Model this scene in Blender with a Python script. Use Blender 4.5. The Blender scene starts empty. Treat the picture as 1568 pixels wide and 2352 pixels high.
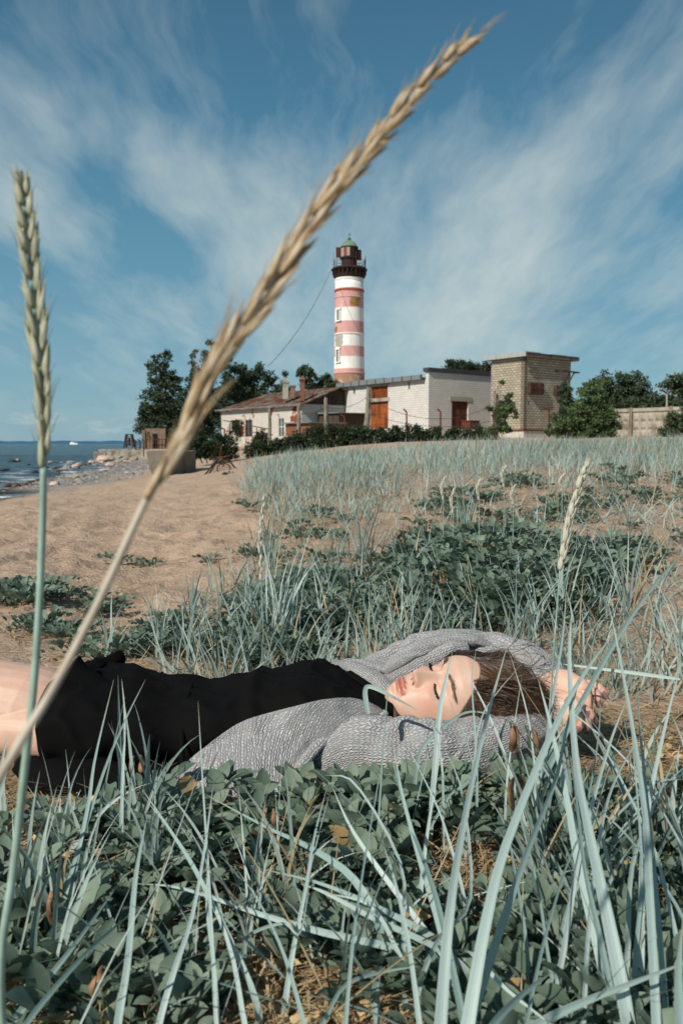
import bpy, math, random
import numpy as np
from mathutils import Vector, Matrix
R=math.radians
SC=bpy.context.scene; COL=SC.collection
rng=np.random.default_rng(7); random.seed(7)
# ---------------------------------------------------------------- camera model
CZ=0.58; F=1829.0; PITCH=math.atan(156/1829.0)
cp,sp=math.cos(PITCH),math.sin(PITCH)
def P(dx,dy,Y):
    """world point seen at (dx,dy) of a 1568x2352 frame, at world depth Y"""
    a=(dx-784)/F; b=(1176-dy)/F
    t=Y/(cp+sp*b)
    return np.array([a*t, Y, CZ+t*(-sp+cp*b)])
def D(p):
    p=np.asarray(p,float); x=p[...,0]; y=p[...,1]; z=p[...,2]-CZ
    d=y*cp-z*sp; u=y*sp+z*cp
    d=np.maximum(d,1e-3)
    return 784+F*x/d, 1176-F*u/d
cam=bpy.data.cameras.new('camera'); co=bpy.data.objects.new('camera',cam); COL.objects.link(co)
co.location=(0,0,CZ); co.rotation_euler=(math.pi/2-PITCH,0,0)
cam.sensor_fit='VERTICAL'; cam.sensor_height=36; cam.lens=28.0; cam.clip_start=.02; cam.clip_end=40000
cam.dof.use_dof=True; cam.dof.focus_distance=1.75; cam.dof.aperture_fstop=9.0
SC.camera=co
SC.view_settings.view_transform='Standard'; SC.view_settings.look='None'
SC.view_settings.exposure=0; SC.view_settings.gamma=1
# ---------------------------------------------------------------- noise
def _h(ix,iy,s):
    n=(ix.astype(np.int64)*374761393+iy.astype(np.int64)*668265263+s*1442695041)&0xffffffff
    n=((n^(n>>13))*1274126177)&0xffffffff
    return ((n^(n>>16))&0xffff)/65535.0
def vn(x,y,s=0):
    x=np.asarray(x,float); y=np.asarray(y,float)
    ix=np.floor(x); iy=np.floor(y); fx=x-ix; fy=y-iy
    fx=fx*fx*fx*(fx*(fx*6-15)+10); fy=fy*fy*fy*(fy*(fy*6-15)+10)
    a=_h(ix,iy,s);b=_h(ix+1,iy,s);c=_h(ix,iy+1,s);d=_h(ix+1,iy+1,s)
    return (a*(1-fx)+b*fx)*(1-fy)+(c*(1-fx)+d*fx)*fy
def fbm(x,y,s=0,o=4):
    r=0;a=.5
    for k in range(o): r=r+a*vn(x*2**k+k*17.3,y*2**k+k*9.1,s+k); a*=.5
    return r/(1-.5**o)
def sm(x,a,b):
    t=np.clip((x-a)/(b-a),0,1); return t*t*(3-2*t)
# ---------------------------------------------------------------- meshes
def me_np(name,V,Fq,uv=None,attrs=None,smooth=True):
    """V (n,3), Fq (m,k) int"""
    me=bpy.data.meshes.new(name)
    V=np.ascontiguousarray(V,np.float32); Fq=np.ascontiguousarray(Fq,np.int32)
    n,m,k=len(V),len(Fq),Fq.shape[1]
    me.vertices.add(n); me.vertices.foreach_set('co',V.ravel())
    me.loops.add(m*k); me.loops.foreach_set('vertex_index',Fq.ravel())
    me.polygons.add(m)
    me.polygons.foreach_set('loop_start',np.arange(m,dtype=np.int32)*k)
    try: me.polygons.foreach_set('loop_total',np.full(m,k,np.int32))
    except Exception: pass
    me.update(calc_edges=True)
    if smooth: me.polygons.foreach_set('use_smooth',np.ones(m,bool))
    if uv is not None:
        l=me.uv_layers.new(name='UVMap'); l.data.foreach_set('uv',np.ascontiguousarray(uv[Fq.ravel()],np.float32).ravel())
    for a,v in (attrs or {}).items():
        v=np.asarray(v,np.float32)
        if v.ndim==1:
            at=me.attributes.new(a,'FLOAT','POINT'); at.data.foreach_set('value',v)
        else:
            at=me.attributes.new(a,'FLOAT_COLOR','POINT'); at.data.foreach_set('color',v.ravel())
    return me
def link(name,me,mat=None,parent=None,loc=None):
    o=bpy.data.objects.new(name,me); COL.objects.link(o)
    if mat is not None:
        for m in (mat if isinstance(mat,(list,tuple)) else [mat]): me.materials.append(m)
    if parent is not None: o.parent=parent
    if loc is not None: o.location=loc
    return o
def tag(o,label=None,cat=None,group=None,kind=None):
    if label: o['label']=label
    if cat: o['category']=cat
    if group: o['group']=group
    if kind: o['kind']=kind
    return o
def thing(name,label,cat,loc=(0,0,0),group=None,rz=0):
    o=bpy.data.objects.new(name,None); COL.objects.link(o); o.location=tuple(loc); o.rotation_euler=(0,0,rz)
    o.empty_display_size=.1
    return tag(o,label,cat,group)
class MB:
    """mesh builder for boxes, tubes, lofts; coordinates are local to `org`"""
    def __init__(s,org=(0,0,0)): s.v=[];s.f=[];s.org=np.array(org,float);s.uv=[];s.mi=[]
    def add(s,V,Fs,uv=None,mi=0):
        b=len(s.v); V=np.asarray(V,float)
        s.v.extend((V-s.org).tolist()); s.f.extend([[b+i for i in f] for f in Fs]); s.mi.extend([mi]*len(Fs))
        s.uv.extend(uv.tolist() if uv is not None else [[0,0]]*len(V))
    def box(s,c,half,ax=None,mi=0):
        ax=np.eye(3) if ax is None else np.array(ax,float)
        V=[np.array(c)+sum(ax[i]*half[i]*q[i] for i in range(3)) for q in
           [(-1,-1,-1),(1,-1,-1),(1,1,-1),(-1,1,-1),(-1,-1,1),(1,-1,1),(1,1,1),(-1,1,1)]]
        Fs=[(0,3,2,1),(4,5,6,7),(0,1,5,4),(1,2,6,5),(2,3,7,6),(3,0,4,7)]
        if np.linalg.det(ax)<0: Fs=[f[::-1] for f in Fs]
        s.add(V,Fs,mi=mi)
    def prism(s,poly,h0,h1,mi=0):
        """poly list of (x,y) ccw, z h0..h1 (h1 may be list per vertex)"""
        n=len(poly); H1=h1 if hasattr(h1,'__len__') else [h1]*n
        V=[(x,y,h0) for x,y in poly]+[(p[0],p[1],H1[i]) for i,p in enumerate(poly)]
        Fs=[tuple(range(n))[::-1],tuple(range(n,2*n))]+[(i,(i+1)%n,n+(i+1)%n,n+i) for i in range(n)]
        s.add(V,Fs,mi=mi)
    def tube(s,path,rad,n=10,cap=True,mi=0,flat=1.0,up=(0,0,1),round_end=False,noise=0,uvs=1.0,twist=0):
        path=np.asarray(path,float); m=len(path); rad=np.broadcast_to(np.asarray(rad,float),(m,)).copy()
        if round_end:
            t0=path[0]-path[1]; t0/=np.linalg.norm(t0)+1e-9; t1=path[-1]-path[-2]; t1/=np.linalg.norm(t1)+1e-9
            pre=[];post=[]
            for a in (80,55,28):
                pre.append((path[0]+t0*rad[0]*math.sin(R(a)),rad[0]*math.cos(R(a))))
                post.insert(0,(path[-1]+t1*rad[-1]*math.sin(R(a)),rad[-1]*math.cos(R(a))))
            path=np.array([p for p,_ in pre]+list(path)+[p for p,_ in post]); rad=np.array([r for _,r in pre]+list(rad)+[r for _,r in post]); m=len(path)
        T=np.gradient(path,axis=0); T/=np.linalg.norm(T,axis=1)[:,None]+1e-12
        upv=np.array(up,float)
        B=[];pv=None
        for t in T:
            b=upv-np.dot(upv,t)*t if pv is None else pv-np.dot(pv,t)*t
            if np.linalg.norm(b)<1e-3: b=np.cross(t,(1,0,.1))
            b/=np.linalg.norm(b); pv=b; B.append(b)
        B=np.array(B); A=np.cross(T,B)
        th=np.arange(n)/n*2*math.pi
        L=np.concatenate([[0],np.cumsum(np.linalg.norm(np.diff(path,axis=0),axis=1))])
        V=[];uv=[]
        rm=rad.max()
        for i in range(m):
            th2=th+twist*L[i]
            r=rad[i]*(1+(noise*(vn(np.cos(th2)*2+5,L[i]/max(rm,1e-6)*1.3+np.sin(th2)*2,3)-.5) if noise else 0))
            V.append(path[i]+A[i]*(np.cos(th2)*r)[:,None]+B[i]*(np.sin(th2)*r*flat)[:,None])
            uv.append(np.stack([th/(2*math.pi)*rm*6.28*uvs,np.full(n,L[i]*uvs)],1))
        V=np.concatenate(V); uv=np.concatenate(uv)
        Fs=[(i*n+j,i*n+(j+1)%n,(i+1)*n+(j+1)%n,(i+1)*n+j) for i in range(m-1) for j in range(n)]
        if cap: Fs+= [tuple(range(n))[::-1],tuple(range((m-1)*n,m*n))]
        s.add(V,Fs,uv,mi)
    def rings(s,prof,n=48,c=(0,0),mi=None,cap=True,a0=0):
        """lathe: prof list of (r,z)"""
        th=np.arange(n)/n*2*math.pi+a0
        V=[];
        for r,z in prof: V+= [(c[0]+r*math.cos(t),c[1]+r*math.sin(t),z) for t in th]
        b=len(s.v); s.v.extend((np.array(V)-s.org).tolist()); s.uv.extend([[t/(2*math.pi)*15,z] for r,z in prof for t in th])
        for i in range(len(prof)-1):
            for j in range(n):
                s.f.append([b+i*n+j,b+i*n+(j+1)%n,b+(i+1)*n+(j+1)%n,b+(i+1)*n+j]); s.mi.append(mi[i] if mi else 0)
        if cap:
            s.f.append([b+j for j in range(n)][::-1]); s.mi.append(mi[0] if mi else 0)
            s.f.append([b+(len(prof)-1)*n+j for j in range(n)]); s.mi.append(mi[-1] if mi else 0)
    def build(s,name,mat,parent=None,smooth=False,wall_uv=False,bevel=0,loc=None):
        me=bpy.data.meshes.new(name); me.from_pydata(s.v,[],s.f); me.update()
        me.polygons.foreach_set('material_index',np.array(s.mi,np.int32))
        l=me.uv_layers.new(name='UVMap')
        if wall_uv:
            co=np.array(s.v)
            for p in me.polygons:
                nrm=p.normal
                for li in p.loop_indices:
                    q=co[me.loops[li].vertex_index]
                    if abs(nrm.z)>.9: l.data[li].uv=(q[0],q[1])
                    else:
                        h=Vector((nrm.x,nrm.y)).normalized(); l.data[li].uv=(q[0]*-h.y+q[1]*h.x,q[2])
        else:
            uv=np.array(s.uv,np.float32); vi=np.empty(len(me.loops),np.int32); me.loops.foreach_get('vertex_index',vi)
            l.data.foreach_set('uv',uv[vi].ravel())
        if smooth: me.polygons.foreach_set('use_smooth',np.ones(len(me.polygons),bool))
        o=link(name,me,mat,parent,loc)
        if bevel:
            b=o.modifiers.new('bevel','BEVEL'); b.width=bevel; b.segments=2; b.limit_method='ANGLE'
        return o
def spline(pts,n):
    pts=np.asarray(pts,float); m=len(pts)
    if m==2: return pts[0]+(pts[1]-pts[0])*np.linspace(0,1,n)[:,None]
    e=np.vstack([2*pts[0]-pts[1],pts,2*pts[-1]-pts[-2]])
    t=np.linspace(0,m-1-1e-6,n); i=t.astype(int); u=(t-i)[:,None]
    p0,p1,p2,p3=e[i],e[i+1],e[i+2],e[i+3]
    return .5*((2*p1)+(-p0+p2)*u+(2*p0-5*p1+4*p2-p3)*u**2+(-p0+3*p1-3*p2+p3)*u**3)
# ---------------------------------------------------------------- material helper
class M_:
    def __init__(s,name,rough=.8,spec=.3):
        s.m=bpy.data.materials.new(name); s.m.use_nodes=True; s.nt=s.m.node_tree
        s.b=s.nt.nodes['Principled BSDF']; s.out=s.nt.nodes['Material Output']
        s.set('Roughness',rough); s.set('Specular IOR Level',spec)
    def n(s,typ,ins=None,**props):
        nd=s.nt.nodes.new('ShaderNode'+typ)
        for k,v in props.items(): setattr(nd,k,v)
        for k,v in (ins or {}).items(): s.put(nd.inputs[k],v)
        return nd
    def put(s,sock,v):
        if isinstance(v,bpy.types.NodeSocket): s.nt.links.new(v,sock)
        else:
            if sock.type=='RGBA' and len(v)==3: v=(*v,1)
            sock.default_value=v
    def set(s,k,v): s.put(s.b.inputs[k],v)
    def coord(s,w='Object'): return s.n('TexCoord').outputs[w]
    def attr(s,nm,o='Fac'): return s.n('Attribute',attribute_name=nm).outputs[o]
    def noise(s,scale,vec=None,detail=4,rough=.55,dist=0,out='Fac'):
        nd=s.n('TexNoise',{'Scale':scale,'Detail':detail,'Roughness':rough,'Distortion':dist})
        if vec is not None: s.put(nd.inputs['Vector'],vec)
        return nd.outputs[out]
    def voro(s,scale,vec=None,out='Distance',feature='F1'):
        nd=s.n('TexVoronoi',{'Scale':scale},feature=feature)
        if vec is not None: s.put(nd.inputs['Vector'],vec)
        return nd.outputs[out]
    def ramp(s,fac,stops,interp='LINEAR'):
        nd=s.n('ValToRGB',{'Fac':fac}); cr=nd.color_ramp; cr.interpolation=interp
        while len(cr.elements)<len(stops): cr.elements.new(.5)
        for e,(p,c) in zip(cr.elements,stops):
            e.position=p; e.color=(*c,1) if hasattr(c,'__len__') else (c,c,c,1)
        return nd.outputs['Color']
    def mix(s,f,a,b,bt='MIX'):
        nd=s.n('Mix',data_type='RGBA',blend_type=bt)
        s.put(nd.inputs[0],f); s.put(nd.inputs[6],a); s.put(nd.inputs[7],b); return nd.outputs[2]
    def math(s,op,a,b=0.0,c=None):
        nd=s.n('Math',operation=op); s.put(nd.inputs[0],a); s.put(nd.inputs[1],b)
        if c is not None: s.put(nd.inputs[2],c)
        return nd.outputs[0]
    def vmul(s,v,k):
        nd=s.n('VectorMath',operation='MULTIPLY'); s.put(nd.inputs[0],v); s.put(nd.inputs[1],k); return nd.outputs[0]
    def bump(s,h,strength=.5,dist=.01,normal=None):
        nd=s.n('Bump',{'Strength':strength,'Distance':dist,'Height':h})
        if normal is not None: s.put(nd.inputs['Normal'],normal)
        s.set('Normal',nd.outputs[0]); return nd.outputs[0]
def simple(name,col,rough=.8,var=.25,scale=8,bump=0,bd=.01,metal=0,spec=.3,col2=None):
    m=M_(name,rough,spec); c=m.coord()
    f=m.noise(scale,c,5,.6)
    a=tuple(x*(1-var) for x in col); b=tuple(min(1,x*(1+var)) for x in (col2 or col))
    m.set('Base Color',m.ramp(f,[(.3,a),(.7,b)])); m.set('Metallic',metal)
    if bump: m.bump(m.noise(scale*4,c,5,.6),bump,bd)
    return m.m
SKYTINT=(.68,.93,.95); CLOUD=(.57,.65,.635); HT=47; SKYROT=24
SKYBLOBS=[(900,680,0,16,.20),(560,520,0,6,.09),(400,400,0,4,.10),(1150,700,0,8,.11),(30,200,0,6,.12),(170,270,0,3.5,.09),(290,350,0,3.5,.10),(430,440,0,3.5,.08),(600,560,0,4,.07),(100,490,0,3.5,.14),(200,560,0,3,.10),(10,420,0,4,.10),(1000,520,0,9,.10),(1350,400,0,9,.06),(340,760,0,5,.11),(1480,600,0,4,.12),
 (850,60,0,16,-.09),(330,600,0,4,-.10),(230,420,0,2.5,-.07),(150,700,0,5,-.10),(1470,500,0,4,-.10),(60,620,0,5,-.08),(1500,60,0,8,-.06),(600,850,0,6,-.03)]
# ---------------------------------------------------------------- light and sky
SUN=Vector((-.52,-.58,.63)).normalized()
el=math.asin(SUN.z); az=math.atan2(SUN.x,SUN.y)
w=bpy.data.worlds.new('World'); SC.world=w; w.use_nodes=True
nt=w.node_tree
class W_(M_):
    def __init__(s): s.nt=nt
W=W_()
sky=W.n('TexSky',sky_type='NISHITA'); sky.sun_disc=False; sky.sun_elevation=el; sky.sun_rotation=az
sky.air_density=1.0; sky.dust_density=1.2; sky.ozone_density=2.0
dirv=W.n('TexCoord').outputs['Generated']
sep=W.n('SeparateXYZ',{0:dirv})
zc=W.math('MAXIMUM',W.math('ADD',sep.outputs[2],.16),.02)
px=W.math('DIVIDE',sep.outputs[0],zc); py=W.math('DIVIDE',sep.outputs[1],zc)
pv=W.n('CombineXYZ',{0:px,1:py,2:0.0}).outputs[0]
warp=W.noise(1.3,pv,4,.55,0,'Color')
wv=W.n('VectorMath',{0:W.vmul(W.n('VectorMath',{0:warp,1:(.5,.5,.5)},operation='SUBTRACT').outputs[0],(.26,.26,0)),1:pv},operation='ADD').outputs[0]
mp=W.n('Mapping',{'Vector':wv,'Rotation':(0,0,R(SKYROT)),'Scale':(2.1,.55,1),'Location':(1.3,.2,0)}).outputs[0]
big=W.noise(1.0,mp,5,.55)
mp2=W.n('Mapping',{'Vector':wv,'Rotation':(0,0,R(SKYROT-8)),'Scale':(9,2.2,1),'Location':(2.3,.2,0)}).outputs[0]
fine=W.noise(1.0,mp2,7,.62,.1)
def blob(d,k0,k1):
    v=Vector(d).normalized()
    dt=W.n('VectorMath',{0:dirv,1:tuple(v)},operation='DOT_PRODUCT').outputs['Value']
    return W.n('MapRange',{0:dt,1:math.cos(R(k1)),2:math.cos(R(k0)),3:0.0,4:1.0},interpolation_type='SMOOTHSTEP').outputs[0]
def dd(x,y): return P(x,y,1.0)-np.array([0,0,CZ])
cov=W.math('ADD',big,W.math('MULTIPLY',fine,.44))
for (x,y,k0,k1,a) in SKYBLOBS:
    cov=W.math('ADD',cov,W.math('MULTIPLY',blob(dd(x,y),k0,k1),a))
cm=W.n('MapRange',{0:cov,1:.66,2:1.24,3:0.0,4:.92}).outputs[0]
# small low clouds just over the horizon
cm=W.math('MULTIPLY',cm,W.n('MapRange',{0:sep.outputs[2],1:.02,2:.13,3:.25,4:1.0}).outputs[0])
lowm=W.n('Mapping',{'Vector':dirv,'Scale':(16,16,62)}).outputs[0]
lown=W.noise(1.0,lowm,5,.6)
lowb=W.math('MULTIPLY',W.n('MapRange',{0:sep.outputs[2],1:.005,2:.016,3:0.0,4:1.0}).outputs[0],W.n('MapRange',{0:sep.outputs[2],1:.038,2:.05,3:1.0,4:0.0}).outputs[0])
lowc=W.math('MULTIPLY',W.n('MapRange',{0:lown,1:.54,2:.72,3:0.0,4:.55}).outputs[0],lowb)
gr=W.ramp(sep.outputs[2],[(0,(.29,.465,.545)),(.08,(.215,.395,.495)),(.2,(.125,.305,.42)),(.35,(.070,.215,.335)),(.52,(.040,.13,.215)),(1,(.018,.06,.12))])
gr=W.vmul(gr,(10,10,10))
tint=W.mix(.8,W.mix(1.0,sky.outputs[0],SKYTINT,'MULTIPLY'),gr)
hz=W.n('MapRange',{0:sep.outputs[2],1:0.0,2:.5,3:1.0,4:0.0}).outputs[0]
SKYK=.1
skyc=W.mix(cm,tint,tuple(c/SKYK for c in CLOUD))
skyc=W.mix(lowc,skyc,tuple(c/SKYK for c in CLOUD))
bg=nt.nodes['Background']; W.put(bg.inputs['Color'],skyc); bg.inputs['Strength'].default_value=SKYK
sl=bpy.data.lights.new('sun','SUN'); sl.energy=4.7; sl.angle=R(.5); sl.color=(1.0,.93,.83)
so=bpy.data.objects.new('sun',sl); COL.objects.link(so); so.rotation_euler=SUN.to_track_quat('Z','Y').to_euler()
# ---------------------------------------------------------------- terrain
SEA=-1.06
cps=[]
def cpt(dx,dy,Y): p=P(dx,dy,Y); cps.append((p[0],p[1],p[2]))
for x in (-1.5,-.6,0,.6,1.5):
    for y in (-2,.1,.5,.9,1.35,1.8): cps.append((x,y,0.0 if y>0 else 0.0))
for dx,dy,Y in [(0,1400,2.85),(0,1300,4.3),(0,1200,8.3),(0,1160,14.5),(0,1137,25.5),(85,1108,34),(190,1082,47),(235,1062,69),
    (340,1090,32),(340,1200,7.5),(340,1300,4.4),(300,1150,14),(430,1066,50),(300,1066,60),(460,1085,30),
    (560,1068,25),(600,1200,5.6),(600,1300,3.6),(560,1120,11),(700,1042,27),(800,1100,8.8),(800,1200,5.0),(800,1300,3.5),(800,1036,32),
    (1000,1032,21),(1000,1100,8.4),(1000,1200,4.8),(1000,1300,3.4),(1000,1020,33),
    (1200,1030,20),(1200,1100,8.0),(1200,1200,4.7),(1500,1032,17),(1500,1100,7.4),(1500,1200,4.5),(1500,1300,3.3),(1400,1022,27),
    (2300,1030,17),(2300,1200,4.5),(3000,1400,2.8)]: cpt(dx,dy,Y)
for X,Y,z in [(6,60,1.1),(12,60,1.1),(17,55,1.0),(22,45,1.0),(30,55,1.2),(0,68,1.0),(-3,66,.9),(-11,77,.4),(-8,60,-.1),(0,45,.55),(8,45,.8),(15,40,.9),(40,70,1.5),(60,120,2),(0,150,1.5),(0,300,2),(200,300,3),(100,1000,3),
              (-25,25,-2.2),(-40,50,-2.5),(-30,75,-2.6),(-60,150,-3),(-100,400,-4),(-3,100,1),(-22,100,-.5),(-45,100,-3),(-30,300,-1),(-12,6,-.7),(-20,12,-2.0),(-6,2.2,-.1),(-2.5,.5,0),(3,1,.05),(8,3,.1),(20,10,.5),(-500,1200,-6)]: cps.append((X,Y,z))
cps=np.array(cps)
def uvt(X,Y):
    Yc=np.maximum(Y,-.2)+1.0
    return np.log(Yc)*.8, np.clip(np.asarray(X)/Yc,-1.4,1.4)*1.6
cu,cv=uvt(cps[:,0],cps[:,1])
def rk(du,dv): return np.sqrt(du*du+dv*dv+.004)
K=rk(cu[:,None]-cu[None],cv[:,None]-cv[None]); K+=np.eye(len(cu))*.0
zmean=0.0
wts=np.linalg.solve(K+np.eye(len(cu))*-.012,cps[:,2]-zmean)
def gbase(X,Y):
    X=np.asarray(X,float);Y=np.asarray(Y,float); sh=X.shape; X=X.ravel();Y=Y.ravel()
    u,v=uvt(X,Y); z=np.full(len(u),zmean)
    for a,b,k in zip(cu,cv,wts): z=z+k*rk(u-a,v-b)
    return z.reshape(sh)
def ell(x,y,cx,cy,rx,ry):
    return np.clip(1.6-((x-cx)/rx)**2-((y-cy)/ry)**2,0,1)
def pea_d(dx,dy):
    d=0
    for e in [(1120,1340,235,105,1),(740,1420,180,85,.8),(600,1500,150,35,.7),(900,1440,170,60,.8),(1410,1295,60,40,.8),(50,1375,80,22,.6),(300,1300,50,9,.5),(110,1465,110,20,.45),(215,1410,25,22,.4),
              (340,1395,16,10,.5),(490,1295,26,12,.4),(1010,1170,35,7,.7),(1145,1195,30,6,.6),(1420,1155,45,7,.4),(560,1175,25,8,.3),(1330,1135,40,7,.4),(330,1480,80,20,.4),(420,1440,40,16,.4),(640,1500,200,18,.7),
              (240,1510,150,16,.4),(540,1110,20,6,.4),(1480,1235,40,7,.25),(1330,1480,50,12,.25)]:
        d=np.maximum(d,e[4]*ell(dx,dy,*e[:4]))
    q=sm(fbm(np.asarray(dx)/75.,np.asarray(dy)/16.,71,3),.60,.70)*.55*sm(dx,520,640)*sm(dy,1062,1090)*sm(dy,1330,1280)
    return np.maximum(d,q)
def grass_d(dx,dy):
    edge=np.interp(dy,[1000,1040,1070,1110,1160,1200,1260,1320,1400,1500],[700,640,565,540,560,620,560,520,440,380])
    L=sm(dx,edge-20,edge+50)
    dens=np.interp(dy,[1000,1068,1090,1120,1220,1300,1500,1560,1700],[1,.9,.5,.34,.40,.40,.42,.5,.5])
    dense2=np.clip(1.4-((dx-740)/210)**2-((dy-1130)/120)**2,0,1)*.95
    dens=np.maximum(dens,np.where(dx<1000,dense2,0))
    top=sm(dy,np.interp(dx,[560,700,1000,1568],[1058,1044,1028,1016]),np.interp(dx,[560,700,1000,1568],[1068,1054,1038,1026]))
    return L*dens*top
def bodymask(X,Y):
    m1=sm(np.abs(X+.06),.66,.56)*sm(np.abs(Y-1.47),.26,.17)
    m2=sm(np.abs(X-.33),.26,.19)*sm(np.abs(Y-1.42),.26,.17)
    return np.maximum(m1,m2)
WALLPTS=[(-22.6,73.5),(-12.5,73.5)]
def gz(X,Y,fine=True):
    X=np.asarray(X,float);Y=np.asarray(Y,float)
    z=gbase(X,Y)
    if fine:
        dx,dy=D(np.stack([X,Y,z],-1))
        veg=np.clip(pea_d(dx,dy)+grass_d(dx,dy),0,1)
        near=sm(Y,1.9,2.8)
        z=z+(fbm(X*1.1,Y*1.1,5,3)-.5)*.07*near*sm(Y,60,30)
        a=fbm(X*3.3,Y*3.3,9,3)-.5
        z=z+a*.11*near*sm(Y,40,20)*(1-.6*veg)
        z=z+(fbm(X*7.5,Y*7.5,21,3)-.5)*(.022+.045*sm(Y,2.2,3.5)*(1-.7*veg))*sm(Y,26,12)
        z=z+(fbm(X*60,Y*60,31,2)-.5)*.006*sm(Y,3.5,1.5)
        z=z+(vn(X*.35,Y*.35,77)-.5)*.16*sm(Y,7,13)*sm(Y,50,35)
    plat=(Y>73.6)&(X>-22.6)&(X<-6)
    z=np.where(plat,np.maximum(z,.1),z)
    return z
def g1(X,Y): return float(gz(np.array([X]),np.array([Y]))[0])
def onground(dx,dy,y0=.7,y1=90):
    """depth at which the view ray through (dx,dy) meets the ground"""
    Y=np.geomspace(y0,y1,900); pts=np.array([P(dx,dy,y) for y in Y]); g=gbase(pts[:,0],pts[:,1])
    k=np.argmax(pts[:,2]<g)
    return Y[k] if pts[k,2]<g[k] else y1
NR,NC=760,600
u=np.linspace(-3.2,9.0,NR); Yr=1.2+.26*np.sinh(u); vv=np.linspace(-1.25,1.25,NC)
YY=np.repeat(Yr[:,None],NC,1); XX=vv[None]*(np.abs(YY)+1.2)
ZZ=gz(XX,YY)
gdx,gdy=D(np.stack([XX,YY,ZZ],-1))
gravel=np.clip(sm(gbase(XX,YY)+(fbm(XX*.5,YY*.5,4)-.5)*.25,-.62,-.85)*sm(YY,20,30)+sm(gbase(XX,YY),-.9,-1.02),0,1)
wet=sm(ZZ,SEA+.12,SEA-.02)
litter=np.clip(np.where(YY>0.2,pea_d(gdx,gdy)*.8+grass_d(gdx,gdy)*.45,0)+sm(YY,1.75,1.4),0,1)
idx=np.arange(NR*NC).reshape(NR,NC)
Fg=np.stack([idx[:-1,:-1],idx[:-1,1:],idx[1:,1:],idx[1:,:-1]],-1).reshape(-1,4)
gm=M_('sand',.95,.15); c=gm.coord()
s1=gm.noise(3.0,c,6,.6); s2=gm.noise(420.0,c,2,.6); s3=gm.voro(230,c,'Color')
sand=gm.ramp(s1,[(.3,(.40,.285,.205)),(.7,(.50,.365,.272))])
sand=gm.mix(.22,sand,gm.ramp(s2,[(.3,(.2,.13,.08)),(.7,(.75,.6,.45))]))
lit=gm.ramp(gm.noise(38,c,6,.7),[(.35,(.10,.055,.025)),(.5,(.24,.15,.075)),(.68,(.42,.30,.17))])
gv=gm.ramp(gm.math('MULTIPLY',gm.n('SeparateColor',{0:gm.voro(9,c,'Color')}).outputs[0],1.0),[(0,(.12,.115,.11)),(.5,(.23,.22,.21)),(1,(.36,.34,.32))])
lf=gm.math('MULTIPLY',gm.attr('litter'),gm.n('MapRange',{0:gm.noise(7,c,5,.7),1:.3,2:.6,3:.2,4:1.0}).outputs[0])
colr=gm.mix(lf,sand,lit); colr=gm.mix(gm.attr('gravel'),colr,gv)
colr=gm.mix(gm.attr('wet'),colr,(.03,.028,.022))
gm.set('Base Color',colr)
h=gm.math('ADD',gm.math('MULTIPLY',gm.noise(45,c,6,.7),.8),gm.math('ADD',gm.math('MULTIPLY',s2,.1),gm.math('MULTIPLY',gm.noise(9,c,5,.65,.4),3.0)))
gm.bump(h,.75,.028)
me=me_np('sand_beach',np.stack([XX,YY,ZZ],-1).reshape(-1,3),Fg,attrs={'litter':litter.ravel(),'gravel':gravel.ravel(),'wet':wet.ravel()})
tag(link('ground',me,gm.m),kind='structure')
# ---------------------------------------------------------------- sea
sm_=M_('sea_water',.12,.5); c=sm_.coord()
n1=sm_.noise(.55,sm_.n('Mapping',{'Vector':c,'Rotation':(0,0,R(20)),'Scale':(1,2.6,1)}).outputs[0],6,.62)
n2=sm_.noise(.06,sm_.n('Mapping',{'Vector':c,'Scale':(1,3,1)}).outputs[0],5,.6)
sm_.set('Base Color',sm_.mix(n2,(.010,.030,.045),(.022,.055,.075)))
hh=sm_.math('ADD',n1,sm_.math('MULTIPLY',n2,3.0))
sm_.bump(hh,1.0,.55); sm_.set('Roughness',.22)
xs=np.concatenate([-np.geomspace(9000,60,20),np.linspace(-58,10,180),np.geomspace(60,9000,8)])
ys=np.concatenate([[-500,0],np.linspace(12,120,300),np.geomspace(125,12000,60)])
SX,SY=np.meshgrid(xs,ys)
shore=sm(gbase(np.clip(SX,-70,20),np.clip(SY,0,200)),SEA-.9,SEA-.1)
SZ=SEA+np.where((SY<120)&(np.abs(SX)<60),(fbm(SX*.5,SY*1.4,3,4)-.5)*.16+(fbm(SX*1.7,SY*3.5,8,3)-.5)*.07,0)
foam=np.where((SY<110)&(SX>-55),sm(fbm(SX*.7,SY*1.6,12,4)+shore*.18,.74,.82)*sm(shore,.2,.6),0)
m_,n_=SX.shape; ix=np.arange(m_*n_).reshape(m_,n_)
Fs_=np.stack([ix[:-1,:-1],ix[:-1,1:],ix[1:,1:],ix[1:,:-1]],-1).reshape(-1,4)
b0=sm_.b.inputs['Base Color'].links[0].from_socket
fo=sm_.math('MULTIPLY',sm_.attr('foam'),sm_.n('MapRange',{0:sm_.noise(9,c,4,.7),1:.4,2:.55,3:0.0,4:1.0}).outputs[0])
sm_.set('Base Color',sm_.mix(fo,b0,(.75,.78,.78)))
me=me_np('sea',np.stack([SX,SY,SZ],-1).reshape(-1,3),Fs_,attrs={'foam':foam.ravel()})
tag(link('sea',me,sm_.m),kind='structure')
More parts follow.
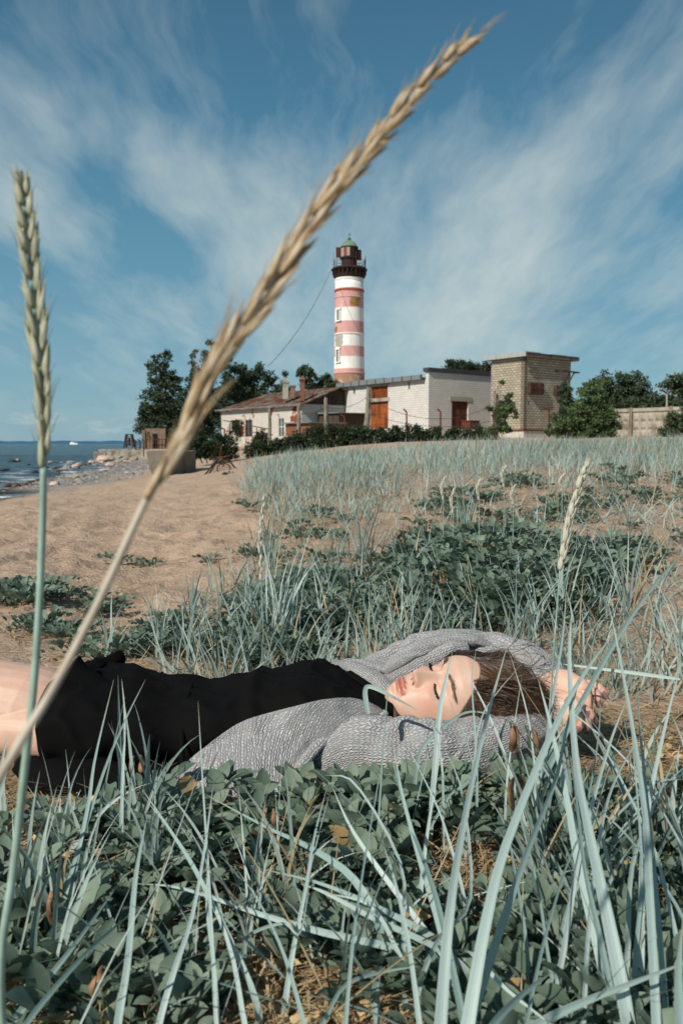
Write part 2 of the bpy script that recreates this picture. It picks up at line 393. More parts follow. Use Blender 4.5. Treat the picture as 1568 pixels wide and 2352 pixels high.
# raised band standing in for far sea, haze blue put in its colour
fm=simple('far_sea_haze_blue',(.035,.115,.20),1.0,.08,.002)
mb=MB(); xx=np.linspace(-7000,400,90)
V=[];Fq=[]
for i,x in enumerate(xx):
    hgt=34+10*math.sin(i*.7)*.3+4*math.sin(i*2.1); 
    V+=[(x,8200,SEA-1),(x,8260,hgt*.8),(x,8600,hgt),(x,9300,SEA-1)]
for i in range(len(xx)-1):
    for k in range(3): Fq.append((4*i+k,4*i+k+1,4*i+5+k,4*i+4+k)[::-1])
mb.add(V,Fq); tag(mb.build('far_sea_band',fm,smooth=True),kind='structure')
# ================================================================ materials for structures
def brick(name,c1,c2,mortar,bw=.3,rh=.14,ms=.012,var=.3,patch=None,pth=.62,rough=.9,seed=0.0,stain=.25):
    m=M_(name,rough,.15); uv=m.n('TexCoord').outputs['UV']; ob=m.coord()
    b=m.n('TexBrick',{'Vector':uv,'Color1':(*c1,1),'Color2':(*c2,1),'Mortar':(*mortar,1),'Scale':1.0,'Mortar Size':ms,'Mortar Smooth':.3,'Brick Width':bw,'Row Height':rh,'Bias':-.1})
    f=m.n('MapRange',{0:m.noise(1.1,m.n('Mapping',{'Vector':ob,'Location':(seed,0,0)}).outputs[0],6,.65),1:.4,2:.75,3:0.0,4:stain}).outputs[0]
    colr=m.mix(f,b.outputs[0],tuple(x*.45 for x in c1))
    colr=m.mix(.25,colr,m.ramp(m.noise(14,uv,3,.6),[(.3,.2),(.7,1.0)]),'MULTIPLY')
    if patch:
        pf=m.n('MapRange',{0:m.noise(.9,m.n('Mapping',{'Vector':ob,'Location':(seed*3,2,1)}).outputs[0],6,.6),1:pth,2:pth+.03,3:0.0,4:1.0}).outputs[0]
        colr=m.mix(pf,colr,m.mix(m.noise(6,ob,4,.6),patch,tuple(x*.5 for x in patch)))
    m.set('Base Color',colr); m.bump(m.math('SUBTRACT',1.0,b.outputs['Fac']),.7,.02)
    return m.m
def rusty(name,base,rust,amt=.5,scale=1.4,rough=.75,stretch=(1,1,.35)):
    m=M_(name,rough,.25); c=m.n('Mapping',{'Vector':m.coord(),'Scale':stretch}).outputs[0]
    f=m.n('MapRange',{0:m.noise(scale,c,7,.68,.3),1:.62-amt*.25,2:.72-amt*.2,3:0.0,4:1.0}).outputs[0]
    rr=m.mix(m.noise(scale*5,c,5,.6),tuple(x*.5 for x in rust),tuple(min(1,x*1.4) for x in rust))
    bb=m.mix(m.noise(scale*3,c,4,.6),tuple(x*.75 for x in base),tuple(min(1,x*1.2) for x in base))
    m.set('Base Color',m.mix(f,bb,rr)); m.bump(m.noise(scale*12,c,4,.6),.4,.01)
    return m.m
MT=dict(
 white_brick=brick('white_brick',(.66,.64,.60),(.73,.71,.67),(.43,.42,.39),.4,.17,.016),
 tan_brick=brick('tan_brick',(.44,.39,.295),(.58,.52,.41),(.18,.15,.115),.36,.17,.026,stain=.55,seed=4.0),
 house_brick=brick('peeling_white_brick',(.62,.58,.52),(.68,.64,.58),(.42,.38,.33),.3,.14,.012,patch=(.30,.09,.045),pth=.585,seed=2.2),
 red_brick=brick('red_brick',(.22,.075,.04),(.27,.11,.06),(.2,.16,.13),.28,.12,.014),
 ruin_brick=brick('ruin_brick',(.26,.20,.14),(.20,.09,.05),(.3,.26,.2),.3,.12,.014,stain=.5),  # tree shade over the hut is darkened into this brick colour
 sheet=rusty('grey_roof_flashing',(.17,.20,.21),(.10,.035,.018),.12,.6,.5,(1,1,.15)),
 dark_sheet=rusty('dark_roof_flashing',(.05,.055,.06),(.10,.05,.03),.2),
 roof=rusty('rusty_roof_sheets',(.23,.205,.18),(.14,.055,.03),.85,1.3,.6,(1,1,1)),
 rust=rusty('rusty_orange_steel',(.29,.085,.024),(.13,.033,.012),.62,1.2),
 rust_dark=rusty('brown_rusty_steel',(.12,.034,.018),(.07,.028,.016),.5,1.2),
 iron=rusty('dark_rusty_iron',(.045,.03,.025),(.16,.055,.025),.45,3),
 wood=rusty('dark_weathered_boards',(.075,.05,.038),(.035,.022,.017),.5,1.0,.9,(6,6,.5)),
 wood_post=rusty('old_grey_post',(.25,.225,.18),(.12,.10,.075),.5,3.0,.95,(4,4,.6)),
 conc=rusty('weathered_concrete',(.36,.335,.28),(.20,.165,.115),.45,.8,.95,(1,1,.7)),
 conc_dark=rusty('stained_concrete',(.20,.175,.135),(.11,.09,.06),.5,.9,.95),
 render=rusty('white_lime_plaster',(.62,.60,.55),(.34,.25,.16),.25,1.0,.9),
 plinth=rusty('stained_white_plinth',(.52,.50,.44),(.32,.14,.06),.4,1.2,.9,(2.5,2.5,.4)),
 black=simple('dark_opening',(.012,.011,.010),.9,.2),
 glass=simple('window_glass',(.06,.08,.09),.08,.2,spec=.8),
 lh_white=rusty('lighthouse_white_paint',(.80,.79,.75),(.66,.63,.57),.1,.5,.8,(1,1,.3)),
 lh_pink=rusty('lighthouse_pink_paint',(.60,.33,.31),(.66,.45,.42),.3,.5,.8,(1,1,.4)),
 lh_rim=simple('lighthouse_red_moulding',(.40,.09,.06),.8),
 lh_brick=brick('lighthouse_bare_brick',(.40,.17,.09),(.46,.24,.15),(.42,.36,.28),.28,.12,.014,patch=(.55,.5,.43),pth=.58),
 lh_brown=rusty('lighthouse_brown_paint',(.030,.017,.014),(.06,.033,.026),.4,.8),
 ochre=rusty('bare_ochre_stone',(.34,.20,.075),(.20,.11,.045),.5,1.6,.95,(1,1,1)),
 grey_patch=rusty('bare_grey_stone',(.40,.37,.33),(.26,.23,.19),.5,1.2,.95,(1,1,1)),
 verdigris=rusty('verdigris_copper',(.15,.25,.19),(.20,.25,.17),.5,1.0,.6),
 curtain=simple('pale_curtain',(.38,.33,.28),.9),
 redglass=simple('red_glass',(.28,.05,.03),.2),
)
def frame_of(A,B):
    """wall A->B (x,y), outward normal toward camera side"""
    A=np.array(A,float);B=np.array(B,float); t=(B-A)/np.linalg.norm(B-A); n=np.array([t[1],-t[0]])
    if np.dot(n,-A)<0: n=-n
    return A,t,n
def hit(wall,dx,dy,off=0.0):
    """(s,z) where the ray through (dx,dy) meets the wall plane"""
    A,t,n=wall; o=np.array([0,0,CZ]); d=P(dx,dy,1.0)-o
    A2=A+n*off
    k=np.dot(A2,n)/np.dot(d[:2],n); p=o+d*k
    return float(np.dot(p[:2]-A2,t)),float(p[2])
class Wall:
    def __init__(s,A,B): s.A,s.t,s.n=s.w=frame_of(A,B); s.L=float(np.linalg.norm(np.array(B)-np.array(A)))
    def p(s,u,z,o=0): q=s.A+s.t*u+s.n*o; return np.array([q[0],q[1],z])
    def box(s,mb,u0,u1,z0,z1,o0,o1,mi=0):
        c=(s.p(u0,z0,o0)+s.p(u1,z1,o1))/2
        mb.box(c,(abs(u1-u0)/2,abs(o1-o0)/2,abs(z1-z0)/2),[[*s.t,0],[*s.n,0],[0,0,1]],mi)
    def rect(s,x0,y0,x1,y1):
        u0,z1=hit(s.w,x0,y0);u1,z0=hit(s.w,x1,y1); return (min(u0,u1),max(u0,u1),min(z0,z1),max(z0,z1))
    def holes(s,mb,z0,z1f,holes,th=.3,mi=0):
        """wall as a grid of panels leaving rectangular holes; z1f(u) top"""
        us=sorted({0,s.L}|{h[0] for h in holes}|{h[1] for h in holes}); zs=sorted({z0}|{h[2] for h in holes}|{h[3] for h in holes})
        ztop=max(z1f(0),z1f(s.L))
        for a,b in zip(us[:-1],us[1:]):
            zz=[z for z in zs]+[None]
            segs=[]; lo=z0
            for h in sorted([h for h in holes if h[0]<=a+1e-6 and h[1]>=b-1e-6],key=lambda h:h[2]):
                segs.append((lo,h[2],0)); lo=h[3]
            segs.append((lo,None,1))
            for l,hgh,top in segs:
                if not top and hgh-l<1e-4: continue
                ta,tb=(z1f(a),z1f(b)) if top else (hgh,hgh)
                V=[s.p(a,l,0),s.p(b,l,0),s.p(b,tb,0),s.p(a,ta,0),s.p(a,l,-th),s.p(b,l,-th),s.p(b,tb,-th),s.p(a,ta,-th)]
                Fs=[(0,1,2,3),(5,4,7,6),(0,4,5,1),(3,2,6,7),(1,5,6,2),(0,3,7,4)]
                if np.cross(s.t,s.n)>0: Fs=[f[::-1] for f in Fs]
                mb.add(V,Fs,mi=mi)
# ================================================================ white brick building (two joined volumes)
cx,cy=6.5,60.0
tl=np.array([-6.45,9.0]);tl/=np.linalg.norm(tl); tr=np.array([tl[1],-tl[0]])
c0=np.array([cx,cy]); cl=c0+tl*11.0; crr=c0+tr*8.2
WL=Wall(cl,c0+tl*.352); WR=Wall(c0,crr)
zb=.7
wb=thing('white_brick_building','white brick utility building with rusty doors and grey rimmed flat roof beside the tan tower','building',(cx,cy,1.0))
org=(cx,cy,1.0)
def HL(dy,dx): return hit(WL.w,dx,dy)[1]
zl0=hit(WL.w,786,889)[1]; zl1=hit(WL.w,982,873)[1]
zr0=hit(WR.w,983,853)[1]; zr1=hit(WR.w,1127,864)[1]
zL=(zl0+zl1)/2; zR=(zr0+zr1)/2
dbig=WL.rect(847,924,891,984); louv=WL.rect(851,889,890,914); sl1=WL.rect(811,892,815,905); sl2=WL.rect(937,877,941,894)
dbr=WR.rect(1037,921,1074,985)
mb=MB(org); WL.holes(mb,zb,lambda u:zL,[ (dbig[0],dbig[1],dbig[2],dbig[3]),(louv[0],louv[1],louv[2],louv[3]),sl1,sl2],.35)
WR.holes(mb,zb,lambda u:zR,[dbr],.35)
# upper step wall, back and side walls
back=8.2
def q2(a,b): return c0+tl*a+tr*b
def pr(mb,pts,z0,z1,mi=0):
    pts=[tuple(p) for p in pts]
    ar=sum(pts[i][0]*pts[(i+1)%len(pts)][1]-pts[(i+1)%len(pts)][0]*pts[i][1] for i in range(len(pts)))
    mb.prism(pts if ar>0 else pts[::-1],z0,z1,mi)
pr(mb,[q2(11,.36),q2(10.65,.36),q2(10.65,back),q2(11,back)],zb,zL)
pr(mb,[q2(10.6,back),q2(0,back),q2(0,back-.3),q2(10.6,back-.3)],zb,zL-.01)
mb.build('wall',MT['white_brick'],wb,wall_uv=True)
mb=MB(org)
pr(mb,[q2(11.35,-.3),q2(.36,-.3),q2(.36,back+.2),q2(11.35,back+.2)],zL+.003,zL+.16)
mb.build('lower_roof',MT['dark_sheet'],wb)
mb=MB(org); WL.box(mb,-.45,WL.L-.03,zL+.0,zL+.36,.31,.40); pr(mb,[q2(11.45,-.4),q2(11.36,-.4),q2(11.36,back),q2(11.45,back)],zL-.05,zL+.36)
pr(mb,[q2(11.3,1.2),q2(7.0,1.2),q2(7.0,6),q2(11.3,6)],zL+.36,zL+.62)
# rust seams on flashing
mb.build('roof_fascia',MT['sheet'],wb)
mb=MB(org)
for u_ in np.arange(.6,11,1.1): WL.box(mb,u_,u_+.09+.1*random.random(),zL-.02,zL+.365,.40,.408)
mb.build('fascia_rust_strip',MT['rust_dark'],wb)
mb=MB(org); pr(mb,[q2(.48,-.16),q2(-.14,-.16),q2(-.14,back+.3),q2(.48,back+.3)],zR+.003,zR+.30); mb.build('upper_roof',MT['dark_sheet'],wb,bevel=.02)
mb=MB(org); WL.box(mb,dbig[0]+.02,dbig[1]-.02,dbig[2],dbig[3]-.02,-.28,-.2)
for k in range(3): WL.box(mb,dbig[0]+.05,dbig[1]-.05,dbig[2]+.35+k*.85,dbig[2]+.41+k*.85,-.2,-.17)
WL.box(mb,(dbig[0]+dbig[1])/2-.015,(dbig[0]+dbig[1])/2+.015,dbig[2],dbig[3],-.2,-.165)
d1=mb.build('door',MT['rust'],wb); d1['label']='wide orange rusty steel door'
mb=MB(org); n=12
for k in range(n):
    z=louv[2]+(louv[3]-louv[2])*(k+.5)/n
    mb.box(WL.p((louv[0]+louv[1])/2,z,-.12),((louv[1]-louv[0])/2,.06,.018),[[*WL.t,0],[WL.n[0]*.8,WL.n[1]*.8,-.6],[WL.n[0]*.6,WL.n[1]*.6,.8]])
WL.box(mb,(louv[0]+louv[1])/2-.03,(louv[0]+louv[1])/2+.03,louv[2],louv[3],-.14,-.03)
WL.box(mb,louv[0],louv[1],louv[2],louv[3],-.3,-.25)
mb.build('louvre',MT['rust'],wb)
mb=MB(org); WL.box(mb,louv[0]-.35,louv[1]+.25,dbig[3]+.0,dbig[3]+.28,.003,.05); WL.box(mb,louv[0]-.35,louv[1]+.25,louv[3]+.003,louv[3]+.35,.003,.045)
WR.box(mb,dbr[0]-.25,dbr[1]+.35,dbr[3]+.01,dbr[3]+.33,.003,.05); mb.build('lintel',MT['conc'],wb)
mb=MB(org); WR.box(mb,dbr[0]+.02,dbr[1]-.02,dbr[2],dbr[3]-.02,-.2,-.12); WR.box(mb,(dbr[0]+dbr[1])/2-.02,(dbr[0]+dbr[1])/2+.02,dbr[2],dbr[3],-.12,-.09)
for k in (0.05,.5,.93): WR.box(mb,dbr[0]+.04,dbr[1]-.04,dbr[2]+(dbr[3]-dbr[2])*k,dbr[2]+(dbr[3]-dbr[2])*k+.05,-.12,-.10)
d2=mb.build('door',MT['rust_dark'],wb); d2['label']='dark brown rusty double door'
mb=MB(org); WR.box(mb,(dbr[0]+dbr[1])/2+.08,(dbr[0]+dbr[1])/2+.12,dbr[2]+1.0,dbr[2]+1.2,-.09,-.05); mb.build('handle',MT['iron'],d2)
mb=MB(org)
for s_ in (sl1,sl2): WL.box(mb,s_[0],s_[1],s_[2],s_[3],-.25,-.12)
mb.build('vent_slot',MT['rust_dark'],wb)
mb=MB(org); WL.box(mb,0,WL.L+.1,zb-.5,zb+.28,.004,.12); WR.box(mb,.0,WR.L,zb-.5,zb+.32,.004,.12); mb.build('plinth',MT['plinth'],wb)
# ================================================================ tan brick tower
Yc=56.0; tc=np.array([(1199-784)/F*Yc,Yc]); tdl=tl; tdr=tr
LWt,RWt=3.15,4.95
A=tc+tdl*LWt; Bq=tc+tdr*RWt
T1=Wall(A,tc); T2=Wall(tc,Bq)
zt=hit(T2.w,1204,820)[1]; zp=hit(T2.w,1204,987)[1]
tb=thing('brick_tower','tall narrow tan brick block with rusty shuttered openings and an overhanging slab roof','building',(tc[0],tc[1],1.0)); org=(tc[0],tc[1],1.0)
sh1=T2.rect(1211,880,1240,905); sh2=T2.rect(1271,886,1292,909); ho=T2.rect(1212,921,1216,930)
mb=MB(org); T1.holes(mb,zp-.05,lambda u:zt,[],.3); T2.holes(mb,zp-.05,lambda u:zt,[sh1,sh2,ho],.3)
def qt(a,b): return tc+tdl*a+tdr*b
pr(mb,[qt(LWt,.31),qt(LWt-.3,.31),qt(LWt-.3,RWt),qt(LWt,RWt)],zp,zt-.002); pr(mb,[qt(0.31,RWt),qt(.31,RWt-.3),qt(LWt-.31,RWt-.3),qt(LWt-.31,RWt)],zp,zt-.002)
mb.build('wall',MT['tan_brick'],tb,wall_uv=True)
mb=MB(org); pr(mb,[qt(-.0,-.0+.02),qt(LWt-.02,.02),qt(LWt-.02,RWt-.02),qt(.02,RWt-.02)],-.2,zp-.06); o=mb.build('plinth',MT['plinth'],tb)
mb=MB(org); pr(mb,[qt(-.05,-.05),qt(LWt+.05,-.05),qt(LWt+.05,RWt+.05),qt(-.05,RWt+.05)],zp-.08,zp+.03); mb.build('plinth_ledge',MT['rust_dark'],tb)
mb=MB(org); pr(mb,[qt(-.40,-.32),qt(LWt+.42,-.32),qt(LWt+.42,RWt+.45),qt(-.40,RWt+.45)],zt+.003,zt+.20)
mb.build('roof_slab',MT['conc_dark'],tb,bevel=.03)
mb=MB(org); T1.box(mb,-.42,LWt+.40,zt+.02,zt+.38,.33,.37); pr(mb,[qt(-.38,-.30),qt(LWt+.4,-.30),qt(LWt+.4,RWt+.42),qt(-.38,RWt+.42)],zt+.20,zt+.27)
T2.box(mb,-.3,1.2,zt+.27,zt+.35,.1,.37);T2.box(mb,2.2,4,zt+.27,zt+.315,.1,.36)
mb.build('roof_flashing',rusty('streaked_pale_flashing',(.34,.38,.38),(.16,.05,.02),.3,1.6,.5,(1,1,.12)),tb)
mb=MB(org); T2.box(mb,-.3,RWt+.4,zt+.18,zt+.28,.405,.43); mb.build('roof_felt',MT['dark_sheet'],tb)
for (a,b,c_,d_) in (sh1,sh2):
    mb=MB(org); T2.box(mb,a-.03,b+.03,c_-.04,d_+.02,.004,.30)
    f_=mb.build('shutter_box',MT['iron'],tb)
    mb=MB(org)
    for k in range(4): T2.box(mb,a+.08+k*(b-a-.16)/3.3,a+.2+k*(b-a-.16)/3.3,(c_+d_)/2-.02,(c_+d_)/2+.06,.30,.36)
    mb.build('shutter_hinge',MT['rust_dark'],f_)
mb=MB(org); a,b,c_,d_=T2.rect(1211,848,1236,851); T2.box(mb,a,b,c_-.03,d_,.004,.16); mb.build('ledge',MT['conc_dark'],tb)
a,b,c_,d_=T2.rect(1275,852,1305,856)
mb=MB(org); mb.tube([T2.p(a,d_,.0),T2.p(a+.05,d_-.02,.5),T2.p(b+.5,d_-.06,.55)],.06,6); mb.tube([T2.p(a+1,d_-.03,.5),T2.p(a+.9,d_-.9,.0)],.05,6); mb.tube([T2.p(b,d_-.05,.5),T2.p(b,d_-.8,.0)],.05,6)
mb.tube([T2.p(b+.5,d_-.06,.55),T2.p(b+.5,d_-.06,.0)],.05,6); mb.build('bracket',MT['iron'],tb)
mb=MB(org); T2.box(mb,ho[0],ho[1],ho[2],ho[3],-.28,-.25); mb.build('vent_hole',MT['black'],tb)
# ================================================================ low house
hr=np.array([-3.3,66.0]); hd=np.array([-.6,.8]); hl=hr+hd*13.7; H1=Wall(hl,hr)
zee=hit(H1.w,660,929)[1]; zee2=hit(H1.w,520,940)[1]; ze=(zee+zee2)/2
hn=np.array([.8,.6]); dep=7.4
hb=thing('low_house','long low white brick house with peeling plaster and a rusty sheet roof behind the posts','house',(hr[0],hr[1],1.0)); org=(hr[0],hr[1],1.0)
w1=H1.rect(533,965,547,990); dr1=H1.rect(564,965,580,1003); dr2=H1.rect(638,959,653,1002)
mb=MB(org); H1.holes(mb,.2,lambda u:ze,[w1,dr1,dr2],.4)
def qh(a,b): return hr+hd*a+hn*b
pr(mb,[qh(-.01,.02),qh(-.01,dep),qh(.35,dep),qh(.35,.02)][::-1],.2,ze-.01); pr(mb,[qh(13.7,.41),qh(13.7,dep),qh(13.3,dep),qh(13.3,.41)],.2,ze-.01); pr(mb,[qh(.36,dep),qh(13.2,dep),qh(13.2,dep-.3),qh(.36,dep-.3)],.2,ze-.01)
mb.build('wall',MT['house_brick'],hb,wall_uv=True)
zr_=P(771,892,68.3)[2]+.05
mb=MB(org) # gable boards
V=[(*qh(-.03,-.1),ze-.02),(*qh(-.03,dep+.1),ze-.02),(*qh(-.03,dep/2),zr_-.12),(*qh(.15,-.1),ze-.02),(*qh(.15,dep+.1),ze-.02),(*qh(.15,dep/2),zr_-.12)]
mb.add(V,[(0,1,2),(3,5,4),(0,3,4,1),(1,4,5,2),(2,5,3,0)])
for k in range(24):
    b_=k/24*dep+.1; hgt=(1-abs(b_-dep/2)/(dep/2))*(zr_-ze-.2)
    if hgt>.1: mb.box((*qh(-.06,b_),ze+hgt/2),(.02,.11,hgt/2),[[*-hd,0],[*hn,0],[0,0,1]])
mb.build('gable',MT['wood'],hb)
mb=MB(org) # roof sheets: front plane, back plane, left hip; thickness
def zf(b): return ze+.05+(zr_-ze)*(1-abs(b-dep/2)/(dep/2))
def rp(a,b,dz=0): q=qh(a,b); return (q[0],q[1],zf(b)+dz)
e0,e1=-.55,14.1; hp=3.0
front=[rp(e0,-.45),rp(e1,-.45),rp(e1-hp,dep/2),rp(e0,dep/2)]
backp=[rp(e0,dep+.45),rp(e1,dep+.45),rp(e1-hp,dep/2),rp(e0,dep/2)]
for i_,(pl) in enumerate((front,backp)):
    lo=[(x,y,z-.07) for x,y,z in pl]; mb.add(pl+lo,[(0,1,2,3),(7,6,5,4),(0,4,5,1),(1,5,6,2),(2,6,7,3),(3,7,4,0)])
pl=[rp(e1,-.45),rp(e1,dep+.45),rp(e1-hp,dep/2)]; lo=[(x,y,z-.07) for x,y,z in pl]; mb.add(pl+lo,[(0,1,2),(5,4,3),(0,3,4,1)])
for k in range(34): # standing seams
    a=e0+.02+k*.42
    top=min(1,(e1-a)/hp)
    if top<=0.02: continue
    p0=np.array(rp(a,-.46,.02)); bb=-.45+(dep/2+.45)*top; p1=np.array(rp(a,bb,.02))
    mb.tube([p0,p1],.022,4)
rf=mb.build('roof',MT['roof'],hb)
mb=MB(org); H1.box(mb,-.5,14.2,ze-.17,ze-.03,.30,.42); mb.build('eaves_gutter',MT['sheet'],hb)
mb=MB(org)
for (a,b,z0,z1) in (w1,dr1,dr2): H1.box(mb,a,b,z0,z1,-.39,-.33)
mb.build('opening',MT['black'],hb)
for (a,b,z0,z1),wd in ((w1,'window'),(dr1,'window'),(dr2,'door')):
    mb=MB(org); t_=.07
    H1.box(mb,a,a+t_,z0,z1,-.12,-.02);H1.box(mb,b-t_,b,z0,z1,-.12,-.02);H1.box(mb,a+t_,b-t_,z1-t_,z1,-.12,-.02)
    H1.box(mb,(a+b)/2-.03,(a+b)/2+.03,z0,z1-t_,-.10,-.04); H1.box(mb,a+t_,b-t_,(z0+z1)/2-.03,(z0+z1)/2+.03,-.11,-.05)
    o=mb.build(wd,MT['render'] if wd=='door' else MT['wood'],hb)
    mb=MB(org); H1.box(mb,a+t_,b-t_,z0+.1,z1-t_,-.16,-.13); mb.build('pane',MT['glass'],o)
mb=MB(org); H1.box(mb,dr1[0]-.3,dr2[1]+3.2,-.2,dr1[2]-.02,.0,1.7); tp=mb.build('terrace_base',MT['plinth'],hb)
# railing on the terrace
mb=MB(org); rz=dr1[2]
for k in range(8):
    u_=dr1[0]-.1+k*.95; mb.tube([H1.p(u_,rz,1.6),H1.p(u_,rz+1.25-(k*.1),1.6)],.04,6)
mb.tube([H1.p(dr1[0]-1.3,rz+1.5,1.6),H1.p(dr1[0]+6.8,rz+.55,1.6)],.045,6); mb.tube([H1.p(dr1[0]-.1,rz+.5,1.6),H1.p(dr1[0]+6.6,rz+.25,1.6)],.035,6)
mb.build('railing',MT['rust_dark'],hb)
for (x0,x1,y0,y1,a,mt,cap) in [(648,664,875,905,None,'conc',1),(666,679,884,903,None,'ruin_brick',0),(688,701,872,909,None,'red_brick',2)]:
    Yq=68.4 if x0<680 else 66.6
    p0=P(x0,y1,Yq);p1=P(x1,y0,Yq); wq=(p1[0]-p0[0])/2; cxq=(p0[0]+p1[0])/2
    mb=MB(org); mb.box((cxq,Yq,(p0[2]+p1[2])/2-.25),(wq*.8,.3,(p1[2]-p0[2])/2+.2))
    mb.box((cxq,Yq,p1[2]-.12),(wq,.36,.07))
    if cap==2: mb.add([(cxq-wq*1.2,Yq-.45,p1[2]-.03),(cxq+wq*1.2,Yq-.45,p1[2]-.03),(cxq+wq*1.2,Yq+.45,p1[2]-.03),(cxq-wq*1.2,Yq+.45,p1[2]-.03),(cxq,Yq,p1[2]+.35)],[(3,2,1,0),(0,1,4),(1,2,4),(2,3,4),(3,0,4)])
    if cap==1: mb.box((cxq-.05,Yq,p1[2]+.1),(.12,.12,.16))
    mb.build('chimney',MT[mt],rf,wall_uv=True)
# lean-to sheds on the gable side
sh=thing('brick_lean_to','low red brick lean-to with rusty tin roof against the dark gable','shed',(*qh(-.5,1),1.0)); org=(*qh(-.5,1),1.0)
mb=MB(org); pr(mb,[qh(-.08,-1.6),qh(-3.6,-1.6),qh(-3.6,1.6),qh(-.08,1.6)],.3,2.2); mb.build('wall',MT['red_brick'],sh,wall_uv=True)
mb=MB(org); pr(mb,[qh(-.08,-1.9),qh(-3.9,-1.9),qh(-3.9,1.8),qh(-.08,1.8)],2.21,2.29); mb.build('roof',MT['sheet'],sh)
s2=thing('upper_lean_to','dark board lean-to with a pale tin roof tucked beneath the gable','shed',(*qh(-.5,4),1.0)); org=(*qh(-.5,4),1.0)
mb=MB(org); pr(mb,[qh(-.09,1.62),qh(-3.0,1.62),qh(-3.0,6.5),qh(-.09,6.5)],.3,3.05); mb.build('wall',MT['wood'],s2)
mb=MB(org); pr(mb,[qh(-.09,1.4),qh(-3.3,1.4),qh(-3.3,6.8),qh(-.09,6.8)],3.06,[3.2,3.12,3.12,3.2]); mb.build('roof',MT['sheet'],s2)
# ================================================================ lighthouse
LY=150.0; lx=(801.5-784)/F*LY
def lz(zy): return float(P(801,517+.1709*zy,LY)[2])
def lr(w): return w*.1709*LY/F
lh=thing('lighthouse','tall round lighthouse banded in white and faded pink under a dark gallery and green dome','lighthouse',(lx,LY,0)); org=(lx,LY,0); C0=(lx,LY)
zb0,zt0=lz(3000),lz(735)
def tr_(zy): return lr(np.interp(zy,[720,2000,2600],[184,203,212]))
bands=[(2600,1,3),(2085,1,3),(2080,1.0,3),(2012,1,1),(1940,1,0),(1780,1,1),(1640,1,0),(1470,1,1),(1310,1,0),(1130,1,1),(885,1,0),(725,1,0)]
prof=[];mi=[]
for i,(zy,_,m_i) in enumerate(bands): prof.append((tr_(zy),lz(zy))); mi.append(m_i)
prof=[(tr_(3000),lz(3000))]+prof; mi=[3]+mi[:-1]
mi=[3,3,3,3,1,0,1,0,1,0,1,0]
mi=mi[:len(prof)-1]
mb=MB(org); mb.rings(prof,64,C0,mi); tw=mb.build('tower',[MT['lh_white'],MT['lh_pink'],MT['lh_rim'],MT['lh_brick']],lh,smooth=True)
def ring(zy,h,ex,mt,nm='moulding'):
    mb=MB(org); r=tr_(zy); z=lz(zy); hh=lr(h)
    mb.rings([(r-.05,z-hh),(r+ex*.6,z-hh*.9),(r+ex,z-hh*.2),(r+ex,z+hh*.4),(r+ex*.5,z+hh),(r-.05,z+hh)],64,C0); return mb.build(nm,MT[mt],lh,smooth=True)
ring(890,9,.16,'lh_rim'); ring(868,9,.10,'lh_white'); ring(988,8,.07,'lh_pink'); ring(1478,9,.14,'lh_white'); ring(1998,9,.12,'lh_pink'); ring(740,14,.06,'lh_white')
mb=MB(org) # small dentils under gallery and below the first white band
for k in range(48):
    a=k/48*2*math.pi; 
    for zy,ex in ((757,.06),(903,.08)):
        r=tr_(zy)+ex*.5; mb.box((lx+r*math.cos(a),LY+r*math.sin(a),lz(zy)),(ex,.07,.09),[[math.cos(a),math.sin(a),0],[-math.sin(a),math.cos(a),0],[0,0,1]],mi=0 if zy<800 else 1)
mb.build('dentil',[MT['lh_white'],MT['lh_rim']],lh)
# bare patches
def patch(zy0,zy1,x0,x1,mt,seed):
    """irregular thin plaster-loss patch on the tower surface; x in zoom px from axis"""
    cyy=(zy0+zy1)/2; hh=abs(lr(zy1-zy0))/2; cxx=(x0+x1)/2; ww=lr(x1-x0)/2; r0=tr_(cyy)
    V=[];Fq=[];n=40; a_c=math.asin(max(-1,min(1,lr(cxx)/r0)))
    V.append((0,0)); 
    for k in range(n):
        t=k/n*2*math.pi; q=1/max(abs(math.cos(t)),abs(math.sin(t)))**.7; rr=q*(.78+.35*vn(np.array(math.cos(t)*2.4+seed),np.array(math.sin(t)*2.4),seed))
        V.append((rr*math.cos(t),rr*math.sin(t)))
    pts=[];da=ww/r0/math.cos(a_c)
    for (a,b) in V:
        for ex in (.03,):
            an=a_c+a*da; z=lz(cyy)+b*hh; r=lr(np.interp((517+.0),[0,1],[0,0]))+r0+ex
            pts.append((lx+r*math.sin(an),LY-r*math.cos(an),z))
    # subdivide radially so that it hugs the curve
    m=4; VV=[pts[0]]; 
    for j in range(1,m+1):
        for k in range(n):
            a,b=V[k+1]; a*=j/m;b*=j/m; an=a_c+a*da; z=lz(cyy)+b*hh; r=r0+.02+(lz(cyy)-z)*.0105
            VV.append((lx+r*math.sin(an),LY-r*math.cos(an),z))
    for k in range(n): Fq.append((0,1+k,1+(k+1)%n))
    for j in range(m-1):
        for k in range(n): a=1+j*n+k;b=1+j*n+(k+1)%n; Fq.append((a,a+n,b+n,b))
    mb=MB(org); mb.add(VV,Fq); o=mb.build('bare_patch',MT[mt],lh,smooth=True)
patch(985,1112,2,145,'ochre',3); patch(1480,1640,-196,-95,'grey_patch',7); patch(1375,1465,-193,-160,'ochre',5); patch(1640,1655,-160,-110,'ochre',9)
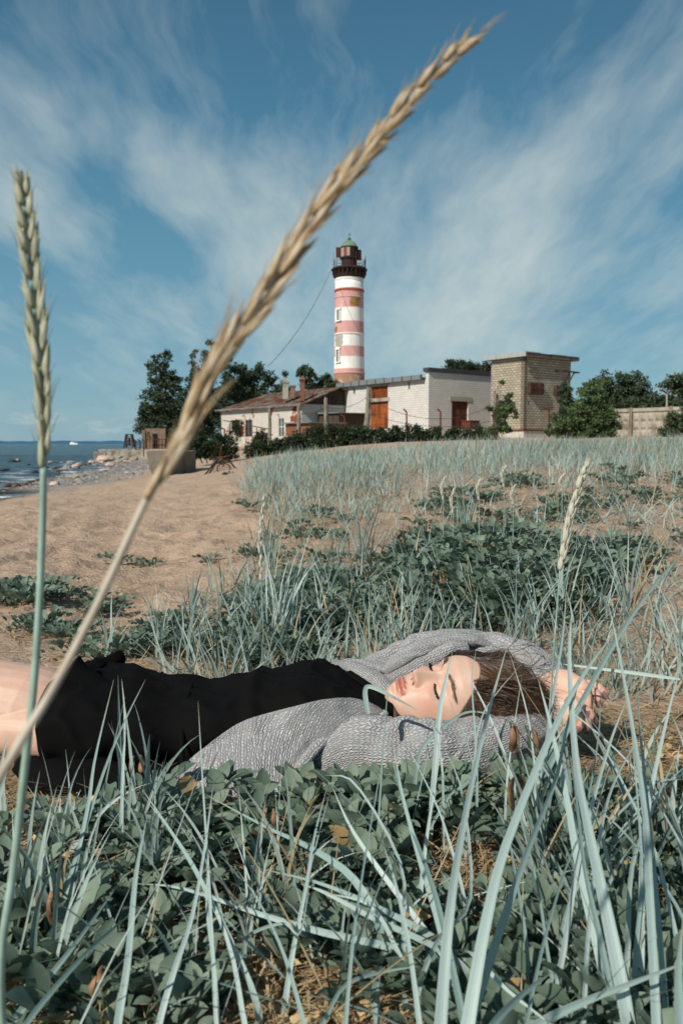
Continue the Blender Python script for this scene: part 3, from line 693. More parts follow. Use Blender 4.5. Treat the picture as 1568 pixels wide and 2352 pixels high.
# windows
for zy0,zy1,xc in ((1158,1300,-135),(1690,1850,-142)):
    a=math.asin(lr(xc)/tr_(zy0)); r=tr_((zy0+zy1)/2); ax=[[math.cos(a),math.sin(a),0],[math.sin(a),-math.cos(a),0],[0,0,1]]
    cpt_=lambda ex,du,z:(lx+(r+ex)*math.sin(a)+du*math.cos(a),LY-(r+ex)*math.cos(a)+du*math.sin(a),z)
    zc_=lz((zy0+zy1)/2); hh=lr(zy1-zy0)/2; ww=lr(24)
    mb=MB(org)
    for sgn in (-1,1): mb.box(cpt_(.08,sgn*ww*1.25,zc_),(ww*.3,.16,hh),ax)
    mb.box(cpt_(.1,0,zc_+hh+.1),(ww*1.75,.2,.17),ax); mb.box(cpt_(.1,0,zc_-hh-.1),(ww*1.9,.22,.1),ax)
    if zy0>1500: mb.box(cpt_(.06,0,zc_+hh+.35),(ww*1.9,.1,.1),ax)
    o=mb.build('window',MT['lh_white'],lh)
    mb=MB(org); mb.box(cpt_(.03,0,zc_),(ww,.02,hh-.02),ax); mb.box(cpt_(.06,0,zc_),(.05,.02,hh-.02),ax,1); mb.build('pane',[MT['glass'],MT['lh_white']],o)
# gallery: cove, deck, corbels
mb=MB(org); r0=tr_(725)
mb.rings([(r0-.1,lz(728)),(r0+.15,lz(722)),(r0+.28,lz(690)),(r0+.42,lz(668))],64,C0); mb.rings([(r0+.05,lz(668)),(r0+.05,lz(634))],64,C0)
mb.rings([(lr(205),lz(640)),(lr(222),lz(625)),(lr(238),lz(612)),(lr(238),lz(604)),(lr(228),lz(590)),(lr(214),lz(582)),(lr(120),lz(580))],64,C0)
mb.build('gallery',MT['lh_brown'],lh,smooth=False)
mb=MB(org)
for k in range(24):
    a=(k+.5)/24*2*math.pi; ax=[[math.cos(a),math.sin(a),0],[-math.sin(a),math.cos(a),0],[0,0,1]]
    for (rr,h0,h1,dd_) in ((r0+.22,700,632,.2),(r0+.42,668,632,.16)): mb.box((lx+rr*math.cos(a),LY+rr*math.sin(a),(lz(h0)+lz(h1))/2),(dd_,.13,(lz(h1)-lz(h0))/2),ax)
mb.build('corbel',MT['lh_brown'],lh)
# railing
mb=MB(org); rr=lr(207)
for k in range(28):
    a=k/28*2*math.pi; p=np.array([lx+rr*math.cos(a),LY+rr*math.sin(a),lz(583)]); mb.tube([p,p+(0,0,lr(100))],.028 if k%4 else .05,5)
for hh in (30,65,100): mb.tube([(lx+rr*math.cos(a),LY+rr*math.sin(a),lz(583)+lr(hh)) for a in np.linspace(0,2*math.pi,49)],.025,5)
mb.build('gallery_railing',MT['iron'],lh)
for xq,zy0,zy1,w_ in ((-207,590,370,.03),(210,590,428,.07),(88,585,390,.05),(-160,590,455,.04),(200,540,480,.07)):
    mb=MB(org); a=math.asin(max(-1,min(1,xq/212))); p=np.array([lx+lr(xq),LY-rr*math.cos(a),0]); mb.tube([p+(0,0,lz(zy0)),p+(0,0,lz(zy1))],w_,6); mb.build('mast',MT['iron'],lh)
mb=MB(org); mb.rings([(lr(104),lz(582)),(lr(104),lz(468)),(lr(122),lz(460)),(lr(122),lz(448)),(lr(117),lz(446)),(lr(117),lz(436))],32,C0); mb.rings([(lr(117),lz(322)),(lr(117),lz(300))],32,C0)
mb.rings([(lr(100),lz(450)),(lr(100),lz(310))],32,C0); mb.build('lantern_room',MT['lh_brown'],lh,smooth=False)
mb=MB(org)
for k in range(16):
    a0=k/16*2*math.pi+.1; am=a0+math.pi/16; xs_=math.cos(am); ys_=math.sin(am)
    open_=(ys_<-.3 and xs_<.05)
    rr=lr(116)
    if not open_:
        a1=a0+2*math.pi/16; V=[(lx+q*math.cos(a),LY+q*math.sin(a),z) for z in (lz(437),lz(321)) for q in (rr,rr-.06) for a in (a0,a1)]
        mb.add(V,[(0,1,5,4),(3,2,6,7),(0,4,6,2),(1,3,7,5)])
mb.build('lantern_panel',MT['lh_brown'],lh)
for k in range(16):
    a0=k/16*2*math.pi+.1; am=a0+math.pi/16
    if math.sin(am)<-.3 and math.cos(am)<.05:
        mb=MB(org); rr=lr(112); ax=[[math.cos(am),math.sin(am),0],[-math.sin(am),math.cos(am),0],[0,0,1]]
        mb.box((lx+rr*math.cos(am),LY+rr*math.sin(am),(lz(437)+lz(321))/2),(.03,.22,(lz(321)-lz(437))/2),ax,mi=0 if k%2 else 1)
        mb.box((lx+(rr+.08)*math.cos(a0),LY+(rr+.08)*math.sin(a0),(lz(437)+lz(321))/2),(.06,.05,(lz(321)-lz(437))/2),ax,mi=2)
        mb.build('lantern_window',[MT['curtain'],MT['redglass'],MT['curtain']],lh)
mb=MB(org); ps=(lz(452)+lz(315))/2; hh=(lz(315)-lz(452))/2
mb.box((lx-lr(143),LY-.9,ps),(lr(32),.04,hh),[[.95,.3,0],[-.3,.95,0],[0,0,1]]); mb.build('open_shutter',rusty('shutter_brown',(.11,.04,.03),(.06,.03,.025),.4),lh)
mb=MB(org); mb.box((lx+lr(128),LY-.5,(lz(480)+lz(340))/2),(lr(32),.06,(lz(340)-lz(480))/2),[[.9,.43,0],[-.43,.9,0],[0,0,1]]); mb.build('open_shutter',MT['lh_brown'],lh)
mb=MB(org); pf=[(lr(117),lz(310)),(lr(117),lz(302)),(lr(108),lz(290)),(lr(98),lz(270)),(lr(80),lz(245)),(lr(55),lz(226)),(lr(28),lz(216)),(lr(18),lz(208)),(lr(14),lz(200))]
mb.rings(pf,16,C0)
for k in range(16):
    a=k/16*2*math.pi; mb.tube([(lx+r*1.01*math.cos(a),LY+r*1.01*math.sin(a),z) for r,z in pf[1:8]],.05,5)
dm=mb.build('dome',MT['verdigris'],lh)
mb=MB(org); rb=lr(23); zc_=lz(188); mb.rings([(max(.01,rb*math.cos(a)),zc_+rb*math.sin(a)) for a in np.linspace(-1.5,1.5,9)],16,C0); mb.build('ball_finial',rusty('dark_verdigris',(.04,.16,.10),(.08,.2,.14),.5),dm,smooth=True)
mb=MB(org); mb.tube([(lx,LY,lz(170)),(lx,LY,lz(108))],.045,6); mb.box((lx+.08,LY,lz(122)),(.2,.02,.16)); mb.tube([(lx-.35,LY,lz(136)),(lx+.35,LY,lz(136))],.04,5); mb.tube([(lx,LY-.35,lz(136)),(lx,LY+.35,lz(136))],.04,5); mb.build('weather_vane',MT['sheet'],dm)
# cable from the gallery down to the left
def cable(p0,p1,sag,r,name,label,n=24,mat='iron',cat='cable'):
    t=np.linspace(0,1,n)[:,None]; pts=p0+(p1-p0)*t; pts[:,2]-=sag*4*(t[:,0]*(1-t[:,0]))
    mb=MB(p0); mb.tube(pts,r,5); return tag(mb.build(name,MT[mat],loc=tuple(p0)),label,cat)
cable(P(760,620,147.5),P(615,842,100),1.5,.035,'cable','thin dark cable sloping down from the lighthouse gallery toward the trees')
# ================================================================ posts, pipes, small iron
def rough_post(dx0,dy0,dx1,dy1,Y,wpx,label,name='fence_post',mat='wood_post',group='old posts before the buildings',ext=.35):
    p0=P(dx0,dy0,Y);p1=P(dx1,dy1,Y); r=wpx/2*Y/F; n=14; base=p0-(p1-p0)/np.linalg.norm(p1-p0)*ext
    path=spline([base,p0+(p1-p0)*.5+(r*.25,0,0),p1],n)
    mb=MB(base); mb.tube(path,np.linspace(r*1.1,r*.85,n),9,noise=.5,flat=.9)
    # split top
    mb.tube([path[-1]+(-r*.3,0,-.05),path[-1]+(-r*.2,0,r*.9)],[r*.55,r*.3],6); mb.tube([path[-1]+(r*.35,0,-.05),path[-1]+(r*.3,0,r*.4)],[r*.5,r*.3],6)
    o=mb.build(name,MT[mat],loc=tuple(base)); return tag(o,label,'post',group)
Yp=44
rough_post(618,1028,619,941,Yp,8.5,'leftmost grey concrete post of the row, in front of the low house')
rough_post(684,1026,686,932,Yp,10,'grey post standing before the right end of the low house',group='old posts before the buildings')
rough_post(747,1000,748,917,Yp,11,'grey post beside the dark lean-to sheds, left of the white building')
rough_post(840,985,846,895,Yp-1,13,'leaning grey post next to the wide orange door')
rough_post(1133,1008,1137,905,42,15,'thick bark covered stump post wrapped in leafy shoots',name='bark_post',mat='wood_post',group=None,ext=.2)
def pipe(pts,Y,r,label,name='bent_pipe',grp='bent rusty posts',mat='rust_dark'):
    q=[P(x,y,Y) for x,y in pts]; q=[q[0]-(0,0,.4)]+q
    path=[q[0]]
    for a,b in zip(q[:-1],q[1:]): path+= [a+(b-a)*t for t in (.06,.5,.94,1.0)]
    mb=MB(q[0]); mb.tube(path,r,7); 
    o=mb.build(name,MT[mat],loc=tuple(q[0]),smooth=False); return tag(o,label,'pipe',grp)
pipe([(792,984),(791,958),(781,951)],50,.05,'bent rusty pipe at the left corner of the white building')
pipe([(934,984),(933,946),(926,939)],50,.05,'bent rusty pipe standing between the orange door and the building corner')
pipe([(1011,986),(1011,946),(1004,939)],50,.055,'bent rusty pipe between the building corner and the brown door')
pipe([(1260,990),(1260,944),(1249,937),(1266,936)],49,.06,'bent rusty pipe with a side arm in front of the tan tower')
pipe([(516,1004),(516,986),(508,983)],62,.06,'short bent pipe before the left end of the low house')
for a,l in (((370,1028),'thin rusty bent rail beside the frame tower on the sea wall'),): pass
for i_,(x0,lab) in enumerate([(300+36*.415-3,'thin bent iron stake just right of the small frame tower'),(331,'thin bent iron stake left of the ruined brick hut'),(322,'thin bent iron stake in the middle of the sea wall row')]):
    pipe([(x0,1028),(x0,1012),(x0-5,1009)],73.9,.06,lab,'iron_stake','stakes on the sea wall','iron')
# barbed wire
cable(P(686,950,44),P(748,935,44),.15,.012,'barbed_wire','thin barbed wire sagging between two grey posts beside the lean-to',cat='wire')
cable(P(748,935,44),P(845,910,43),.3,.012,'barbed_wire','thin barbed wire running up to the leaning post by the orange door',cat='wire')
cable(P(846,915,43),P(1135,930,42),.9,.012,'barbed_wire','long thin barbed wire crossing the white wall to the bark covered stump',cat='wire')
cable(P(846,950,43),P(1135,965,42),.5,.012,'barbed_wire','lower thin barbed wire crossing the white wall near its plinth',cat='wire')
# rusty box by the door
p=P(1080,985,56); mb=MB((p[0],p[1],1.0)); ax=[[*tr,0],[*tl,0],[0,0,1]]
mb.box((p[0],p[1],p[2]+.25),(.45,.4,.26),ax); mb.box((p[0],p[1],p[2]+.55),(.5,.44,.03),ax); 
for sx in (-1,1):
    for sy in (-1,1): mb.box(np.array([p[0],p[1],p[2]-.3])+np.array([*(tr*sx*.38+tl*sy*.33),0]),(.04,.04,.32),ax)
mb.box(np.array([p[0],p[1],p[2]+.3])-np.array([*(tl*.41),0]),(.3,.015,.12),ax)
tag(mb.build('metal_cabinet',MT['rust_dark'],loc=(p[0],p[1],1.0)),'small rusty metal cabinet on legs beside the brown double door','cabinet')
# concrete panel fence at right
fw=Wall(P(1380,1000,59.5)[:2],P(1640,1000,53.0)[:2]); cf=thing('concrete_fence','grey concrete panel fence with pressed square pattern at the right','fence',(*fw.A,1.0)); org=(*fw.A,1.0)
ztop=hit(fw.w,1428,939)[1]; npan=0; u_=-.6
while u_<fw.L+3:
    mb=MB(org); a,b=u_+.12,u_+3.0-.12
    fw.box(mb,a,b,.4,ztop-.25,-.07,-.0)
    nx,nz=5,3
    for i in range(nx):
        for j in range(nz):
            cu_=a+(b-a)*(i+.5)/nx; cz_=1.0+(ztop-.35-1.0)*(j+.5)/nz; hw=(b-a)/nx*.46; hz_=(ztop-1.35)/nz*.46
            V=[fw.p(cu_-hw,cz_-hz_,.001),fw.p(cu_+hw,cz_-hz_,.001),fw.p(cu_+hw,cz_+hz_,.001),fw.p(cu_-hw,cz_+hz_,.001),fw.p(cu_-hw*.4,cz_-hz_*.4,.1),fw.p(cu_+hw*.4,cz_-hz_*.4,.1),fw.p(cu_+hw*.4,cz_+hz_*.4,.1),fw.p(cu_-hw*.4,cz_+hz_*.4,.1)]
            mb.add(V,[(4,5,6,7),(0,1,5,4),(1,2,6,5),(2,3,7,6),(3,0,4,7)])
    mb.build('panel',MT['conc'],cf)
    mb=MB(org); fw.box(mb,a-.0,b+.0,ztop-.24,ztop,-.12,.1); mb.build('coping',MT['conc'],cf)
    mb=MB(org); fw.box(mb,u_-.11,u_+.11,.2,ztop+.06,-.14,.14); mb.build('post',MT['conc_dark'],cf)
    u_+=3.0
pl_=thing('street_lamp','rusty street lamp with an angled head rising behind the concrete fence','street lamp',tuple(P(1530,1000,60)))
org=tuple(P(1530,1000,60)); mb=MB(org); mb.tube([P(1530,1003,60),P(1530,903,60)],.07,8); mb.build('pole',MT['conc'],pl_)
mb=MB(org); mb.tube([P(1530,904,60),P(1524,899,59.9),P(1515,896,59.7)],[.09,.10,.14],8,flat=.6); mb.build('lamp_head',MT['rust'],pl_)
# ================================================================ sea wall, block, ruin, frame tower
sw=thing('sea_wall','long stained concrete sea wall with a lower stepped left end','sea wall',(-22.6,73.5,-.5)); org=(-22.6,73.5,-.5)
def slab(mb,x0,x1,y0,y1,z0,z1,seed=0,nx=14):
    mb.box(((x0+x1)/2,(y0+y1)/2,(z0+z1)/2),((x1-x0)/2,(y1-y0)/2,(z1-z0)/2))
def rockify(o,lv,amp,sc,seed=0):
    s=o.modifiers.new('sub','SUBSURF'); s.subdivision_type='SIMPLE'; s.levels=lv; s.render_levels=lv
    t=bpy.data.textures.new('rough','CLOUDS'); t.noise_scale=sc; t.noise_depth=3
    d=o.modifiers.new('disp','DISPLACE'); d.texture=t; d.strength=amp; d.mid_level=.5; d.texture_coords='GLOBAL'
zt1=P(300,1034,73)[2]; zt2=P(232,1038,73)[2]
xs_=[P(x,1040,73)[0] for x in (246,276,332,400,470)]
for a,b in zip(xs_[:-1],xs_[1:]):
    mb=MB(org); slab(mb,a,b-.02,72.8,73.7,-2,zt1+(.02*random.random())); o=mb.build('wall_section',MT['conc'],sw,bevel=.05); rockify(o,4,.12,.5)
mb=MB(org); x0=P(218,1040,73)[0]; slab(mb,x0,xs_[0]-.03,72.7,73.9,-2,zt2); o=mb.build('end_block',MT['conc'],sw,bevel=.05); rockify(o,4,.12,.5)
mb=MB(org); slab(mb,x0,xs_[0]-.02,74,95,-2,zt2-.05); slab(mb,xs_[0],xs_[0]+.8,74,110,-2,zt1-.03);mb.build('side_wall',MT['conc'],sw)
# near block
bY=30.5; p0=P(342,1091,bY); p1=P(438,1040,bY+1.5); ztb=P(345,1036,bY)[2]
mb=MB((p0[0],bY,p0[2])); 
V=[];A0=np.array([P(342,1090,bY)[0],bY]); A1=np.array([P(392,1090,bY-.3)[0],bY-.5]); A2=A1+np.array([.55,2.6]); A3=A0+np.array([.6,2.8])
q=[A0+(.12,0),A1-(.1,0),A2,A3]; qb=[A0-(-.25,-.1),A1+(.1,-.1),A2,A3]
V=[(*a,p0[2]-.8) for a in qb]+[(*a,ztb) for a in [A0-(.1,0),A1,A2,A3]]
mb.add(V,[(3,2,1,0),(4,5,6,7),(0,1,5,4),(1,2,6,5),(2,3,7,6),(3,0,4,7)])
o=mb.build('concrete_block',rusty('dirty_block_concrete',(.17,.145,.11),(.09,.075,.05),.5,.9,.95),loc=(p0[0],bY,p0[2]),bevel=.04); rockify(o,5,.10,.4); tag(o,'brown stained concrete block end standing in the sand before the sea wall','concrete block')
# ruin
ru=thing('ruined_hut','small ruined brick hut with a red corner pier under the tall left tree','hut',tuple(P(355,1028,78))); org=tuple(P(355,1028,78))
def dbox(mb,x0,y0,x1,y1,Y,dep,mi=0):
    a=P(x0,y1,Y);b=P(x1,y0,Y); mb.box(((a[0]+b[0])/2,Y+dep/2,(a[2]+b[2])/2),(abs(b[0]-a[0])/2,dep/2,abs(b[2]-a[2])/2),mi=mi)
mb=MB(org); dbox(mb,334,984,380,1034,78,3); mb.build('wall',MT['ruin_brick'],ru,wall_uv=True)
mb=MB(org); dbox(mb,327,988,333.6,1034,77.9,.5); mb.build('pier',MT['red_brick'],ru)  # darker brick puts the tree shade into the pier's colour
mb=MB(org); dbox(mb,352,996,362,1030,77.97,.1); mb.build('doorway',MT['black'],ru)
mb=MB(org); 
for k in range(9): mb.tube([P(338+k*7,1034,77.5),P(338+k*7,1006+(k%3)*2,77.5)],.04,5)
mb.tube([P(336,1010,77.5),P(396,1008,77.5)],.04,5); tag(mb.build('iron_fence',MT['rust_dark'],loc=(org)),'rusty thin railing standing before the ruined hut','fence')
fr=thing('frame_tower','small black tapering lattice frame tower on the end of the sea wall','frame tower',tuple(P(298,1029,74.2))); org=tuple(P(298,1029,74.2))
mb=MB(org); zc0=P(298,1029,74.2); h_=1.25; s0,s1=.42,.26
cor=[(-1,-1),(1,-1),(1,1),(-1,1)]
for (a,b) in cor: mb.tube([zc0+(a*s0,b*s0,0),zc0+(a*s1,b*s1,h_)],.05,5)
mb.build('leg',MT['iron'],fr)
mb=MB(org)
for k in range(4):
    (a,b),(c_,d_)=cor[k],cor[(k+1)%4]
    mb.tube([zc0+(a*s0,b*s0,0),zc0+(c_*s1,d_*s1,h_)],.035,5); mb.tube([zc0+(c_*s0,d_*s0,0),zc0+(a*s1,b*s1,h_)],.035,5)
mb.box(zc0+(0,0,h_),(s1+.06,s1+.06,.04)); mb.box(zc0+(0,0,h_*.45),(s1*.3,s1*.3,.35)); mb.build('bracing',MT['iron'],fr)
# tripod stand with mesh
tY=24; tp_=thing('tripod_frame','rusty angled tripod frame with netting leaning on the sand left of the grass','frame',tuple(P(500,1085,tY))); org=tuple(P(500,1085,tY))
ap=P(504,1050,tY+.4)
mb=MB(org)
for (x,y,Yq) in ((464,1099,tY-1.5),(478,1093,tY-.5)): mb.tube([P(x,y,Yq),ap],.026,6); mb.build('leg',MT['iron'],tp_); mb=MB(org)
mb.tube([P(541,1076,tY+1.5),P(521,1050,tY+.3)],.026,6); mb.build('leg',MT['iron'],tp_)
mb=MB(org); mb.tube([P(488,1056,tY+.2),P(528,1047,tY+.3)],.03,6); mb.tube([P(512,1049,tY+.2),P(514,1072,tY+.3)],.02,6); mb.tube([ap,P(508,1032,tY+.3),P(509,1026,tY+.4)],.018,5); mb.build('crossbar',MT['iron'],tp_)
mb=MB(org); cc=P(514,1077,tY); mb.tube([cc+(.2*math.cos(a),0,.16*math.sin(a)) for a in np.linspace(0,2*math.pi,17)],.018,5,cap=False); mb.build('ring',MT['iron'],tp_)
mb=MB(org)
for k in range(11):
    mb.tube([P(490+k*3.4,1058-k*.5,tY+.3),P(478+k*5.4,1086-k*.9,tY+.2)],.006,4)
for k in range(7): mb.tube([P(488-k*1.6,1060+k*4,tY+.25),P(526+k*1.9,1053+k*3.7,tY+.25)],.006,4)
mb.build('netting',MT['iron'],tp_)
# ================================================================ ship
shp=thing('cargo_ship','distant cargo ship with a dark hull and white superstructure on the horizon','ship',(P(120,1024,2400)[0],2400,SEA)); org=(P(120,1024,2400)[0],2400,SEA)
x0=P(80,1024,2400)[0];x1=P(160,1024,2400)[0]
mb=MB(org); zz=lambda y:P(100,y,2400)[2]
pr(mb,[(x0,2400),(x0+6,2394),(x1-2,2392),(x1,2400),(x1-2,2408),(x0+6,2406)],SEA-1,zz(1023.6)); mb.box((x0+5,2400,zz(1023)),(5,5,2.2)); mb.box((x0+30,2400,zz(1023.2)),(13,6,1.2)); mb.build('hull',simple('ship_hull',(.02,.028,.04),.6),shp)
mb=MB(org); xa=P(133,1,2400)[0]; xb=P(152,1,2400)[0]
mb.box(((xa+xb)/2,2400,zz(1021)),((xb-xa)/2,6,4)); mb.box(((xa+xb)/2-4,2400,zz(1018.5)),((xb-xa)*.28,5,3)); mb.box(((xa+xb)/2-7,2400,zz(1016.5)),(2.2,2,2)); mb.build('superstructure',simple('ship_white',(.75,.75,.72),.6),shp)
mb=MB(org)
for x in (108,116,124): dbox(mb,x,1020.5,x+5,1023.4,2398,6)
mb.build('deck_crane',simple('ship_grey',(.35,.36,.36),.6),shp)
sb=thing('small_boat','tiny white boat just right of the cargo ship','boat',tuple(P(168,1023.6,2300))); org=tuple(P(168,1023.6,2300))
mb=MB(org); dbox(mb,165,1023,172,1024.6,2300,4); mb.build('hull',simple('boat_white',(.7,.7,.7),.6),sb); mb=MB(org); dbox(mb,167.5,1020.5,169.5,1022.9,2301,2); mb.build('cabin',simple('boat_cabin',(.7,.7,.7),.6),sb)
# ================================================================ rocks
rockm=[simple('pink_granite',(.46,.33,.27),.9,.3,3,.5,.02,col2=(.55,.42,.35)),simple('grey_rock',(.30,.27,.23),.9,.35,3,.5,.02),simple('wet_red_rock',(.13,.055,.035),.45,.4,2,.5,.02),simple('dark_wet_rock',(.045,.04,.035),.4,.4,2,.5,.02)]
import bmesh
rmesh=[]
for k in range(7):
    bm=bmesh.new(); bmesh.ops.create_icosphere(bm,subdivisions=4,radius=1)
    for v in bm.verts:
        c_=v.co.normalized(); q=0
        for j in range(5):
            n_=Vector((random.Random(k*9+j).uniform(-1,1),random.Random(k*7+j+50).uniform(-1,1),random.Random(k*5+j+90).uniform(-.6,1))).normalized(); q=max(q,c_.dot(n_)-.72)
        r=1-.9*max(0,q)*.6
        r+= (vn(np.array(c_.x*2+k*3),np.array(c_.y*2+c_.z*3),k)-.5)*.28+(vn(np.array(c_.x*6+k*3),np.array(c_.y*6+c_.z*7),k+4)-.5)*.06
        v.co=c_*float(r)
    me=bpy.data.meshes.new('rock'); bm.to_mesh(me); bm.free(); me.polygons.foreach_set('use_smooth',np.ones(len(me.polygons),bool)); rmesh.append(me)
def rock(dx,dy,r,m,Y=None,zs=.65,label=None,sx=1.0):
    """rock whose base sits at (dx,dy), r in px"""
    if Y is None: Y=onground(dx,dy,5,80)
    k=random.randrange(7); me=rmesh[k].copy(); me.materials.append(rockm[m]); o=bpy.data.objects.new('rock',me); COL.objects.link(o)
    p=P(dx,dy,Y); s=r*Y/F; o.location=(p[0],p[1],max(p[2],SEA if m<2 else SEA-.02)+s*zs*.35); o.scale=(s*sx,s,s*zs); o.rotation_euler=(0,0,random.uniform(0,6))
    return tag(o,label or ['rounded pinkish boulder among the shore rocks at the waterline','grey stone among the shore rocks at the waterline','wet reddish stone among the shore rocks at the waterline','dark wet stone among the shore rocks at the waterline'][m],'rock','rocks along the shore')
def seaY(dy): return (CZ-SEA)/((dy-1020)/F)
for a in [(221,1104,14,0,'smooth pale pink egg shaped boulder nearest on the beach edge'),]: pass
L_=[(124*1.0+98,1107,20,0,None,.8,'smooth pale pink boulder standing alone at the near edge of the stony shore')]
rock(222,1109-0,1,0) if False else None
sc_=.415*.574/.574
def z3(x,y): return (x*.2380,1004.5+y*.2380)   # zoom of (0..650,1750..2050)
for (x,y,r,m,lab,zs) in [(533,470,50,0,'smooth pale pink boulder standing at the near edge of the stony shore',.75),(735,395,80,1,'broad flat grey boulder behind the pink one on the shingle',.45),
    (620,425,38,1,'low grey stone touching the pink boulder',.5),(1020,240,85,0,'largest brown boulder leaning against the left end of the sea wall',.6),(885,250,32,0,'small brown boulder left of the largest one by the sea wall',.6),
    (765,275,30,0,None,.8),(735,290,40,0,None,.6),(655,300,38,1,None,.6),(690,250,48,1,None,.4),(490,250,28,1,'pale stone standing in the water right of the grass stem',.6),
    (125,240,38,3,'dark boulder in the water at the left, larger of two',.55),(178,228,20,1,'small grey stone in the water beside a dark boulder',.9),(48,318,42,3,'flat dark rock in the water near the left edge',.35),(335,340,35,3,'low black rock alone in the shallows',.5),
    (85,475,42,2,None,.6),(160,485,46,2,None,.7),(245,480,42,2,'roundest dark red stone of the near waterline',.75),(330,480,55,2,None,.5),(200,500,40,2,None,.4),(410,470,30,2,None,.4),
    (1070,275,45,0,'cracked pale stone lying on the shingle below the sea wall',.6),(1150,240,35,1,None,.7),(1210,225,30,1,None,.8),(1295,225,34,1,None,.9),(1230,240,45,0,None,.35),(1020,320,60,0,'flat brown slab sunk in the shingle',.25),(985,245,30,0,None,.6),(820,268,22,2,None,.6),(850,262,26,2,None,.5),(925,268,25,1,None,.5),
    (600,295,30,2,None,.5),(540,305,36,2,None,.5),(575,330,30,3,None,.5),(450,300,28,3,None,.6),(375,298,22,3,None,.5),(280,265,16,3,None,.5),(60,525,30,3,None,.4),(20,540,35,3,None,.4),(120,520,25,3,None,.4),(600,245,18,1,None,.5),(555,250,14,3,None,.5),(1165,205,28,1,None,.8),(1190,230,24,0,None,.8),
    (850,395,18,0,None,.5),(790,456,14,0,None,.5),(700,430,14,1,None,.5),(640,470,10,1,None,.5)]:
    dx,dy=z3(x,y); rr=r*.2380; m0=seaY(dy) if dy>1021 else 80; Yg=onground(dx,dy,5,74)
    Yq=min(Yg,m0,72.6 if dx>215 else 200); rock(dx,dy,rr,m,Yq,zs,lab,1.15)
rr_=random.Random(5)
for k in range(60):
    t=rr_.random(); dx,dy=z3(*( (20+t*870) , 540-t*290+rr_.uniform(-18,14)))
    Yq=min(onground(dx,dy,5,74),seaY(dy),72); rock(dx,dy,rr_.uniform(2,5),rr_.choice([1,2,2,3,3]),Yq,.55)
# pebbles on the shingle: one object, uncountable
V=[];Fq=[];bmv=[(-1,-1,0),(1,-1,0),(1,1,0),(-1,1,0),(-.6,-.6,.8),(.6,-.6,.8),(.6,.6,.8),(-.6,.6,.8)]
px_=rng.uniform(-21,-6,14000); py_=rng.uniform(28,73,14000); gb=gbase(px_,py_); keep=(gb<-.66)&(gb>SEA)&(rng.random(14000)<.8); px_,py_=px_[keep],py_[keep]; pz_=gz(px_,py_)
B8=np.array(bmv); n=len(px_); s_=rng.uniform(.02,.06,n)*(1+1.5*(rng.random(n)<.05)); an=rng.uniform(0,6.3,n)
X_=B8[None,:,0]*s_[:,None]; Y_=B8[None,:,1]*s_[:,None]*.7; V=np.stack([px_[:,None]+X_*np.cos(an)[:,None]-Y_*np.sin(an)[:,None],py_[:,None]+X_*np.sin(an)[:,None]+Y_*np.cos(an)[:,None],pz_[:,None]+B8[None,:,2]*s_[:,None]*.6],-1).reshape(-1,3)
f8=np.array([(4,5,6,7),(0,1,5,4),(1,2,6,5),(2,3,7,6),(3,0,4,7)]); Fq=(f8[None]+np.arange(n)[:,None,None]*8).reshape(-1,4)
pm=M_('pebble_stone',.9,.2); pm.set('Base Color',pm.ramp(pm.attr('rnd'),[(0,(.12,.115,.11)),(.5,(.24,.23,.215)),(.8,(.32,.28,.25)),(1,(.48,.46,.43))]))
tag(link('pebbles',me_np('pebbles',V,Fq,attrs={'rnd':np.repeat(rng.random(n),8)}),pm.m),kind='stuff')
# ================================================================ vegetation
def leafmat(name,c1,c2,rough=.6,attr='rnd',trans=.25,spec=.3,dead=None):
    m=M_(name,rough,spec); a=m.attr(attr)
    st=[(0,c1),(1,c2)]
    if dead: st=[(0,c1),(.93,c2),(.96,dead)]
    colr=m.ramp(a,st); colr=m.mix(.3,colr,m.ramp(m.noise(60,m.coord(),3,.6),[(.3,.45),(.7,1.0)]),'MULTIPLY')
    m.set('Base Color',colr)
    tr=m.n('BsdfTranslucent',{'Color':colr}); mx=m.n('MixShader',{0:trans,1:m.b.outputs[0],2:tr.outputs[0]})
    m.nt.links.new(mx.outputs[0],m.out.inputs[0]); return m.m
MV=dict(
 blade=leafmat('blue_green_grass_blade',(.17,.265,.23),(.54,.64,.60),.45,trans=.22,dead=(.42,.34,.2)),
 farblade=leafmat('blue_green_dune_grass',(.17,.26,.225),(.47,.57,.53),.6,trans=.25,dead=(.46,.38,.24)),
 straw=leafmat('dry_straw',(.30,.20,.10),(.60,.47,.28),.8,trans=.1),
 pea=leafmat('sea_pea_leaf',(.085,.135,.095),(.23,.30,.225),.55,trans=.22,dead=(.36,.25,.11)),
 stem=leafmat('green_stem',(.10,.15,.08),(.16,.2,.11),.6,trans=.05),
 tree=leafmat('tree_leaf',(.024,.042,.022),(.080,.115,.058),.55,trans=.2),
 tree2=leafmat('lighter_tree_leaf',(.035,.06,.028),(.10,.145,.07),.55,trans=.25),
 pine=leafmat('pine_needles',(.018,.032,.018),(.04,.06,.03),.6,trans=.1),
 bush=leafmat('rose_bush_leaf',(.013,.026,.011),(.042,.066,.025),.5,trans=.2),
 rowan=leafmat('rowan_leaf',(.05,.085,.03),(.14,.20,.08),.5,trans=.3),
 bark=simple('tree_bark',(.09,.07,.055),.95,.4,4,.6,.02),
)
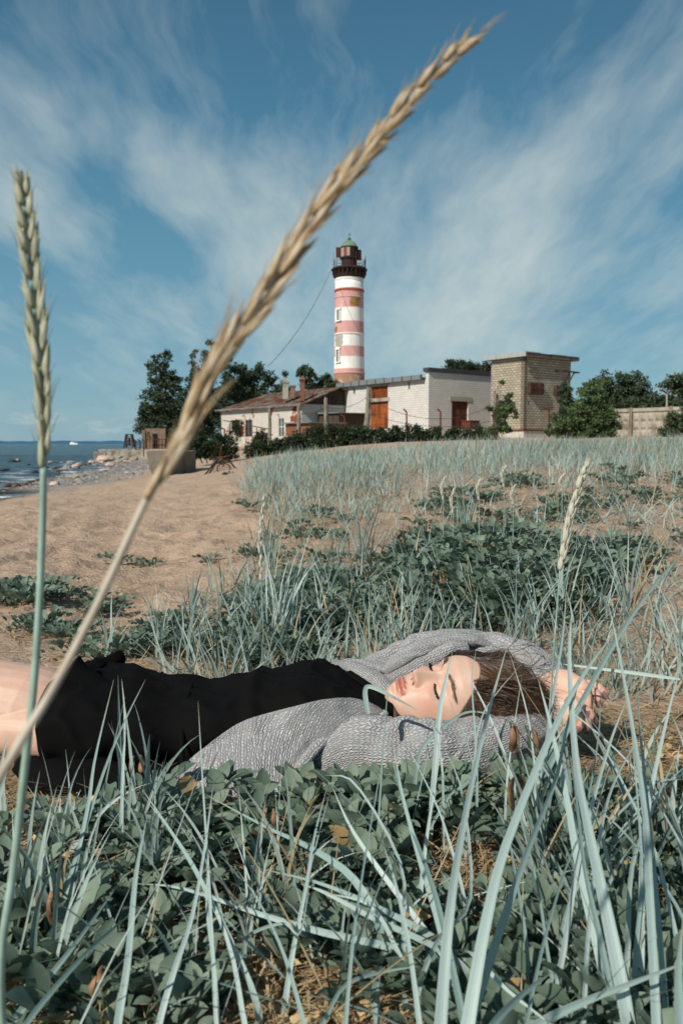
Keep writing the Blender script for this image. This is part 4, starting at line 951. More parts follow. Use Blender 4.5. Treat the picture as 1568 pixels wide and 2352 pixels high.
# --- ribbons -------------------------------------------------------------
def ribbons(root,az,lean,bend,L,Wd,K=4,yaw=None,fold=0.0,rnd=None,prof=2.2,twist=None):
    """vectorised grass blades; fold>0 adds a central rib (3 verts a row)"""
    n=len(L); yaw=az+math.pi/2 if yaw is None else yaw
    p=root.copy(); rows=[]; m=3 if fold>0 else 2
    for k in range(K+1):
        s=k/K; th=lean+bend*s*s
        wv=Wd*.5*np.clip(1-s**prof,0.02,1)*np.clip(.55+s*3,0,1)
        yw=yaw+(twist*s if twist is not None else 0)
        wx=np.cos(yw)*wv; wy=np.sin(yw)*wv
        c=p
        l=np.stack([c[:,0]-wx,c[:,1]-wy,c[:,2]],1); r=np.stack([c[:,0]+wx,c[:,1]+wy,c[:,2]],1)
        if m==3:
            nx=-np.sin(yw)*fold*wv; ny=np.cos(yw)*fold*wv
            rows+= [l,np.stack([c[:,0]+nx,c[:,1]+ny,c[:,2]-.0*wv],1),r]
        else: rows+=[l,r]
        if k<K:
            th2=lean+bend*((k+.5)/K)**2
            st=L/K; p=p+np.stack([np.sin(th2)*np.cos(az)*st,np.sin(th2)*np.sin(az)*st,np.cos(th2)*st],1)
    V=np.stack(rows,1).reshape(-1,3); nv=m*(K+1)
    f=[]
    for k in range(K):
        for j in range(m-1): a=k*m+j; f.append((a,a+1,a+m+1,a+m))
    Fq=(np.array(f)[None]+np.arange(n)[:,None,None]*nv).reshape(-1,4)
    rnd=rng.random(n) if rnd is None else rnd
    return V,Fq,np.repeat(rnd,nv)
def merge(parts):
    Vs=[];Fs=[];A=[];b=0
    for V,Fq,a in parts: Vs.append(V);Fs.append(Fq+b);A.append(a);b+=len(V)
    return np.concatenate(Vs),np.concatenate(Fs),np.concatenate(A)
def scatter(N,y0,y1,v0=-.62,v1=.62,pw=1.0):
    """points spread evenly over the picture-like measure of the ground"""
    a=rng.random(N); Y=np.exp(np.log(y0)+(np.log(y1)-np.log(y0))*a**pw); X=rng.uniform(v0,v1,N)*(Y+.25); return X,Y
# --- far and middle dune grass -------------------------------------------
X,Y=scatter(150000,1.75,34); Z=gz(X,Y); dx,dy=D(np.stack([X,Y,Z],-1))
g=grass_d(dx,dy); clump=fbm(X*1.6,Y*1.6,3,3)
dens=g*np.where(dy<1085,np.where(dx>900,.35+.65*sm(clump,.40,.55),1.0),sm(clump,.56-.34*g,.66-.26*g)); dens=np.where(dx>1700,.4,dens)
dens*=np.interp(dy,[1020,1060,1100,1200,1500],[1.0,1.0,.7,.42,.30])*np.where((pea_d(dx,dy)>.5),.55,1)
dens=np.maximum(dens,.10*g*(dy>1080)+.05*sm(dx,430,600)*(dy>1090)*(g>0.02))
keep=(rng.random(len(X))<dens)&(bodymask(X,Y)<.3)
X,Y,Z=X[keep],Y[keep],Z[keep]; n=len(X)
L=rng.uniform(.18,.46,n)*np.interp(Y,[1.8,4,12,30],[.5,.5,.78,.9])*(.45+1.1*fbm(X*.9,Y*.7,91,3)); 
wscale=np.interp(Y,[2,5,12,30],[1,1.2,2.0,3.6])
lean=np.abs(rng.normal(.15,.5,n))+.1*(Y<8); lay=rng.random(n)<np.where((Y>2.2)&(Y<9.5),.5,.1); lean=np.where(lay,rng.uniform(.9,1.4,n),lean)
az=rng.uniform(0,6.283,n)
rnd=np.clip(rng.random(n)*.6+(fbm(X*.8,Y*.6,55,3)-.3)*.9,0,.93); dead=rng.random(n)<.13; rnd=np.where(dead,1.0,rnd)
V,Fq,A=ribbons(np.stack([X,Y,Z-.01],1),az,lean,rng.uniform(.1,.9,n),L,rng.uniform(.0035,.0075,n)*wscale,4,rng.uniform(-.9,.9,n),rnd=rnd)
tag(link('dune_grass',me_np('dune_grass',V,Fq,attrs={'rnd':A}),MV['farblade']),kind='stuff')
print('far grass',n)
# --- straw litter ----------------------------------------------------------
X,Y=scatter(90000,.55,14,-.6,.6); Z=gz(X,Y); dx,dy=D(np.stack([X,Y,Z],-1))
dn=np.clip(grass_d(dx,dy)*.7+pea_d(dx,dy)*.5+.5*sm(dx,120,450)*sm(dy,1090,1180),0,1)*sm(fbm(X*2,Y*2,44,3),.38,.6)+np.where(Y<1.75,.85,0)+.07+.10*(Y>2)*(Y<11)
keep=(rng.random(len(X))<dn); X,Y,Z=X[keep],Y[keep],Z[keep]; n=len(X)
V,Fq,A=ribbons(np.stack([X,Y,Z+rng.uniform(0,.006,n)],1),rng.uniform(0,6.3,n),rng.normal(1.5,.12,n),rng.uniform(-.3,.3,n),rng.uniform(.02,.13,n),rng.uniform(.0014,.0042,n)*np.interp(Y,[1,5,14],[1,1.4,2.6]),3,rng.uniform(0,6.3,n))
tag(link('straw_litter',me_np('straw_litter',V,Fq,attrs={'rnd':A}),MV['straw']),kind='stuff')
# --- sea pea ----------------------------------------------------------------
def leaflet(hi=True):
    """unit leaflet along +x, 1 long"""
    ts=np.linspace(0,1,6 if hi else 4); V=[];f=[]
    for t in ts:
        w_=.31*math.sin(math.pi*min(1,max(.0,t))**.85)**.75 if 0<t<1 else .015
        V+=[(t,-w_,.10*w_/.3-.10*(t-.5)**2*2),(t,0,-.10*(t-.5)**2*2),(t,w_,.10*w_/.3-.10*(t-.5)**2*2)]
    for k in range(len(ts)-1):
        for j in range(2): a=k*3+j; f.append((a,a+3,a+4,a+1))
    return np.array(V),np.array(f)
LH,LHf=leaflet(True); LL,LLf=leaflet(False)
def leaves_at(pos,dirv,upv,size,base=(LH,LHf),rnd=None,wid=1.0):
    B,f=base; d=dirv/np.linalg.norm(dirv,axis=1)[:,None]; s=np.cross(upv,d); s/=np.linalg.norm(s,axis=1)[:,None]+1e-9; u=np.cross(d,s)
    V=pos[:,None]+size[:,None,None]*(d[:,None]*B[None,:,0:1]+s[:,None]*B[None,:,1:2]*wid+u[:,None]*B[None,:,2:3]); n=len(pos)
    Fq=(f[None]+np.arange(n)[:,None,None]*len(B)).reshape(-1,4)
    return V.reshape(-1,3),Fq,np.repeat(rng.random(n) if rnd is None else rnd,len(B))
def pea_plant(ns,R0,H,ls,npair,r_):
    """returns leaflet arrays + stem polylines, around origin"""
    P0=[];Dv=[];U=[];S=[];st=[]
    for i in range(ns):
        a=r_.uniform(0,6.283); ln=R0*r_.uniform(.6,1.2); h=H*r_.uniform(.5,1.2)
        pts=[np.array([0,0,0.0])+np.array([math.cos(a),math.sin(a),0])*.01]
        for k in range(1,7):
            t=k/6; a2=a+r_.uniform(-.25,.25); pts.append(np.array([math.cos(a2)*ln*t,math.sin(a2)*ln*t,h*math.sin(t*1.9)+.006]))
        pts=spline(pts,npair+2); st.append(pts)
        for k in range(1,npair+2):
            t=pts[min(k+0,len(pts)-1)]-pts[k-1]; t/=np.linalg.norm(t)+1e-9; s=np.cross(t,(0,0,1)); s/=np.linalg.norm(s)+1e-9
            sz=ls*r_.uniform(.65,1.1)*(1.0 if k<npair else .75)
            for sg in (-1,1):
                d=s*sg*r_.uniform(.5,1.0)+t*r_.uniform(.3,.9)+np.array([0,0,r_.uniform(.0,1.0)])
                P0.append(pts[k]); Dv.append(d); U.append(np.array([r_.uniform(-.5,.5),r_.uniform(-.5,.5),1.0])+t*r_.uniform(-.8,.3)); S.append(sz)
            if k==npair+1: P0.append(pts[k]);Dv.append(t+np.array([0,0,.5]));U.append(np.array([0.1,0,1.0]));S.append(sz)
    return np.array(P0),np.array(Dv),np.array(U),np.array(S),st
def stem_mesh(st,r=.0013,n=4):
    mb=MB()
    for pts in st: mb.tube(pts,np.linspace(r,r*.6,len(pts)),n,cap=False)
    return mb
pod_m=simple('reddish_pod',(.15,.06,.035),.6,.5,40,col2=(.24,.14,.075)); fl_m=simple('purple_flower',(.20,.045,.13),.6,.4,80,col2=(.38,.2,.34))
protos=[]
for k in range(6):
    r_=random.Random(100+k); a=pea_plant(6,.12,.055,.046,5,r_); V,Fq,A=leaves_at(*a[:4],rnd=np.array([r_.random()*.94 if r_.random()<.985 else 1.0 for _ in range(len(a[3]))]))
    fm_=me_np('foliage',V,Fq,attrs={'rnd':A}); fm_.materials.append(MV['pea'])
    mb=stem_mesh(a[4]); me=bpy.data.meshes.new('stem'); me.from_pydata(mb.v,[],mb.f); me.materials.append(MV['stem']); protos.append((fm_,me))
def place_pea(x,y,s,k,rz,label='low grey-green beach pea plant with oval leaves among the foreground grass blades',group='beach pea plants in the foreground',z=None):
    e=bpy.data.objects.new('beach_pea_plant',None); e.empty_display_size=.05; COL.objects.link(e)
    e.location=(x,y,(g1(x,y) if z is None else z)-.004); e.scale=(s,s,s); e.rotation_euler=(0,0,rz); tag(e,label,'plant',group)
    for nm,me in zip(('foliage','stem'),protos[k]): o=bpy.data.objects.new(nm,me); COL.objects.link(o); o.parent=e
    return e
# foreground individuals
r_=random.Random(11); cnt=0; pts_=[]
for t in range(2600):
    y=r_.uniform(.62,1.33); x=r_.uniform(-.5,.5)*(y*.92+.04)
    dx,dy=D(np.array([x,y,0.0])); 
    den=.60*float(sm(fbm(np.array(x*5.5),np.array(y*7.0),88,2),.40,.54))
    den=max(den,.62*min(1,float(ell(dx,dy,170,2200,170,130))),.6*min(1,float(ell(dx,dy,620,1960,200,110))),.5*min(1,float(ell(dx,dy,1150,1760,90,110))))
    den=min(den,1-.95*float(ell(dx,dy,1000,2080,190,150))) if True else den
    den=min(den,1-.9*float(ell(dx,dy,640,2090,110,90)),1-.8*float(ell(dx,dy,210,1990,70,60)),1-.9*float(ell(dx,dy,1250,2230,200,140)),1-.85*float(ell(dx,dy,1500,1800,120,260)),1-.7*float(ell(dx,dy,100,1950,120,90)))
    if bodymask(np.array(x),np.array(y))>.35 or (x<.17 and y>1.13+.09*(x>-.1)): continue
    if r_.random()>den: continue
    if (-.36<x<.17 and y>1.20) or any((x-a)**2+(y-b)**2<.055**2 for a,b in pts_): continue
    pts_.append((x,y)); 
for i,(x,y) in enumerate(pts_):
    nearbody=y>1.12
    place_pea(x,y,r_.uniform(.62,1.0)*(1.0 if nearbody else .85)*(1.1 if y<.95 else 1),i%6,r_.uniform(0,6.3))
print('pea plants',len(pts_))
# background pea cover (uncountable)
X,Y=scatter(9500,1.66,9); Z=gz(X,Y); dx,dy=D(np.stack([X,Y,Z],-1)); pdv=pea_d(dx,dy)
keep=(rng.random(len(X))<pdv*1.3*sm(fbm(X*5,Y*5,61,2),.30-.12*pdv,.45-.12*pdv)*np.interp(Y,[1.6,2.5,9],[.75,.6,.35]))&(bodymask(X,Y)<.3)
parts=[];stems=[]
pr5=[pea_plant(5,.11,.045,.034,4,random.Random(300+k)) for k in range(12)]
for i in np.where(keep)[0]:
    a=pr5[i%12]; rz=random.uniform(0,6.3); c_,s_=math.cos(rz),math.sin(rz); M3=np.array([[c_,-s_,0],[s_,c_,0],[0,0,1]]); sc=random.uniform(.7,1.2)*np.interp(Y[i],[1.6,4,9],[.8,1.25,1.6])*(.6+.7*min(1,pdv[i]))
    p0=np.array([X[i],Y[i],Z[i]-.005])
    parts.append(leaves_at(a[0]@M3.T*sc+p0,a[1]@M3.T,a[2]@M3.T,a[3]*sc,base=(LL,LLf),rnd=rng.random(len(a[3]))**1.1*np.where(rng.random(len(a[3]))<.98,.93,1.1)))
V,Fq,A=merge(parts); tag(link('beach_pea_cover',me_np('beach_pea_cover',V,Fq,attrs={'rnd':np.clip(A,0,1)}),MV['pea']),kind='stuff'); print('bg pea',keep.sum())
# flowers and pods
def flower(dx,dy,Y,label):
    p=P(dx,dy,Y); e=thing('pea_flower',label,'flower',tuple(p)); mb=MB(p); r_=random.Random(int(dx))
    for k in range(9):
        a=k/9*6.28; q=p+np.array([math.cos(a)*.007,math.sin(a)*.007,.006*math.sin(k*2.1)]); d=np.array([math.cos(a),math.sin(a),.5]); 
        V,f,_=leaves_at(q[None],d[None],np.array([[0,0,1.0]]),np.array([.016]),wid=1.6); mb.add(V,[tuple(x) for x in f])
    mb.build('petals',fl_m,e,smooth=True); mb=MB(p); b=np.array([p[0],p[1],g1(p[0],p[1])]); mb.tube([b,p],.0015,5); mb.build('stalk',MV['stem'],e)
for dx,dy,l in ((1222,1226,'dark purple pea flower head above the green patch, upper one'),(1218,1355,'pale pinkish pea flower low on the green patch'),(1362,1248,'small faded pea flower at the sand edge of the right patch')):
    Y=onground(dx,dy+30); flower(dx,dy,Y*.99,l)
def pods(dx,dy,Y,k,label,s=1.0,seed=1):
    p=P(dx,dy,Y); e=thing('seed_pod_cluster',label,'seed pods',tuple(p)); r_=random.Random(seed)
    for i in range(k):
        a=r_.uniform(0,6.28); q=p+np.array([math.cos(a)*.012*s,math.sin(a)*.012*s,0]); ln=.045*s*r_.uniform(.7,1.1)
        path=[q,q+np.array([.006*math.cos(a),.006*math.sin(a),-ln*.4]),q+np.array([.004*math.cos(a),.0,-ln*.8]),q+np.array([0,0,-ln])]
        mb=MB(p); mb.tube(spline(path,9),np.array([.0015,.004,.0055,.0055,.006,.0055,.005,.0035,.001])*s,8,flat=.5,up=(math.cos(a),math.sin(a),0)); mb.build('pod',pod_m,e,smooth=True)
    mb=MB(p); b=np.array([p[0]+.02,p[1]+.02,g1(p[0],p[1])]); mb.tube(spline([b,(b+p)/2+(.01,0,.01),p+(0,0,.004)],6),.0016*s,5); mb.build('stalk',MV['stem'],e)
pods(1170,1665,1.12,2,'pair of brown speckled pods hanging in front of the sweater sleeve',1.0,1); pods(1205,1672,1.12,2,'brown pods right of another pair in front of the sleeve',1.0,2)
pods(1200,1790,1.0,2,'curled reddish pods lying between the pale blades at the lower right',1.1,3); pods(318,1740,1.22,3,'dry pinkish brown pods at the lower edge of the black clothing',.9,4)
pods(625,1850,1.05,2,'withered drooping pods below the sweater hem',.8,5); pods(120,2035,.86,2,'dry reddish pods above round leaves at the lower left',.9,6); pods(240,2230,.74,2,'small orange brown pods near the bottom left',.8,7)
pods(900,1395,2.35,3,'upper cluster of dark red pods in the green patch behind',1.2,8); pods(1005,1310,2.7,3,'dark red pods at the top of the green patch behind',1.2,9); pods(1035,1325,2.7,2,'smaller dark red pods right beside another cluster in the patch',1.1,10)
# --- foreground grass blades ------------------------------------------------
def ym_(path): return float(np.mean([p[2] for p in path]))
def blade_mesh(path,wpx0,label=None,fold=.35,face=None,n=16,rev=False):
    """path: list of (dx,dy,Y); wpx0 width in px at the widest"""
    pts=np.array([P(*p) for p in path]); gq=g1(pts[0][0],pts[0][1])
    if pts[0][2]-gq>.03 and not (ym_(path)>1.2 and pts[0][2]>.14):
        h_=pts[0][2]-gq; dr=pts[0]-pts[1]; dr[2]=min(dr[2],-.3*np.linalg.norm(dr)); dr/=np.linalg.norm(dr); k_=min(h_*.6,.05); mid=pts[0]+dr*k_+np.array([0,0,-k_*.3]); base_=np.array([mid[0]+dr[0]*h_*.15,mid[1]+dr[1]*h_*.15,gq-.005]); pts=np.vstack([base_,(base_+mid)/2*1.0,mid,pts]) if mid[2]-gq>.02 else np.vstack([base_,pts])
    ym=np.mean([p[2] for p in path]); w_=wpx0*.95*ym/F
    n=n+6; q=spline(pts,n); T=np.gradient(q,axis=0); T/=np.linalg.norm(T,axis=1)[:,None]
    a=random.uniform(-.7,.7) if face is None else face
    view=np.array([math.sin(a),-math.cos(a),.25]); rows=[]
    for i in range(n):
        s=i/(n-1); wv=w_*.5*max(.03,(1-s**2.0)**.8)*min(1,.6+s*2.5)*(1+.06*math.sin(s*9+w_*900))
        ws=np.cross(T[i],view); ws/=np.linalg.norm(ws)+1e-9; nn=np.cross(ws,T[i])
        rows+=[q[i]-ws*wv+nn*fold*wv*.5,q[i]-ws*wv*.5+nn*fold*wv*.35,q[i]-nn*fold*wv*.15,q[i]+ws*wv*.5+nn*fold*wv*.25,q[i]+ws*wv+nn*fold*wv*.55]
    V=np.array(rows); Fq=np.array([(k*5+j,k*5+j+1,k*5+j+6,k*5+j+5) for k in range(n-1) for j in range(4)])
    uv=np.stack([np.tile(np.linspace(0,1,5),n),np.repeat(np.linspace(0,1,n),5)],1)
    return V,Fq,uv
bm_=M_('foreground_grass_blade',.45,.35); uvn=bm_.n('TexCoord').outputs['UV']
st_=bm_.noise(1.0,bm_.vmul(uvn,(11,.7,1)),3,.6); oi=bm_.n('ObjectInfo').outputs['Random']
base=bm_.mix(oi,(.24,.36,.335),(.56,.67,.65)); base=bm_.mix(.5,base,bm_.ramp(st_,[(.35,(.50,.60,.58)),(.62,(1.08,1.06,1.02))]),'MULTIPLY')
spo=bm_.n('MapRange',{0:bm_.noise(55,bm_.coord(),4,.7),1:.66,2:.74,3:0.0,4:.8}).outputs[0]
base=bm_.mix(spo,base,(.22,.22,.12)); sx=bm_.n('SeparateXYZ',{0:uvn}).outputs
tipf=bm_.n('MapRange',{0:sx[1],1:.9,2:1.0,3:0.0,4:.7}).outputs[0]; base=bm_.mix(tipf,base,(.45,.36,.2))
bm_.set('Base Color',base); trn=bm_.n('BsdfTranslucent',{'Color':base}); mxx=bm_.n('MixShader',{0:.2,1:bm_.b.outputs[0],2:trn.outputs[0]}); bm_.nt.links.new(mxx.outputs[0],bm_.out.inputs[0])
bm_.bump(st_,.4,.001)
def tuft(label,blades,group=None,nm='lyme_grass_tuft'):
    b0=P(*blades[0][0][0]); org=np.array([b0[0],b0[1],g1(b0[0],b0[1])])
    e=thing(nm,label,'grass tuft',tuple(org),group)
    for path,w_,*r in blades:
        V,Fq,uv=blade_mesh(path,w_,face=r[0] if r else None); me=me_np('blade',V-org,Fq,uv=uv,smooth=False); link('blade',me,bm_.m,e)
    return e
Z4=lambda x,y:(746+x*.524,1665+y*.524)
Z3=lambda x,y:(x*.5125,1722+y*.5125)
ZF=lambda x,y:(775+.4027*x,1407+.4027*y)
tuft('tall clump whose broadest pale blade crosses the sleeve and hair, right of centre',[
  ([(1012,2330,.66),(1030,2110,.70),(1062,1900,.80),(1113,1665,.95),(1165,1479,1.05)],31,.1),
  ([(1075,2345,.66),(1115,2120,.71),(1165,1930,.78),(1275,1665,.93),(1345,1540,1.02),(1408,1455,1.10)],30,-.3),
  ([(1083,2330,.68),(1135,2170,.72),(1212,1948,.80),(1275,1790,.90),(1301,1665,.96),(1330,1560,1.0)],27,.3),
  ([(1060,2330,.70),(1000,2060,.80),(930,1860,.95),(888,1690,1.05)],20,.2),
  ([(1010,2130,.80),(960,1960,.88),(925,1830,.96),(900,1700,1.05)],19,-.2),
  ([(960,2330,.68),(935,2150,.74),(905,2020,.80),(880,1940,.86)],17,.0),
  ([(1010,2150,.78),(1080,2060,.84),(1060,1820,.92),(1010,1700,1.0)],15,.3)])
tuft('low sprawling clump with blades lying flat toward the left, below the sweater',[
  ([(1008,2163,.80),(900,2100,.81),(746,2032,.83),(600,1995,.84)],22,.1),
  ([(914,2180,.79),(746,2142,.80),(600,2100,.82),(420,2040,.86),(307,2029,.9)],22,.2),
  ([(1000,2175,.79),(860,2110,.80),(746,2050,.82),(690,2030,.84)],20,.4),
  ([(915,2190,.78),(850,2080,.8),(740,2050,.82)],18,.1),
  ([(866,2360,.72),(862,2268,.75),(880,2190,.80),(905,2165,.80),(960,2180,.78)],22,.1),
  ([(746,2340,.70),(795,2260,.72),(890,2230,.74),(960,2220,.74)],18,.4),
  ([(1000,2170,.80),(880,2010,.85),(805,1900,.9),(760,1800,.98)],18,.1)])
tuft('leaning right hand clump with a wide blade rising past the hands',[
  ([(1440,2350,.68),(1400,2140,.72),(1354,1927,.80),(1325,1780,.88),(1312,1640,.96),(1306,1500,1.02),(1312,1400,1.06)],30,.1),
  ([(1415,2350,.69),(1375,2150,.74),(1340,1990,.80),(1318,1800,.9),(1300,1690,.98)],22,.3),
  ([(1405,2330,.72),(1330,2000,.82),(1300,1830,.9),(1262,1660,1.0),(1235,1560,1.08)],20,-.3),
  ([(1250,2330,.72),(1290,2200,.76),(1330,1960,.83),(1395,1720,.95),(1440,1600,1.0)],19,.2)])
tuft('upright clump of narrow blue green blades at the far right edge',[
  ([(1505,2350,.68),(1490,2060,.76),(1480,1875,.84),(1450,1665,.96),(1420,1500,1.05),(1395,1380,1.1)],22,.0),
  ([(1528,2350,.70),(1500,2000,.8),(1470,1700,.97),(1462,1560,1.05)],19,.3),
  ([(1470,2200,.76),(1480,1900,.88),(1530,1650,1.0),(1565,1520,1.08)],19,-.2),
  ([(1560,2360,.60),(1556,2240,.62),(1566,2120,.64)],44,.1),
  ([(1540,2100,.8),(1500,1950,.86),(1420,1780,.95),(1370,1690,1.0)],14,.1),
  ([(1440,2180,.78),(1450,1990,.85),(1500,1850,.92),(1568,1700,1.0)],18,.1)])
tuft('broad horizontal blade lying across the bottom right corner',[
  ([(1235,2352,.66),(1340,2300,.67),(1470,2250,.68),(1600,2200,.69)],33,.1),([(1081,2189,.76),(1160,2270,.7),(1290,2372,.64)],20,.2),([(1120,2370,.62),(1190,2290,.66),(1270,2230,.7)],40,.4)])
tuft('mixed narrow blades rising between the two widest clumps at the lower right',[
  ([(1207,2352,.66),(1259,2121,.74),(1333,1916,.84),(1438,1822,.9)],14,.2),([(1296,2330,.70),(1265,2240,.73),(1233,2032,.82),(1197,1890,.9),(1180,1790,.97)],12,.0),
  ([(1338,2350,.68),(1354,2084,.77),(1385,1875,.87),(1422,1770,.93),(1500,1640,1.0)],16,.2),([(1458,2190,.76),(1472,1980,.84),(1448,1665,.98)],17,.0),([(1029,1927,.92),(997,1838,.96),(924,1691,1.04)],9,.2),
  ([(982,1905,.94),(1003,1770,1.0),(1016,1640,1.06)],11,.0),([(925,2140,.8),(918,1980,.86),(815,1800,.96),(746,1780,.98)],13,.3),([(1190,2050,.82),(1160,1900,.9),(1120,1830,.95)],10,.1),([(1230,1790,1.08),(1210,1640,1.15),(1170,1500,1.2)],9,.1),
  ([(1340,1890,.9),(1372,1700,1.0),(1380,1560,1.08)],10,.2),([(1540,1900,.9),(1450,1760,1.0),(1330,1650,1.08),(1250,1600,1.12)],9,.3),([(1560,1560,1.3),(1450,1545,1.32),(1330,1530,1.35),(1290,1525,1.36)],9,.2),
  ([(1340,2000,.85),(1400,1890,.9),(1500,1800,.94),(1568,1790,.95)],12,.3),([(1500,2000,.83),(1420,1900,.88),(1330,1830,.92)],12,.4)])
tuft('long single grey green blade running up to the right above the hands',[
  ([(1240,1800,1.18),(1330,1620,1.25),(1420,1460,1.34),(1500,1345,1.42),(1580,1255,1.5)],20,.2),([(1245,1800,1.18),(1262,1640,1.25),(1290,1470,1.33),(1300,1350,1.4)],13,.1)],nm='lyme_grass_tuft')
tuft('slim blades crossing the face and sleeve in the centre',[
  ([ (990,1860,1.12),(1008,1640,1.17),(1024,1560,1.2),(1038,1500,1.22)],15,.1),([(955,1850,1.1),(1012,1605,1.2)],7,.1),([(1090,1690,1.15),(1083,1560,1.2),(1093,1490,1.22)],7,.1),
  ([(1030,1830,1.1),(1085,1760,1.12),(1025,1590,1.22)],8,.1),([(960,1632,1.24),(900,1600,1.24),(850,1577,1.25),(838,1590,1.25),(845,1640,1.24)][::-1],13,.1),
  ([(1085,1780,1.1),(1108,1640,1.15),(1200,1520,1.2)],8,.2),([(872,1830,1.1),(885,1640,1.2),(896,1545,1.25)],6,.1),([(1030,1660,1.17),(1070,1636,1.18),(1110,1637,1.18),(1145,1650,1.18)],9,.1),
  ([(1000,1690,1.13),(980,1630,1.2)],6,.1),([(1175,1700,1.12),(1198,1550,1.18)],6,.0)])
tuft('thin upright blades in front of the black clothing, left of centre',[
  ([(497,2351,.68),(480,2029,.8),(466,1800,.95),(455,1610,1.08)],11,.1),([(364,2360,.68),(400,2230,.71),(441,2106,.76),(470,1950,.84),(490,1800,.95)],15,.1),([(553,2209,.76),(450,2000,.84),(380,1890,.93),(328,1814,1.0)],16,.2),
  ([(270,2360,.69),(295,2200,.73),(313,2009,.81),(338,1876,.9)],21,.1),([(30,2351,.7),(100,2260,.73),(179,2160,.77),(280,2020,.86)],20,.2),
  ([(174,1990,.9),(205,1840,.96),(220,1737,1.02),(262,1560,1.15)],14,.1),([(170,1985,.9),(240,1770,1.0),(290,1650,1.1),(335,1560,1.16)],11,.1),([(282,1790,1.1),(287,1650,1.15),(280,1560,1.18)],11,.1)])
tuft('clump of straight crossing blades at the bottom centre',[
  ([(676,2168,.78),(702,2040,.82),(722,1920,.88),(753,1799,.98)],14,.0),([(803,2009,.86),(700,1940,.93),(615,1901,.99),(471,1824,1.1)],20,.2),([(500,2360,.68),(490,2200,.73),(475,2080,.79),(480,1960,.86)],17,-.1),
  ([(700,2360,.66),(655,2200,.72),(600,2080,.79),(540,1990,.88)],14,.1),([(650,2120,.79),(690,2140,.78),(715,1990,.84)],10,.1),([(60,2352,.66),(160,2230,.70),(240,2150,.74),(330,2075,.8)],20,.3),
  ([(793,2352,.68),(815,2120,.76),(850,1900,.9),(887,1695,1.04)],12,.1),([(560,2340,.68),(520,2150,.76),(430,1960,.88),(330,1830,1.0)],15,.1)])
# random foreground tufts
r_=random.Random(23)
def rtuft(x,y,nb,L0,label,group,azm=None,w0=.0078,nm='lyme_grass_tuft'):
    z=g1(x,y); n=nb; az=np.array([r_.uniform(0,6.28) for _ in range(n)]) if azm is None else np.array([r_.gauss(azm,.9) for _ in range(n)])
    root=np.array([[r_.uniform(-.015,.015),r_.uniform(-.015,.015),-.005] for _ in range(n)])
    L=np.array([L0*r_.uniform(.55,1.15) for _ in range(n)]); lean=np.array([abs(r_.gauss(.1,.28)) for _ in range(n)])
    V,Fq,A=ribbons(root,az,lean,np.array([r_.uniform(.1,.9) for _ in range(n)]),L,np.array([w0*r_.uniform(.6,1.3) for _ in range(n)]),9,np.array([r_.uniform(-.8,.8) for _ in range(n)]),fold=.5,rnd=np.array([r_.random()*.93 if r_.random()<.93 else 1.0 for _ in range(n)]),twist=np.array([r_.uniform(-1,1) for _ in range(n)]))
    o=link(nm,me_np(nm,V,Fq,attrs={'rnd':A}),MV['blade'],loc=(x,y,z)); return tag(o,label,'grass tuft',group)
for i in range(14):
    y=r_.uniform(.72,1.17); x=-r_.uniform(.24,.47)*y*1.0
    rtuft(x,y,r_.randint(3,7),r_.uniform(.13,.22),'small tuft of narrow blue green blades at the lower left of the picture','grass tufts at the lower left')
for i in range(8):
    y=r_.uniform(.7,1.08); x=r_.uniform(-.22,.14)*y
    rtuft(x,y,r_.randint(3,6),r_.uniform(.12,.22),'short sparse tuft of grey green blades below the sleeping figure','grass tufts at the bottom centre',w0=.005)
for i in range(17):
    y=r_.uniform(.75,1.5); x=r_.uniform(.20,.46)*y
    if bodymask(np.array(x),np.array(y))>.4: continue
    rtuft(x,y,r_.randint(4,8),r_.uniform(.14,.29),'tuft of long pale blue green blades at the right side of the foreground','grass tufts at the lower right')
for i in range(44):
    y=r_.uniform(1.66,2.9); x=r_.uniform(-.25,.45)*y
    dxx,dyy=D(np.array([x,y,0])); 
    if x<-.12*y and r_.random()<.5: continue
    rtuft(x,y,r_.randint(4,10),r_.uniform(.10,.22),'tuft of pale blades growing just behind the lying figure','grass tufts behind the figure',w0=.006)
rtuft(-.26,1.70,9,.2,'tuft of pale blades growing just behind the lying figure','grass tufts behind the figure'); 
for dxq,dyq,nb,Lq in ((620,1490,22,.30),(650,1490,16,.34),(250,1520,10,.2),(420,1500,12,.16),(1290,1440,14,.34),(1440,1420,14,.38),(1180,1500,8,.3),(1070,1230,12,.3),(620,1300,16,.3),(830,1300,12,.3)):
    Yq=onground(dxq,dyq); p=P(dxq,dyq,Yq); rtuft(p[0],p[1],nb,Lq*(1 if Yq<2.5 else 1.2),'larger tuft of pale blades standing out behind the figure','grass tufts behind the figure',w0=.007)
